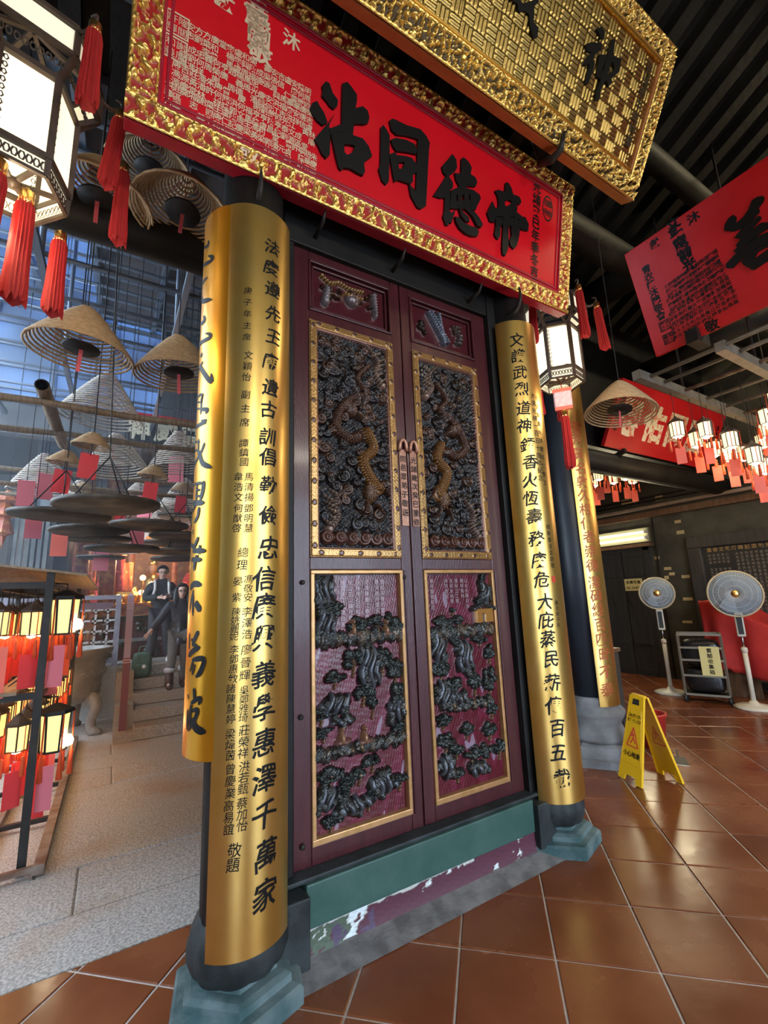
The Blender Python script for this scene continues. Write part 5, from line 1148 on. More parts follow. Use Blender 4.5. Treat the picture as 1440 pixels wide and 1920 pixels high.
mm = MB(); mm.bar((XL-.03, Y0-.06, 1.02), (XL-.03, Y1, 1.02), .10, .02); mm.bar((-.52, Y0-.06, 1.03), (-.52, Y1, 1.03), .11, .02); mm.build('shelf_board', mat('rack_board', (.22, .14, .08), .6, c2=(.34, .24, .15), scale=6, stretch=(6, 1, 1)), rk, world=True)
for k in range(18):
    Y = Y0-.06+k*.178; a = MB(); a.add([(XL-.1, Y, 1.78), (-.65, Y, 1.80), (-.16, Y, 1.735), (-.16, Y+.17, 1.735), (-.65, Y+.17, 1.80), (XL-.1, Y+.17, 1.78)]+[(XL-.1, Y, 1.795), (-.65, Y, 1.815), (-.16, Y, 1.75), (-.16, Y+.17, 1.75), (-.65, Y+.17, 1.815), (XL-.1, Y+.17, 1.795)], [(0, 5, 4, 1), (1, 4, 3, 2), (6, 7, 10, 11), (7, 8, 9, 10), (0, 1, 7, 6), (1, 2, 8, 7), (2, 3, 9, 8), (3, 4, 10, 9), (4, 5, 11, 10), (5, 0, 6, 11)]); a.build('roof_board', MATS['rack_board'], rk, world=True)
mm = MB()
for k in range(26):
    Y = 3.8+k*.11; mm.tube(curve([(XR, Y, 1.03), (-.45, Y+.05, 1.10), (-.55, Y+.1, 1.04)], 6), .004, 4)
tag(mm.build('wire_loops', 'iron', rk, world=True), kind='stuff')
first = True
for tier, (zt, lb, g) in enumerate(((1.66, 'prayer lantern with orange tassels and red card on the upper tier of the rack', 'lanterns on the upper rack tier'), (.98, 'prayer lantern with orange tassels and red card on the lower tier of the rack', 'lanterns on the lower rack tier'))):
    for x in (-.44, -.64, -.86):
        for k in range(15):
            Y = Y0+.08+k*.20+(.06 if x == -.62 else 0)
            o = place_lantern(SLW, first, (x+rr.uniform(-.015, .015), Y, zt-.29+rr.uniform(-.02, .01)), rr.uniform(0, 1), lb, g, s=.98); first = False
            for c in o.children:
                if c.name.startswith('hanging_cord'): c.scale.z = .31; c.location.z = .14
                if c.name.startswith('wish_card') and rr.random() < .35: c.data = c.data.copy() if False else c.data; c.scale = (1.15, 1, 1.25); c.location.z = .02
for Y in (3.9, 4.7, 5.5, 6.3):
    lamp('rack_lamp', (-.25, Y, 1.38), 1.0, (1, .55, .18), .06); lamp('rack_lamp', (-.25, Y, .70), .8, (1, .55, .18), .06)
# two larger lanterns on the rack
def rack_lantern(loc, label):
    t = thing('rack_lantern', label, 'lantern', loc, group=None); fr = MB(); r = .085; h = .23
    for k in range(6): fr.bar(hexp(r*.85, 0, k), hexp(r, h, k), .012); fr.bar(hexp(r*.85, 0, k), hexp(r*.85, 0, k+1), .012); fr.bar(hexp(r, h, k), hexp(r, h, k+1), .012)
    fr.lathe([(r*1.25, h), (r*1.2, h+.02), (.02, h+.06)], 6, smooth=False); fr.build('frame', 'black_wood', t)
    m = MB(); m.lathe([(r*.80, .006), (r*.93, h-.006)], 6, smooth=False, cap=False); m.build('glass', mat('amber_pane', (.8, .7, .3), .4, emit=(1, .78, .25), es=1.0), t)
    m = MB(); m.lathe([(0, -.02), (.03, -.01), (.036, .02), (.02, .05), (0, .055)], 10, c=(r*.9, -r*.5, .04)); m.build('bulb', 'bulb', t)
    m = MB(); m.tube([(0, 0, h+.05), (0, 0, h+.10), (-.09, 0, h+.11)], .006, 5); m.build('cord', 'iron', t)
    for k in range(6):
        q = hexp(r*1.2, 0, k); m = MB(); m.lathe([(.004, h), (.006, -.0), (.013, -.03), (.011, -.05), (.018, -.16), (.004, -.165)], 8, c=q); m.build('tassel', 'tassel_orange', t)
    m = MB(); m.box((-.02, -r*.9, -.20), (.085, .003, .26)); m.build('wish_card', 'pink_paper', t)
    return t
rack_lantern((-.275, 3.80, 1.36), 'larger amber lantern on the upper tier beside the rack post'); rack_lantern((-.275, 3.84, .62), 'larger amber lantern on the lower tier beside the rack post')
for k, (x, Y, z, w, h, mm, lb) in enumerate(((-.335, 3.96, 1.10, .085, .30, 'pink_paper', 'long pink paper hanging under the upper rack lantern'), (-.30, 4.3, 1.14, .09, .22, 'salmon_card', 'salmon paper under the upper rack tier'), (-.345, 3.97, .38, .085, .38, 'red_paper', 'long red paper hanging below the lower rack lantern'), (-.32, 4.12, .45, .085, .32, 'pink_paper', 'long pink paper on the lower rack tier'), (-.60, 3.62, 1.16, .14, .30, 'salmon_card', 'wide salmon paper at the end of the upper rack tier'), (-.85, 3.62, 1.18, .12, .26, 'red_paper', 'red paper at the end of the upper rack tier'))):
    t = thing('wish_paper', lb, 'card', (x, Y, z)); m = MB(); m.box((0, 0, 0), (w, .003, h)); m.build('paper', mm, t); m = MB(); m.tube([(0, 0, h/2-.01), (0, 0, (1.66 if z > .9 else .98)-z)], .003, 4); m.bar((0, 0, (1.66 if z > .9 else .98)-z), (-.12, 0.0, (1.66 if z > .9 else .98)-z+.02), .006); m.build('string', 'iron', t)

# ---- big urn on curved legs
ur = thing('stone_urn', 'grey carved stone urn on curved lion legs beside the steps', 'urn', (-.40, 7.20, 0))
m = MB(); m.lathe([(.20, .36), (.30, .40), (.335, .48), (.345, .60), (.385, .88), (.395, .93), (.44, .945), (.45, 1.0), (.44, 1.02), (.39, 1.015), (.37, .96), (.2, .9), (0, .9)], 48); m.build('bowl', mat('urn_stone', (.20, .19, .18), .55, .1, c2=(.32, .30, .28), scale=6, bump=.4, bscale=25), ur)
for z in (.46, .54, .87): m = MB(); m.lathe([(.335+.06*(z > .8), z-.012), (.352+.06*(z > .8)-.01*(z > .8), z), (.335+.06*(z > .8), z+.012)], 48, cap=False); m.build('moulding_band', MATS['urn_stone'], ur)
for k in range(3):
    a = R_(-40)+k*2*PI/3; c, s = math.cos(a), math.sin(a); P = curve([(.24, .44), (.36, .40), (.40, .30), (.34, .17), (.36, .06), (.42, .03)], 16); m = MB(); m.tube([(c*q, s*q, z) for q, z in P], list(np.linspace(.075, .05, 16)), 10); m.lathe([(0, 0), (.07, 0), (.075, .035), (.04, .07), (0, .075)], 14, c=(c*.41, s*.41, 0)); m.build('leg', MATS['urn_stone'], ur)
m = MB()
for k in range(5):
    a = R_(-70)+.28*k; m.tube([(.36*math.cos(a)+.0, .36*math.sin(a), .72+.05*math.sin(k*2)), (.385*math.cos(a+.08), .385*math.sin(a+.08), .74), (.37*math.cos(a+.16), .37*math.sin(a+.16), .69)], .012, 6)
m.build('carved_relief', MATS['urn_stone'], ur)
# ---- lattice balustrade
fe = thing('lattice_fence', 'mauve framed lattice balustrade on the platform edge behind the urn', 'fence', (-1.2, 7.8, .7))
mat('fence_paint', (.20, .19, .24), .5, c2=(.27, .26, .31), scale=8); mat('fence_lattice', (.42, .41, .43), .55, c2=(.50, .49, .50), scale=8)
FX0, FX1, FZ0, FZ1 = -2.6, .11, .74, 1.70
for b in ((FX0, FX1, FZ1-.06, FZ1), (FX0, FX1, FZ0, FZ0+.07)): m = MB(); m.bb(b[0], b[1], 7.77, 7.83, b[2], b[3]); m.build('rail', 'fence_paint', fe, world=True)
for x in (FX0, -1.25, FX1-.07): m = MB(); m.bb(x, x+.07, 7.765, 7.835, .70, FZ1); m.build('stile', 'fence_paint', fe, world=True)
m = MB(); m.bb(FX0+.1, FX1-.1, 7.785, 7.81, FZ1-.19, FZ1-.10); m.build('frieze_board', mat('frieze_purple', (.15, .09, .11), .5), fe, world=True)
lt = MB(); cs = .15
for i in range(int((FX1-FX0-.1)/cs)):
    for j in range(5):
        x = FX0+.09+i*cs; z = FZ0+.09+j*cs
        if (x < -1.18 and x+cs > -1.27): continue
        t_ = .026
        for (a, b, c, d) in ((.02, .10, .02, .02+t_), (.02, .10, .10-t_, .10), (.02, .02+t_, .02, .10), (.10-t_, .10, .02, .10), (.10, .15, .05, .05+t_), (.05, .05+t_, .10, .15)): lt.bb(x+a, x+b, 7.79, 7.81, z+c, z+d)
tag(lt.build('lattice', 'fence_lattice', fe, world=True), kind='stuff')
# ---- red and mauve post by the steps
po = thing('signal_post', 'slim square post, mauve above and dark red below, at the foot of the steps', 'post', (.19, 6.45, 0))
m = MB(); m.bar((.19, 6.45, .0), (.19, 6.45, .92), .075); o = m.build('lower_shaft', mat('post_red', (.16, .025, .03), .45), po, world=True)
m = MB(); m.bar((.19, 6.45, .92), (.19, 6.45, 1.64), .07); m.build('upper_shaft', mat('post_mauve', (.34, .24, .30), .5), po, world=True)
for z in (.86, .89, 1.50, 1.53, 1.56): m = MB(); m.bar((.19, 6.45, z), (.19, 6.45, z+.012), .08); m.build('ring', mat('post_ring', (.5, .36, .30), .5), po, world=True)
m = MB(); m.lathe([(.05, 1.64), (.045, 1.66), (0, 1.69)], 4, c=(.19, 6.45, 0), rot=PI/4, smooth=False); m.build('cap', 'post_mauve', po, world=True)
# ================================================================== side aisle at the wall
WX = 8.2
d1 = thing('door_1', 'plain black double door with yellow no entry notice', 'door', (WX, 4.9, 0), kind='structure')
mat('door_black', (.035, .033, .030), .45, c2=(.055, .052, .046), scale=5, stretch=(1, 4, .5))
for (ya, yb) in ((4.50, 4.91), (4.93, 5.33)):
    m = MB(); m.bb(WX-.05, WX, ya, yb, .02, 2.18); m.build('leaf', 'door_black', d1, world=True)
    for z in (.55, 1.75, 2.10, .10): m = MB(); m.bb(WX-.07, WX-.045, ya+.04, yb-.04, z-.02, z+.02); m.build('panel_moulding', 'door_black', d1, world=True)
for y in (5.14, 4.82): m = MB(); m.tube(curve([(WX-.05, y, 1.42), (WX-.10, y, 1.40), (WX-.10, y, 1.22), (WX-.05, y, 1.20)], 10), .011, 6); m.build('handle', 'iron', d1, world=True)
for b in ((4.40, 4.50, 0, 2.3), (5.33, 5.43, 0, 2.3), (4.40, 5.43, 2.18, 2.3)): m = MB(); m.bb(WX-.07, WX, *b); m.build('frame', 'door_black', d1, world=True)
WP = Plane((WX-.055, 0, 0), (0, -1, 0), (0, 0, 1))
a0 = at_x(1170, 1086, WX-.06); a1 = at_x(1206, 1107, WX-.06)
ns = thing('no_entry_notice', 'yellow no entry notice on the black double door', 'sign', ((WX-.06), (a0.y+a1.y)/2, (a0.z+a1.z)/2))
m = MB(); m.bb(WX-.062, WX-.05, a1.y, a0.y, a1.z, a0.z); m.build('sheet', 'cream_sign', ns, world=True); m = MB(); cy = (a0.y+a1.y)/2; cz = (a0.z+a1.z)/2
for k, ch in enumerate('非請勿進'): WP.charuv(m, ch, -cy-.10+k*.068, cz+.045, .062, h=.009, bold=.02)
for k, ch in enumerate('NO ENTRY'): WP.charuv(m, ch, -cy-.105+k*.036, cz-.055, .062, h=.009, bold=.01)
tag(m.build('lettering', 'ink', ns, world=True), kind='stuff')
tb = thing('fluorescent_light', 'twin fluorescent tubes glowing on the wall above the black double door', 'light', (WX-.05, 4.88, 2.45))
m = MB(); m.bb(WX-.06, WX, 4.36, 5.42, 2.33, 2.58); m.build('back_plate', mat('plate_tube_lit', (.22, .21, .12), .6), tb, world=True)  # plate colour raised to stand for tube light on the wall behind
for z in (2.50, 2.40):
    m = MB(); m.tube([(WX-.12, 4.40, z), (WX-.12, 5.38, z)], .016, 10); m.build('tube', 'tube_light', tb, world=True)
    for y in (4.38, 5.40): m = MB(); m.bb(WX-.14, WX-.05, y-.02, y+.02, z-.025, z+.025); m.build('holder', 'white_plastic', tb, world=True)
m = MB(); m.bb(WX-.16, WX, 4.30, 5.45, 2.24, 2.30); m.build('ledge', 'wood_brown', tb, world=True)
la = D.lights.new('tube_glow', 'AREA'); la.energy = 34; la.color = (1, .86, .55); la.shape = 'RECTANGLE'; la.size = 1.0; la.size_y = .2; lo = D.objects.new('tube_glow', la); COL.objects.link(lo); lo.location = (WX-.19, 4.88, 2.45); lo.rotation_euler = (0, R_(-90), 0); lo.rotation_euler = Vector((-1, 0, -.25)).to_track_quat('-Z', 'Y').to_euler()
tr = thing('trim_1', 'brown timber trim and pipes along the aisle wall', 'trim', (WX, 3, 2.8), kind='structure')
for (z, h, dd, mm) in ((2.80, .10, .10, 'wood_brown'), (2.92, .05, .16, mat('trim_pale', (.22, .16, .12), .6, c2=(.30, .22, .17), scale=6)), (3.05, .03, .07, 'iron'), (3.12, .025, .06, 'iron')): m = MB(); m.bb(WX-dd, WX, -3, 6, z-h/2, z+h/2); m.build('strip', mm, tr, world=True)
m = MB(); m.tube([(WX-.03, 4.28, 2.75), (WX-.03, 4.28, .0)], .012, 6); m.build('conduit', 'iron', tr, world=True)
for k, (px, py, w, h) in enumerate(((1271, 978, .10, .05), (1276, 998, .12, .06), (1252, 1066, .12, .05), (1260, 1076, .09, .05), (1286, 1081, .13, .05), (1250, 1083, .07, .06), (1290, 1123, .15, .05), (1289, 1166, .15, .04), (1232, 1046, .09, .05), (1236, 933, .13, .10), (1180, 942, .30, .13))):
    p = at_x(px, py, WX); m = MB(); m.box((0, 0, 0), (.004, w, h)); o = m.build('paper_note', mat('note', (.55, .42, .22), .7), None); o.location = p-Vector((.004, 0, 0)); tag(o, 'small yellowed paper note pasted on the dark aisle wall', 'note', 'paper notes on the aisle wall')
# stone tablet in a wide frame
tf = thing('stone_tablet', 'black stone tablet of engraved names in a wide moulded frame behind the fans', 'tablet', (WX, 2.6, 1.5))
ty0, ty1, tz0, tz1 = 1.4, 3.76, .62, 2.32
for b in ((ty0, ty1, tz1-.2, tz1), (ty0, ty1, tz0, tz0+.2), (ty1-.2, ty1, tz0+.2, tz1-.2), (ty0, ty0+.2, tz0+.2, tz1-.2)): m = MB(); m.bb(WX-.10, WX, *b); o = m.build('frame_bar', 'door_black', tf, world=True); q = o.modifiers.new('bevel', 'BEVEL'); q.width = .012; q.segments = 2
m = MB(); m.bb(WX-.04, WX, ty0+.15, ty1-.15, tz0+.15, tz1-.15); m.build('slab', mat('tablet_black', (.03, .03, .028), .35), tf, world=True)
TP = Plane((WX-.041, 0, 0), (0, -1, 0), (0, 0, 1)); m = MB(); r2 = random.Random(4); TN = '文天大中元正平仁吉生光'
for j in range(22):
    for k in range(26):
        if j < 16 and k in (5,): continue
        if k < 5 and j % 4 == 3: continue
        TP.charuv(m, TN[r2.randrange(len(TN))], -3.47+k*.062, 1.98-j*.055, .046, h=.003, bold=.012)
tag(m.build('engraved_names', mat('engraving', (.30, .27, .22), .7), tf, world=True), kind='stuff')
m = MB()
for k, ch in enumerate('重修文武廟碑記樂助芳名'): TP.charuv(m, ch, -3.46+k*.085, 2.07, .07, h=.003, bold=.02)
m.build('heading', mat('heading_gilt', (.45, .30, .12), .5, .4), tf, world=True)

# ---- pedestal fans
def fan(loc, rz, R, zh, label):
    t = thing('pedestal_fan', label, 'fan', loc, rz=rz)                     # faces local -Y
    m = MB(); m.lathe([(.0, 0), (.215, 0), (.22, .015), (.17, .035), (.06, .055), (.035, .09), (0, .09)], 32); m.build('base', 'white_plastic', t)
    m = MB(); m.tube([(0, 0, .06), (0, 0, zh-.70)], .028, 12); m.lathe([(.028, zh-.74), (.035, zh-.72), (.034, zh-.68), (.018, zh-.67)], 12); m.build('lower_pole', 'white_plastic', t)
    m = MB(); m.tube([(0, 0, zh-.70), (0, 0, zh-.48)], .012, 10); m.build('upper_pole', mat('chrome', (.5, .5, .5), .2, .9), t)
    m = MB(); m.box((0, 0, zh-.39), (.09, .055, .30)); o = m.build('control_box', 'white_plastic', t); q = o.modifiers.new('bevel', 'BEVEL'); q.width = .012; q.segments = 2
    m = MB(); m.box((-.0, -.03, zh-.39), (.055, .006, .24)); m.build('control_panel', 'black_plastic', t)
    RX = Matrix.Rotation(R_(90), 3, 'X'); c0 = Vector((0, -.05, zh))
    m = MB(); m.lathe([(0, -.17), (.055, -.16), (.065, -.06), (.05, .0), (0, .0)], 18, c=c0, M=RX); m.build('motor', 'white_plastic', t)
    m = MB(); m.tube([c0+Vector((R*math.cos(a), -.05, R*math.sin(a))) for a in np.linspace(0, 2*PI, 41)[:-1]], .011, 8, closed=True); m.build('rim', mat('fan_rim', (.62, .52, .33), .4), t)
    m = MB()
    for k in range(72):
        a = 2*PI*k/72; f = lambda q, y: c0+Vector((R*q*math.cos(a), y, R*q*math.sin(a)))
        m.tube([f(.16, -.115), f(.6, -.105), f(.9, -.075), f(1, -.05)], .0022, 4)
    for q, y in ((.35, -.112), (.6, -.105), (.8, -.09)): m.tube([c0+Vector((R*q*math.cos(a), y, R*q*math.sin(a))) for a in np.linspace(0, 2*PI, 33)[:-1]], .003, 4, closed=True)
    tag(m.build('front_grille', mat('grille_wire', (.50, .56, .62), .4), t), kind='stuff')
    m = MB(); m.lathe([(.16*R, .02), (R*.98, -.04)], 36, c=c0, M=RX, cap=False); m.build('rear_guard', mat('guard_blue', (.26, .33, .40), .5), t)
    for k in range(3):
        a = k*2*PI/3; m = MB(); vs = [c0+Vector((R*q*math.cos(a+w), -.05-.035*s, R*q*math.sin(a+w))) for q, w, s in ((.12, -.4, 0), (.5, -.55, .3), (.86, -.35, .6), (.90, .1, .2), (.80, .5, -.3), (.45, .45, -.4), (.12, .4, -.2))]; m.add(vs, [tuple(range(7))]); m.build('blade', mat('blade_blue', (.30, .38, .46), .35), t)
    m = MB(); m.lathe([(0, .128), (.03, .126), (.045, .118), (.048, .10), (0, .10)], 20, c=c0, M=RX); m.build('badge', 'brass', t)
    return t
fan((7.06, 3.79, 0), R_(-62), .228, 1.43, 'pedestal fan with pale blue grille in front of the black double door')
fan((6.93, 2.74, 0), R_(-66), .285, 1.40, 'larger pedestal fan with pale blue grille beside the red draped stand')
# ---- trolley with black bags
A, B = Vector((6.69, 3.405, 0)), Vector((6.89, 2.965, 0)); e1 = (B-A).normalized(); e2 = Vector((-e1.y, e1.x, 0)); cw_, cd_, chh = (B-A).length, .30, .87
tc = thing('collection_trolley', 'metal cage trolley on castors holding black bags with yellow notice', 'trolley', A+(e1*cw_+e2*cd_)/2)
def tpt(u, v, z): return A+e1*u+e2*v+Vector((0, 0, z))
for (u, v) in ((0, 0), (cw_, 0), (cw_, cd_), (0, cd_)):
    m = MB(); m.bar(tpt(u, v, .10), tpt(u, v, chh), .022); m.build('upright', mat('trolley_frame', (.28, .25, .20), .5, .4), tc, world=True)
    m = MB(); m.lathe([(0, -.014), (.042, -.014), (.045, 0), (.042, .014), (0, .014)], 16, c=tpt(u, v, .045), M=Matrix.Rotation(R_(90), 3, 'X') @ Matrix.Rotation(0, 3, 'Z')); m.bar(tpt(u, v, .045), tpt(u, v, .10), .02); m.build('castor', 'black_plastic', tc, world=True)
for z in (.10, .34, .54, .70, chh):
    for (p, q) in (((0, 0), (cw_, 0)), ((cw_, 0), (cw_, cd_)), ((cw_, cd_), (0, cd_)), ((0, cd_), (0, 0))): m = MB(); m.bar(tpt(*p, z), tpt(*q, z), .018, .026); m.build('rail', MATS['trolley_frame'], tc, world=True)
m = MB(); m.bar(tpt(0, cd_/2, .09), tpt(cw_, cd_/2, .09), cd_, .02); m.build('deck', 'iron', tc, world=True)
# bags: crumpled black plastic
def lump(c, d, seed, n=26):
    m = MB(); r = np.random.default_rng(seed); vs = []; fs = []
    U, V = np.meshgrid(np.linspace(0, 2*PI, n, endpoint=False), np.linspace(-PI/2, PI/2, n//2), indexing='ij'); sq = lambda x: np.sign(x)*np.abs(x)**.45
    k = 1+.05*smooth_noise(U, V*2, seed, 1.5)+.03*smooth_noise(U*2, V*5, seed+1, 1.5)
    X, Y, Z = sq(np.cos(U))*sq(np.cos(V))*d[0]/2*k, sq(np.sin(U))*sq(np.cos(V))*d[1]/2*k, sq(np.sin(V))*d[2]/2*k
    nn = n//2
    for i in range(n):
        for j in range(nn): vs.append((X[i, j], Y[i, j], Z[i, j]))
    for i in range(n): fs += [(i*nn+j, ((i+1) % n)*nn+j, ((i+1) % n)*nn+j+1, i*nn+j+1) for j in range(nn-1)]
    m.add(vs, fs, True); return m
for k, (z, h) in enumerate(((.275, .31), (.63, .35))):
    o = lump((0, 0, 0), (cw_*.92, cd_*.9, h), 5+k).build('garbage_bag', mat('bag_black', (.012, .012, .013), .25), None); o.location = tpt(cw_/2, cd_/2, z); o.rotation_euler.z = math.atan2(e1.y, e1.x); tag(o, ('lower', 'upper')[k]+' black plastic bag inside the cage trolley', 'bag')
NP = Plane(tpt(cw_*.5, -.014, .52), e1, (0, 0, 1)); nt_ = thing('trolley_notice', 'yellow paper notice with five black characters tied to the trolley front', 'sign', tpt(cw_*.5, -.014, .52))
pbox(NP, -.02, .20, -.17, .20, .0, .004, 'sheet', 'cream_sign', nt_); m = MB()
for k, ch in enumerate('寶閣收集箱'): NP.charuv(m, ch, .09, .15-k*.068, .062, h=.006, bold=.015)
m.build('lettering', 'ink', nt_, world=True)
# ---- red cloth over a stand
ca = thing('covered_stand', 'low dark wooden stand under the red cloth by the stone tablet', 'stand', (7.75, 2.2, 0))
for b in ((7.45, 8.05, 3.05, 3.30, 0, 1.25), (7.5, 8.05, 1.2, 3.05, .22, .62)): m = MB(); m.bb(*b); m.build('body', 'wood_brown', ca, world=True)
for (x, y) in ((7.55, 1.3), (8.0, 1.3), (7.55, 2.9), (8.0, 2.9)): m = MB(); m.bb(x-.03, x+.03, y-.03, y+.03, 0, .22); m.build('leg', 'wood_brown', ca, world=True)
nu, nv = 90, 60; S, T = np.meshgrid(np.linspace(0, 1, nu), np.linspace(0, 1, nv), indexing='ij')
yy = 3.38-2.2*S; top = np.where(S < .13, 1.29, 1.29-.62*np.clip((S-.13)/.45, 0, 1)**.8)
bot = np.where(S < .13, .35, .30)+.05*smooth_noise(S*4, T, 3, 1)
prof = np.clip(T*2.2, 0, 1)                     # first the hanging front, then over the top
xx = np.where(T < .4, 7.40+.05*np.sin(S*34+2*np.sin(S*9))*(1-T/.4), 7.40+(T-.4)/.6*.70); z3 = np.where(T < .4, bot+(top-bot)*(T/.4)**.9, top+.015*np.sin(S*30+T*9)+.02)
xx = xx+.035*smooth_noise(S*5, T*2, 8, 1.3)-.03; V3 = np.stack([xx, yy, z3], -1)
o = grid_mesh('red_cloth', V3, mat('red_cloth_m', (.55, .028, .022), .75, c2=(.45, .02, .018), scale=5), None, loc=(7.7, 2.3, .8), flip=False); sd = o.modifiers.new('solid', 'SOLIDIFY'); sd.thickness = .006; tag(o, 'bright red cloth draped over the stand behind the trolley', 'cloth')
# ---- wet floor sign
f0, f1 = Vector((3.690, 2.495, 0)), Vector((3.600, 2.250, 0)); g0, g1 = Vector((4.020, 2.375, 0)), Vector((3.895, 2.105, 0)); HT = .635
mf, mg = (f0+f1)/2, (g0+g1)/2; tm = (mf+mg)/2+Vector((0, 0, HT)); ex = (f1-f0).normalized(); wb = (f1-f0).length
wf = thing('wet_floor_sign', 'yellow folding wet floor sign on the tiles beside the stone column base', 'sign', (tm.x, tm.y, 0))
def panel(mid, side, nm):
    P = Plane(mid, ex if side > 0 else -ex, tm-mid); L = (tm-mid).length; w0, w1 = wb/2, wb*.30; m = MB()
    N = P.N; o3 = lambda u, v: P.pt(u, v, .012)
    out = [(-w0, 0), (-w0*.52, 0), (-w0*.42, .045), (w0*.42, .045), (w0*.52, 0), (w0, 0), (w1, L), (-w1, L)]
    m.poly([P.pt(u, v, 0) for u, v in out], N, .018); o = m.build(nm, 'yellow_plastic', wf, world=True)
    b = MB()
    for (a, c) in (((-w0*.86, .13), (w0*.86, .13)), ((w0*.86, .13), (w1*.90, L*.83)), ((w1*.90, L*.83), (-w1*.90, L*.83)), ((-w1*.90, L*.83), (-w0*.86, .13))): b.bar(P.pt(*a, .02), P.pt(*c, .02), .006, .006)
    b.build('raised_border', 'yellow_plastic', wf, world=True)
    h = MB(); q = [P.pt(u, v, .0195) for u, v in ((-w1*.5, L*.89), (w1*.5, L*.89), (w1*.45, L*.96), (-w1*.45, L*.96))]; h.add(q, [(0, 1, 2, 3)]); h.build('dark_slot_patch', 'black_plastic', wf, world=True)  # flat black patch standing for the shade inside the slot
    t = MB()
    for k, ch in enumerate('CAUTION'): P.charuv(t, ch, -.061+k*.0205, L*.76-.0, .036, h=.0196, bold=.015)
    for k, ch in enumerate('WET FLOOR'): P.charuv(t, ch, -.075+k*.019, L*.70, .034, h=.0196, bold=.015)
    for k, ch in enumerate('小心地滑'): P.charuv(t, ch, -.068+k*.045, L*.31, .046, h=.0196, bold=.03)
    tag(t.build('lettering', 'ink', wf, world=True), kind='stuff')
    r = MB(); tri = [(-.062, L*.40), (.062, L*.40), (0, L*.62)]
    for k in range(3): r.bar(P.pt(*tri[k], .0195), P.pt(*tri[(k+1) % 3], .0195), .010, .003, up=N)
    for pa, pb, w in (((-.005, L*.555), (.006, L*.50), .012), ((.006, L*.50), (-.024, L*.43), .010), ((.006, L*.50), (.030, L*.44), .009), ((-.004, L*.54), (-.030, L*.51), .007), ((0, L*.54), (.028, L*.53), .007)): r.bar(P.pt(*pa, .0195), P.pt(*pb, .0195), w, .003, up=N)
    hp = P.pt(-.010, L*.575, .02); r.lathe([(0, -.002), (.008, -.002), (.008, .002), (0, .002)], 10, c=hp, M=Matrix((P.U, P.V, P.N)).transposed()); r.build('slipping_figure', mat('sign_red', (.65, .06, .03), .5), wf, world=True)
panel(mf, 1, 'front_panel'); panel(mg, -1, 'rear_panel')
m = MB(); m.tube([tm-ex*wb*.28, tm+ex*wb*.28], .016, 10); m.build('hinge', 'yellow_plastic', wf, world=True)
# ---- bucket, dustpan, dark stand
bk = thing('red_bucket', 'red plastic bucket behind the wet floor sign', 'bucket', (4.62, 2.72, 0)); m = MB(); m.lathe([(.10, 0), (.135, .29), (.148, .295), (.148, .31), (.132, .31), (.098, .02), (0, .02)], 28); m.build('pail', mat('bucket_red', (.50, .03, .025), .4), bk)
m = MB(); m.tube([(.14*math.cos(a), .14*math.sin(a), .30+.03*math.sin(a)) for a in np.linspace(0, PI, 14)], .004, 5); m.build('handle', mat('wire', (.4, .4, .4), .4, .8), bk); m = MB(); m.lathe([(0, .26), (.125, .26)], 20, cap=False); m.build('dark_disc', 'black_plastic', bk)  # wire handle, and a flat black disc across the inside of the pail
dp = thing('dustpan', 'black dustpan with pale lip lying behind the wet floor sign', 'dustpan', (4.35, 2.36, 0)); m = MB(); m.add([(-.13, -.10, .002), (.13, -.10, .002), (.10, .12, .05), (-.10, .12, .05), (-.13, -.10, .012), (.13, -.10, .012), (.10, .12, .06), (-.10, .12, .06)], [(0,3,2,1),(4,5,6,7),(0,1,5,4),(1,2,6,5),(2,3,7,6),(3,0,4,7)]); m.build('pan', 'black_plastic', dp); m = MB(); m.bar((-.13, -.105, .006), (.13, -.105, .006), .02, .008); m.build('lip', 'white_plastic', dp); m = MB(); m.bar((0, .12, .05), (0, .30, .10), .025); m.build('handle', 'black_plastic', dp); dp.rotation_euler.z = R_(-60); dp.scale = (.55, .55, .55)
sd_ = thing('dark_cabinet', 'narrow black wooden cabinet standing behind the navy column', 'cabinet', (4.95, 3.42, 0)); m = MB(); m.bb(-.16, .16, -.14, .14, .04, .80); m.build('body', 'door_black', sd_); m = MB(); m.bb(-.18, .18, -.16, .16, .80, .84); m.build('top', 'wood_brown', sd_)
for (x, y) in ((-.13, -.11), (.13, -.11), (.13, .11), (-.13, .11)): m = MB(); m.bb(x-.02, x+.02, y-.02, y+.02, 0, .04); m.build('foot', 'door_black', sd_)
m = MB(); m.bb(-.145, -.005, -.148, -.138, .08, .76); m.build('door', 'door_black', sd_); m = MB(); m.bb(.005, .145, -.148, -.138, .08, .76); m.build('door', 'door_black', sd_)
# ---- unseen tube lights added behind and above the view to brighten the hall
def add_hall_light(loc, aim, power, label, color=(1, .93, .80), L=1.2):
    t = thing('added_hall_light', label, 'light', loc); q = Vector(aim).to_track_quat('-Z', 'Y'); t.rotation_mode = 'QUATERNION'; t.rotation_quaternion = q
    m = MB(); m.box((0, 0, .03), (L, .16, .05)); m.build('housing', 'white_plastic', t)
    for y in (-.04, .04): m = MB(); m.tube([(-L/2+.03, y, -.012), (L/2-.03, y, -.012)], .016, 8); m.build('tube', 'tube_light', t)
    a = D.lights.new('added_hall_glow', 'AREA'); a.energy = power; a.color = color; a.shape = 'RECTANGLE'; a.size = L; a.size_y = .16; o = D.objects.new('added_hall_glow', a); COL.objects.link(o); o.parent = t; o.location = (0, 0, -.04); return t
add_hall_light((.2, -3.12, 4.1), (0, 1, .12), 42, 'added unseen twin tube light brightening the hall from the entrance wall, west one')
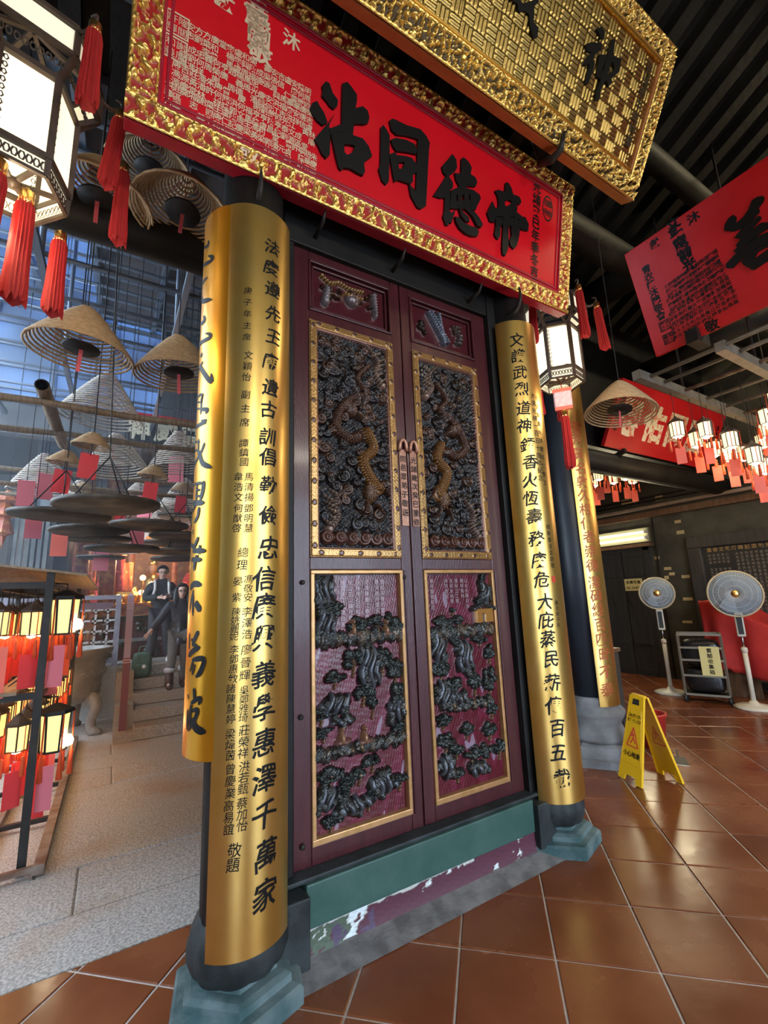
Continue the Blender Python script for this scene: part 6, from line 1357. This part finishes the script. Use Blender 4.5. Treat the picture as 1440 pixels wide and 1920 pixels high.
add_hall_light((2.8, -3.12, 4.1), (0, 1, .12), 42, 'added unseen twin tube light brightening the hall from the entrance wall, east one')
add_hall_light((6.2, .2, 6.15), (0, .25, -1), 60, 'added unseen twin tube light brightening the side aisle from under the roof', (1, .82, .50))
# ================================================================== inner hall
for k, (px, mm, lb) in enumerate(((92, 'navy_column', 'dark blue-grey column of the inner hall behind the lantern rack'), (152, 'pillar_red', 'orange-red carved pillar of the inner hall beside the purple banner'), (203, 'pillar_red', 'orange-red carved pillar of the inner hall behind the altar vases'))):
    mat('pillar_red', (.30, .05, .015), .4, c2=(.45, .16, .03), scale=14, contrast=(.45, .6), bump=.4, bscale=30)
    p = at_y(px, 1060, 8.7+.5*(k > 0)); t = thing('column_inner_hall', lb, 'column', (p.x, p.y, .7), kind='structure'); r = .30 if k == 0 else .12
    m = MB(); m.lathe([(r*1.0, .12), (r, 3.82)], 24); m.build('shaft', mm, t); m = MB(); m.lathe([(r*1.4, 0), (r*1.45, .05), (r*1.2, .12)], 24); m.build('foot', 'grey_stone', t)
m = MB(); p = at_y(57, 1030, 8.4)
t = thing('slatted_screen', 'dark slatted screen panel standing beside the blue-grey column', 'screen', (p.x, 8.4, .7))
for k in range(6): m = MB(); m.bb(-.22+k*.075, -.17+k*.075, -.02, .02, .1, 2.3); m.build('slat', mat('slat_dark', (.05, .055, .06), .4, c2=(.12, .12, .11), scale=4), t)
for z in (.06, 1.2, 2.3): m = MB(); m.bb(-.25, .28, -.03, .03, z-.05, z+.05); m.build('rail', 'iron', t)
for x in (-.24, .27): m = MB(); m.bb(x-.02, x+.02, -.03, .03, 0, 2.35); m.build('post', 'iron', t)
for k, (px, py0, py1, w, mm, lb) in enumerate(((126, 990, 1100, .38, ('cloth_purple', (.16, .03, .10)), 'purple embroidered banner hanging in the inner hall'), (148, 1085, 1130, .22, ('cloth_maroon', (.25, .02, .05)), 'crimson banner tail under the purple one'), (172, 1030, 1115, .20, ('cloth_orange', (.50, .12, .03)), 'orange embroidered banner between the red pillars'), (222, 1040, 1110, .24, ('cloth_red', (.42, .03, .03)), 'red embroidered banner beside the altar'), (240, 1055, 1110, .2, ('cloth_rust', (.35, .08, .03)), 'rust coloured embroidered banner over the altar'))):
    Y = 9.3+.2*k; a, b = at_y(px, py0, Y), at_y(px, py1, Y); mat(mm[0], mm[1], .8, c2=tuple(min(1, c*2.4+.05) for c in mm[1]), scale=9, contrast=(.55, .62)); t = thing('hanging_banner', lb, 'banner', (a.x, Y, b.z))
    nx, nz = 10, 16; S, T = np.meshgrid(np.linspace(-.5, .5, nx), np.linspace(0, 1, nz), indexing='ij'); V = np.stack([S*w, .015*np.sin(S*12+T*3), T*(a.z-b.z)], -1); o = grid_mesh('cloth', V, mm[0], t); o.modifiers.new('solid', 'SOLIDIFY').thickness = .006
    m = MB(); m.tube([(-w*.6, 0, a.z-b.z), (w*.6, 0, a.z-b.z)], .012, 8); m.build('rod', 'brass', t); m = MB(); m.tube([(0, 0, a.z-b.z), (0, 0, 4.5-b.z)], .004, 5); m.build('cord', 'iron', t); m = MB(); m.bb(-w/2, w/2, -.008, .008, -.05, .0); m.build('fringe', 'brass', t)
# altar table with lamps and vessels
at = thing('altar_table', 'carved dark red altar table in the inner hall', 'table', (.75, 10.4, .7)); mat('altar_wood', (.14, .03, .015), .4, c2=(.30, .14, .03), scale=12, contrast=(.5, .6))
m = MB(); m.bb(-1.3, 1.1, -.32, .32, .82, .88); m.build('tabletop', 'altar_wood', at); m = MB(); m.bb(-1.22, 1.02, -.28, -.24, .45, .82); m.build('apron', 'altar_wood', at)
for (x, y) in ((-1.2, -.25), (1.0, -.25), (-1.2, .25), (1.0, .25)): m = MB(); m.bb(x-.05, x+.05, y-.05, y+.05, 0, .82); m.build('leg', 'altar_wood', at)
def altar_thing(name, label, cat, px, py, prof, m_, Y=10.35, n=16, extra=None):
    p = at_y(px, py, Y); t = thing(name, label, cat, (p.x, Y, 1.58)); mm = MB(); mm.lathe(prof, n); mm.build('body', m_, t)
    if extra: extra(t)
    return t
def lampx(h, m_='bulb_warm', r=.06):
    def f(t):
        mm = MB(); mm.lathe([(0, h-r), (r*.7, h-r*.7), (r, h), (r*.7, h+r*.7), (0, h+r)], 14); mm.build('globe', m_, t)
    return f
for k, (px, py, h) in enumerate(((268, 1080, .50), (284, 1092, .38), (265, 1107, .22), (222, 1110, .20), (229, 1109, .22))):
    altar_thing('altar_lamp', ('tall bright globe lamp on the altar table', 'second globe lamp on the altar table', 'short globe lamp on the altar table', 'low candle lamp among red flowers on the altar', 'low candle lamp next to the other one on the altar')[k], 'lamp', px, py, [(.07, 0), (.06, .02), (.015, .04), (.012, h-.05), (.03, h-.03)], 'brass', Y=10.14+.15*(k % 3), extra=lampx(h, 'bulb_warm', .055 if k < 3 else .035))
vs_ = [(.05, 0), (.09, .1), (.10, .2), (.05, .3), (.06, .36)]
for k, (px, mm, lb) in enumerate(((196, 'pillar_red', 'red flower vase on the altar table'), (210, 'base_green', 'green glazed vase on the altar table'), (240, 'brass', 'brass incense burner on the altar table'), (252, 'brass', 'brass vase beside the incense burner'), (300, 'pillar_red', 'red vase at the end of the altar table'))):
    def fl(t, k=k):
        mm_ = MB(); q = random.Random(k)
        for i in range(14): a = q.uniform(0, 6.28); rr_ = q.uniform(0, .12); mm_.lathe([(0, -.025), (.03, 0), (0, .03)], 6, c=(rr_*math.cos(a), rr_*math.sin(a), .42+q.uniform(0, .2)))
        for i in range(6): a = i*1.05; mm_.tube([(0, 0, .3), (.08*math.cos(a), .08*math.sin(a), .5)], .006, 4)
        tag(mm_.build('blossom', mat('flower_red', (.55, .03, .03), .6), t), kind='stuff')
    altar_thing(('flower_vase', 'flower_vase', 'incense_burner', 'flower_vase', 'flower_vase')[k], lb, 'vase' if k != 2 else 'burner', px, 1110, vs_ if k != 2 else [(.06, 0), (.05, .04), (.14, .10), (.16, .2), (.13, .25), (.15, .27)], mm, Y=10.5+.07*(k % 2), extra=fl if k in (0, 1, 4) else None)
sh = thing('altar_shrine', 'gilded shrine with posts and canopy behind the altar table', 'shrine', (.75, 11.6, .7))
for x in (-1.3, -.45, .45, 1.2): m = MB(); m.lathe([(.09, 0), (.07, .1), (.07, 2.4), (.1, 2.5)], 14, c=(x, 0, 0)); m.build('post', 'pillar_red', sh)
m = MB(); m.bb(-1.5, 1.4, -.3, .3, 2.5, 2.9); m.build('canopy', 'altar_wood', sh); m = MB(); m.bb(-1.5, 1.4, .25, .3, 0, 2.5); m.build('back_panel', mat('shrine_back', (.20, .06, .02), .5, c2=(.40, .20, .05), scale=8, contrast=(.5, .65)), sh); m = MB(); m.bb(-1.4, 1.3, -.3, .25, 0, .9); m.build('plinth', 'altar_wood', sh)
for k, x in enumerate((-.85, 0, .85)):
    t = thing('seated_statue', ('robed seated statue in the west niche of the shrine', 'robed seated statue in the middle niche of the shrine', 'robed seated statue in the east niche of the shrine')[k], 'statue', (.75+x, 11.55, 1.6)); m = MB(); m.lathe([(.30, 0), (.32, .1), (.24, .3), (.22, .5), (.17, .62), (.08, .68)], 18); m.build('robe', 'cloth_red' if k != 1 else 'brass', t); m = MB(); m.lathe([(0, .66), (.075, .70), (.09, .78), (.075, .86), (0, .9)], 16); m.build('head', mat('statue_face', (.35, .18, .10), .5), t); m = MB(); m.lathe([(.10, .84), (.12, .88), (.05, .98), (0, 1.0)], 14); m.build('crown', 'brass', t)
# carved front of the landing
cf = thing('carved_parapet', 'green and dark red carved parapet on the landing behind the visitors', 'parapet', (.9, 8.45, .7))
R = Relief(2.2, .62, .012); r = random.Random(2); R.C[..., :3] = (.06, .012, .015); R.H[:] = .004
for k in range(60): R.dome(r.uniform(.05, 2.15), r.uniform(.06, .56), r.uniform(.03, .07), r.uniform(.03, .06), .035, r.choice(('leaf', 'swirl', 'rock')), (.015, .02, .018), r.choice(((.05, .13, .09), (.14, .05, .04), (.07, .09, .08))), .2, k)
grid_mesh('carved_panel', np.stack([R.U-1.1, -.06-R.H, R.V], -1), 'carved', cf, col=R.C); m = MB(); m.bb(-1.1, 1.1, -.06, .06, 0, .62); m.build('core', 'altar_wood', cf); m = MB(); m.bb(-1.15, 1.15, -.11, .11, .62, .68); m.build('coping', 'black_wood', cf); m = MB(); m.bb(-1.12, 1.12, -.09, .09, .28, .33); m.build('band', 'grey_stone', cf)
# plaque, lanterns over the hall front
p0, p1 = at_y(232, 832, 7.75), at_y(372, 792, 7.75); hp_ = thing('hall_plaque', 'black plaque with gilded characters and red edge above the inner hall', 'plaque', ((p0.x+p1.x)/2, 7.75, p0.z)); HP = Plane((p0.x, 7.75, at_y(232, 825, 7.75).z), (1, 0, 0), (0, -.15, 1))
pbox(HP, 0, 1.6, 0, .42, -.05, 0, 'board', 'black_wood', hp_); pbox(HP, -.03, 1.63, .42, .47, -.06, .02, 'edge', 'red_plaque', hp_); pbox(HP, -.03, 1.63, -.05, 0, -.06, .02, 'edge', 'red_plaque', hp_); m = MB()
for k, ch in enumerate('神威普佑'): HP.charuv(m, ch, .2+k*.38, .21, .34, bold=.04)
m.build('lettering', mat('pale_gilt', (.8, .72, .5), .4, .4), hp_, world=True)
m = MB(); m.bar((p0.x+.3, 7.78, p0.z+.2), (p0.x+.3, 8.0, p0.z+.25), .05); m.bar((p0.x+1.2, 7.78, p0.z+.2), (p0.x+1.2, 8.0, p0.z+.25), .05); m.build('bracket', 'iron', hp_, world=True)
for k, (px, py, mm, lb) in enumerate(((287, 1018, ('paper_orange', (.75, .25, .05)), 'orange paper lantern in the inner hall'), (273, 1014, ('paper_white', (.7, .6, .55)), 'white and red paper lantern in the inner hall'), (312, 1030, ('paper_orange', (.75, .25, .05)), 'orange paper lantern close to the visitors'))):
    mat(mm[0], mm[1], .6, emit=mm[1], es=.5); p = at_y(px, py, 9.0+.35*k); t = thing('paper_lantern', lb, 'lantern', p); m = MB(); m.lathe([(.05, -.15), (.11, -.11), (.14, 0), (.11, .11), (.05, .15)], 18); m.build('shade', mm[0], t); m = MB(); m.lathe([(.055, -.17), (.055, -.15)], 14); m.lathe([(.055, .15), (.055, .17)], 14); m.tube([(0, 0, .15), (0, 0, 4.5-p.z)], .004, 5); m.build('fitting', 'iron', t)
t = thing('gilt_ornament', 'red and gilded tiered hanging ornament over the lantern rack', 'ornament', at_y(8, 985, 7.2)); m = MB(); m.lathe([(.02, .45), (.16, .30), (.06, .28), (.14, .12), (.05, .10), (.11, -.1), (.03, -.14), (0, -.3)], 8, smooth=False); m.build('tiers', 'pillar_red', t); m = MB(); m.tube([(0, 0, .44), (0, 0, zc(7.2)-t.location.z)], .005, 5); m.build('cord', 'iron', t)
for (x, y, z, p) in ((.4, 9.9, 2.3, 26), (1.2, 9.6, 2.6, 22), (-1.4, 9.6, 2.6, 16), (.8, 11.0, 2.8, 14)): lamp('altar_glow', (x, y, z), p, (1, .62, .30), .1)

# ---- green bag on the steps
gb = thing('green_backpack', 'green canvas backpack standing on the steps', 'backpack', (.40, 7.27, .568)); mat('canvas_green', (.045, .10, .075), .8, c2=(.065, .13, .10), scale=20)
o = lump((0, 0, 0), (.24, .16, .33), 21).build('body', 'canvas_green', gb); o.location.z = .165
o = lump((0, 0, 0), (.18, .06, .15), 23).build('front_pocket', 'canvas_green', gb); o.location = (0, -.09, .11)
m = MB(); m.tube(curve([(-.04, 0, .32), (-.035, 0, .40), (.035, 0, .40), (.04, 0, .32)], 10), .008, 6); m.build('handle', 'canvas_green', gb)
m = MB(); m.lathe([(0, 0), (.025, 0), (.025, .005), (0, .005)], 14, c=(.02, -.125, .15), M=Matrix.Rotation(R_(90), 3, 'X')); m.build('badge', 'white', gb)

# ================================================================== visitors
def skin(name, parent, verts, edges, rad, m_, root=0, sub=2):
    me = D.meshes.new(name); me.from_pydata(verts, edges, []); me.materials.append(MATS[m_]); o = D.objects.new(name, me); COL.objects.link(o); o.parent = parent
    sk = o.modifiers.new('skin', 'SKIN'); sk.use_smooth_shade = True; sk.branch_smoothing = .4
    for i, r in enumerate(rad):
        s = me.skin_vertices[0].data[i]; s.radius = r if hasattr(r, '__len__') else (r, r); s.use_root = (i == root)
    ss = o.modifiers.new('sub', 'SUBSURF'); ss.levels = sub; ss.render_levels = sub; return o
mat('skin', (.55, .33, .24), .5); mat('hair', (.012, .010, .010), .45); mat('knit_black', (.018, .018, .022), .8, c2=(.026, .026, .032), scale=40); mat('cloth_charcoal', (.03, .03, .038), .7); mat('tights', (.10, .095, .09), .7, c2=(.15, .14, .13), scale=50); mat('sequin', (.03, .035, .05), .25, .5, c2=(.12, .13, .16), scale=60); mat('boot_brown', (.06, .03, .025), .6); mat('fluff', (.42, .42, .45), .9, bump=.8, bscale=120)
def person(label, loc, H, J, top_m, leg_m, hair_long, rz=0):
    """J: joints in units of the height; the figure faces local -Y"""
    t = thing('person', label, 'person', loc, rz=rz); S = lambda p: tuple(H*c for c in p)
    V = []; E = []; Rd = []; ix = {}
    def jv(n, p, r, frm=None):
        ix[n] = len(V); V.append(S(p)); Rd.append((r*H, r*H) if not hasattr(r, '__len__') else (r[0]*H, r[1]*H))
        if frm: E.append((ix[frm], ix[n]))
    hd = J.get('head', (0, -.01, 0)); hx, hy = hd[0], hd[1]
    jv('pelvis', (0, 0, .52), (.075, .055)); jv('waist', (0, 0, .62), (.066, .048), 'pelvis'); jv('chest', (0, 0, .73), (.082, .055), 'waist'); jv('neckb', (0, 0, .825), (.032, .03), 'chest'); jv('neck', (hx*.5, hy*.5, .86), .027, 'neckb')
    jv('jaw', (hx, hy-.008, .885), (.036, .040), 'neck'); jv('cran', (hx, hy+.004, .935), (.052, .056), 'jaw'); jv('crown', (hx, hy+.006, .965), (.040, .044), 'cran')
    for s, sd_ in ((-1, 'l'), (1, 'r')):
        jv('sh'+sd_, (s*.098, 0, .795), .034, 'chest'); jv('el'+sd_, J['el'+sd_], .025, 'sh'+sd_); jv('wr'+sd_, J['wr'+sd_], .017, 'el'+sd_)
        w, e = Vector(J['wr'+sd_]), Vector(J['el'+sd_]); d = (w-e).normalized(); sd = d.cross(Vector((0, -1, .3))).normalized(); palm = w+d*.032; jv('pa'+sd_, palm, (.020, .012), 'wr'+sd_)
        for q, (o_, L) in enumerate(((-.014, .036), (-.005, .042), (.005, .040), (.014, .032))):
            a = palm+d*.018+sd*o_; jv('f%d%s' % (q, sd_), a+d*.012, .0055, 'pa'+sd_); jv('g%d%s' % (q, sd_), a+d*L+Vector((0, -.008, -.006)), .0045, 'f%d%s' % (q, sd_))
        a = w+d*.014+sd*.02*s; jv('th'+sd_, a, .006, 'pa'+sd_); jv('tt'+sd_, a+d*.025+sd*.008*s, .005, 'th'+sd_)
        jv('hip'+sd_, (s*.048, 0, .50), .055, 'pelvis'); jv('kn'+sd_, J['kn'+sd_], .036, 'hip'+sd_); jv('an'+sd_, J['an'+sd_], .022, 'kn'+sd_); an = Vector(J['an'+sd_]); jv('to'+sd_, an+Vector((s*.008, -.075, -.022)), .016, 'an'+sd_)
    skin('body', t, V, E, Rd, 'skin')
    # garments over the body
    def garment(name, names, m_, grow, extra=()):
        vs = [V[ix[n]] for n in names]; es = [(names.index(p), names.index(q)) for p, q in extra]; rd = [(Rd[ix[n]][0]+grow*H, Rd[ix[n]][1]+grow*H) for n in names]; return skin(name, t, vs, es, rd, m_)
    garment('top', ['waist', 'pelvis', 'chest', 'neckb', 'neck', 'shl', 'ell', 'wrl', 'shr', 'elr', 'wrr'], top_m, .018, (('waist', 'pelvis'), ('waist', 'chest'), ('chest', 'neckb'), ('neckb', 'neck'), ('chest', 'shl'), ('shl', 'ell'), ('ell', 'wrl'), ('chest', 'shr'), ('shr', 'elr'), ('elr', 'wrr')))
    garment('legwear', ['pelvis', 'hipl', 'knl', 'anl', 'hipr', 'knr', 'anr'], leg_m, .008 if leg_m == 'tights' else .018, (('pelvis', 'hipl'), ('hipl', 'knl'), ('knl', 'anl'), ('pelvis', 'hipr'), ('hipr', 'knr'), ('knr', 'anr')))
    # hair: cap over the back of the head
    m = MB(); c = Vector(S((hx, hy+.012, .938))); n = 20; vs = []; fs = []
    for i in range(n):
        for j in range(11):
            a = 2*PI*i/n; b = PI/2-j/10*PI*(.62 if math.sin(a) > -.35 else .30); k = 1.0
            vs.append(c+Vector((math.cos(a)*math.cos(b)*.060, math.sin(a)*math.cos(b)*.066, math.sin(b)*.064))*H)
    for i in range(n): fs += [(i*11+j, ((i+1) % n)*11+j, ((i+1) % n)*11+j+1, i*11+j+1) for j in range(10)]
    m.add(vs, fs, True)
    if hair_long:
        for s in (-1, 1): m.tube([S((hx+s*.045, hy+.0, .955)), S((hx+s*.058, hy+.005, .90)), S((hx+s*.062, hy-.01, .83)), S((hx+s*.066, hy-.03, .755))], [.022*H, .026*H, .026*H, .010*H], 8)
        m.tube([S((hx, hy+.05, .94)), S((hx, hy+.06, .86)), S((hx, hy+.06, .77))], [.045*H, .052*H, .03*H], 10)
    else: m.tube([S((hx, hy+.06, .96)), S((hx, hy+.085, .97)), S((hx, hy+.09, .94))], [.02*H, .028*H, .018*H], 8)
    m.build('hair', 'hair', t)
    fz_ = hy-.055
    for s in (-1, 1):
        m = MB(); m.lathe([(0, -.003*H), (.007*H, 0), (0, .003*H)], 8, c=S((hx+s*.019, fz_+.006, .920)), M=Matrix.Rotation(R_(90), 3, 'X')); m.build('eye', 'hair', t)
        m = MB(); m.tube([S((hx+s*(.019)+.015*math.cos(a), fz_-.004, .920+.012*math.sin(a))) for a in np.linspace(0, 2*PI, 15)[:-1]], .0016*H, 4, closed=True); m.tube([S((hx+s*.034, fz_-.003, .922)), S((hx+s*.052, hy, .925))], .0016*H, 4); m.build('glasses_lens_rim', 'hair', t)
        m = MB(); m.lathe([(0, -.012*H), (.008*H, 0), (0, .014*H)], 8, c=S((hx+s*.054, hy+.005, .915))); m.build('ear', 'skin', t)
    m = MB(); m.tube([S((hx, fz_+.006, .922)), S((hx, fz_-.010, .903)), S((hx, fz_+.004, .898))], [.004*H, .008*H, .006*H], 8); m.build('nose', 'skin', t)
    m = MB(); m.tube([S((hx-.013, fz_+.010, .882)), S((hx, fz_+.004, .880)), S((hx+.013, fz_+.010, .882))], .0035*H, 6); m.build('mouth', mat('lip', (.40, .12, .10), .5), t)
    for sd_ in 'lr':
        an = Vector(J['an'+sd_])
        if leg_m == 'tights':
            m = MB(); m.tube([S(an+Vector((0, 0, .105))), S(an+Vector((0, 0, .02))), S(an+Vector((0, -.01, -.018)))], [.040*H, .038*H, .040*H], 12); m.tube([S(an+Vector((0, .02, -.028))), S(an+Vector((0, -.05, -.028))), S(an+Vector((0, -.085, -.034)))], [.030*H, .032*H, .020*H], 10); m.build('boot', 'boot_brown', t)
            m = MB(); m.lathe([(.036*H, -.02*H), (.050*H, -.01*H), (.052*H, .015*H), (.036*H, .028*H)], 14, c=S(an+Vector((0, 0, .115)))); m.build('boot_cuff', 'fluff', t)
        else: m = MB(); m.tube([S(an+Vector((0, .025, -.032))), S(an+Vector((0, -.04, -.030))), S(an+Vector((0, -.095, -.037)))], [.026*H, .028*H, .016*H], 10); m.build('shoe', 'white', t)
    return t, S
w1, S1_ = person('person in black turtleneck with white rucksack straps looking out from the top step', (.62, 7.62, .710), 1.42, {'head': (.005, -.012, 0), 'ell': (-.155, .01, .655), 'wrl': (-.03, -.11, .655), 'elr': (.15, .02, .655), 'wrr': (.075, -.11, .665), 'knl': (-.06, -.01, .275), 'anl': (-.07, .0, .05), 'knr': (.07, -.015, .275), 'anr': (.10, .0, .05)}, 'knit_black', 'cloth_charcoal', False)
for s in (-1, 1): m = MB(); m.tube([S1_((s*.062, .055, .80)), S1_((s*.066, .0, .838)), S1_((s*.064, -.062, .80)), S1_((s*.066, -.070, .735)), S1_((s*.085, -.03, .66))], .013*1.42, 6); m.build('rucksack_strap', 'white', w1)
o = lump((0, 0, 0), (.26, .14, .36), 31).build('rucksack', 'cloth_charcoal', w1); o.location = S1_((0, .105, .70))
m = MB(); m.box(S1_((.03, -.145, .672)), (.035, .012, .075)); m.build('phone', 'black_plastic', w1)
w2, S2_ = person('person in dark cardigan, sequin shorts and fluffy brown boots walking down the steps', (.82, 6.98, .428), 1.40, {'head': (.01, -.02, 0), 'ell': (-.165, -.02, .665), 'wrl': (-.255, -.07, .555), 'elr': (.15, .0, .66), 'wrr': (.10, -.10, .66), 'knl': (-.06, -.05, .28), 'anl': (-.075, -.045, .05), 'knr': (.055, -.01, .28), 'anr': (.06, .05, .05)}, 'cloth_charcoal', 'tights', True)
m = MB(); m.lathe([(.092*1.4, .405*1.4), (.098*1.4, .43*1.4), (.090*1.4, .52*1.4), (.080*1.4, .57*1.4)], 20, cap=False); o = m.build('shorts', 'sequin', w2); o.scale.y = .78
m = MB(); m.lathe([(.088*1.4, .565*1.4), (.084*1.4, .62*1.4)], 20, cap=False); o = m.build('waistband', 'black_plastic', w2); o.scale.y = .76
m = MB(); m.box(S2_((.105, -.135, .665)), (.035, .012, .075)); m.build('phone', 'white', w2)

# ================================================================== incense haze over the courtyard
hz = D.materials.new('haze'); hz.use_nodes = True; nt = hz.node_tree; nt.nodes.remove(nt.nodes['Principled BSDF'])
vs = nd(nt, 'ShaderNodeVolumeScatter'); vs.inputs['Color'].default_value = (.80, .88, 1, 1); vs.inputs['Density'].default_value = .022; vs.inputs['Anisotropy'].default_value = .2
nt.links.new(vs.outputs[0], nt.nodes['Material Output'].inputs['Volume'])
MATS['haze'] = hz; m = MB(); m.bb(-3.6, 3.1, 3.15, 12.3, .02, 4.9)
tag(m.build('incense_smoke', 'haze'), 'thin bluish incense smoke hanging in the courtyard', 'smoke', kind='stuff')
SC.cycles.volume_bounces = 0; SC.cycles.volume_step_rate = 4
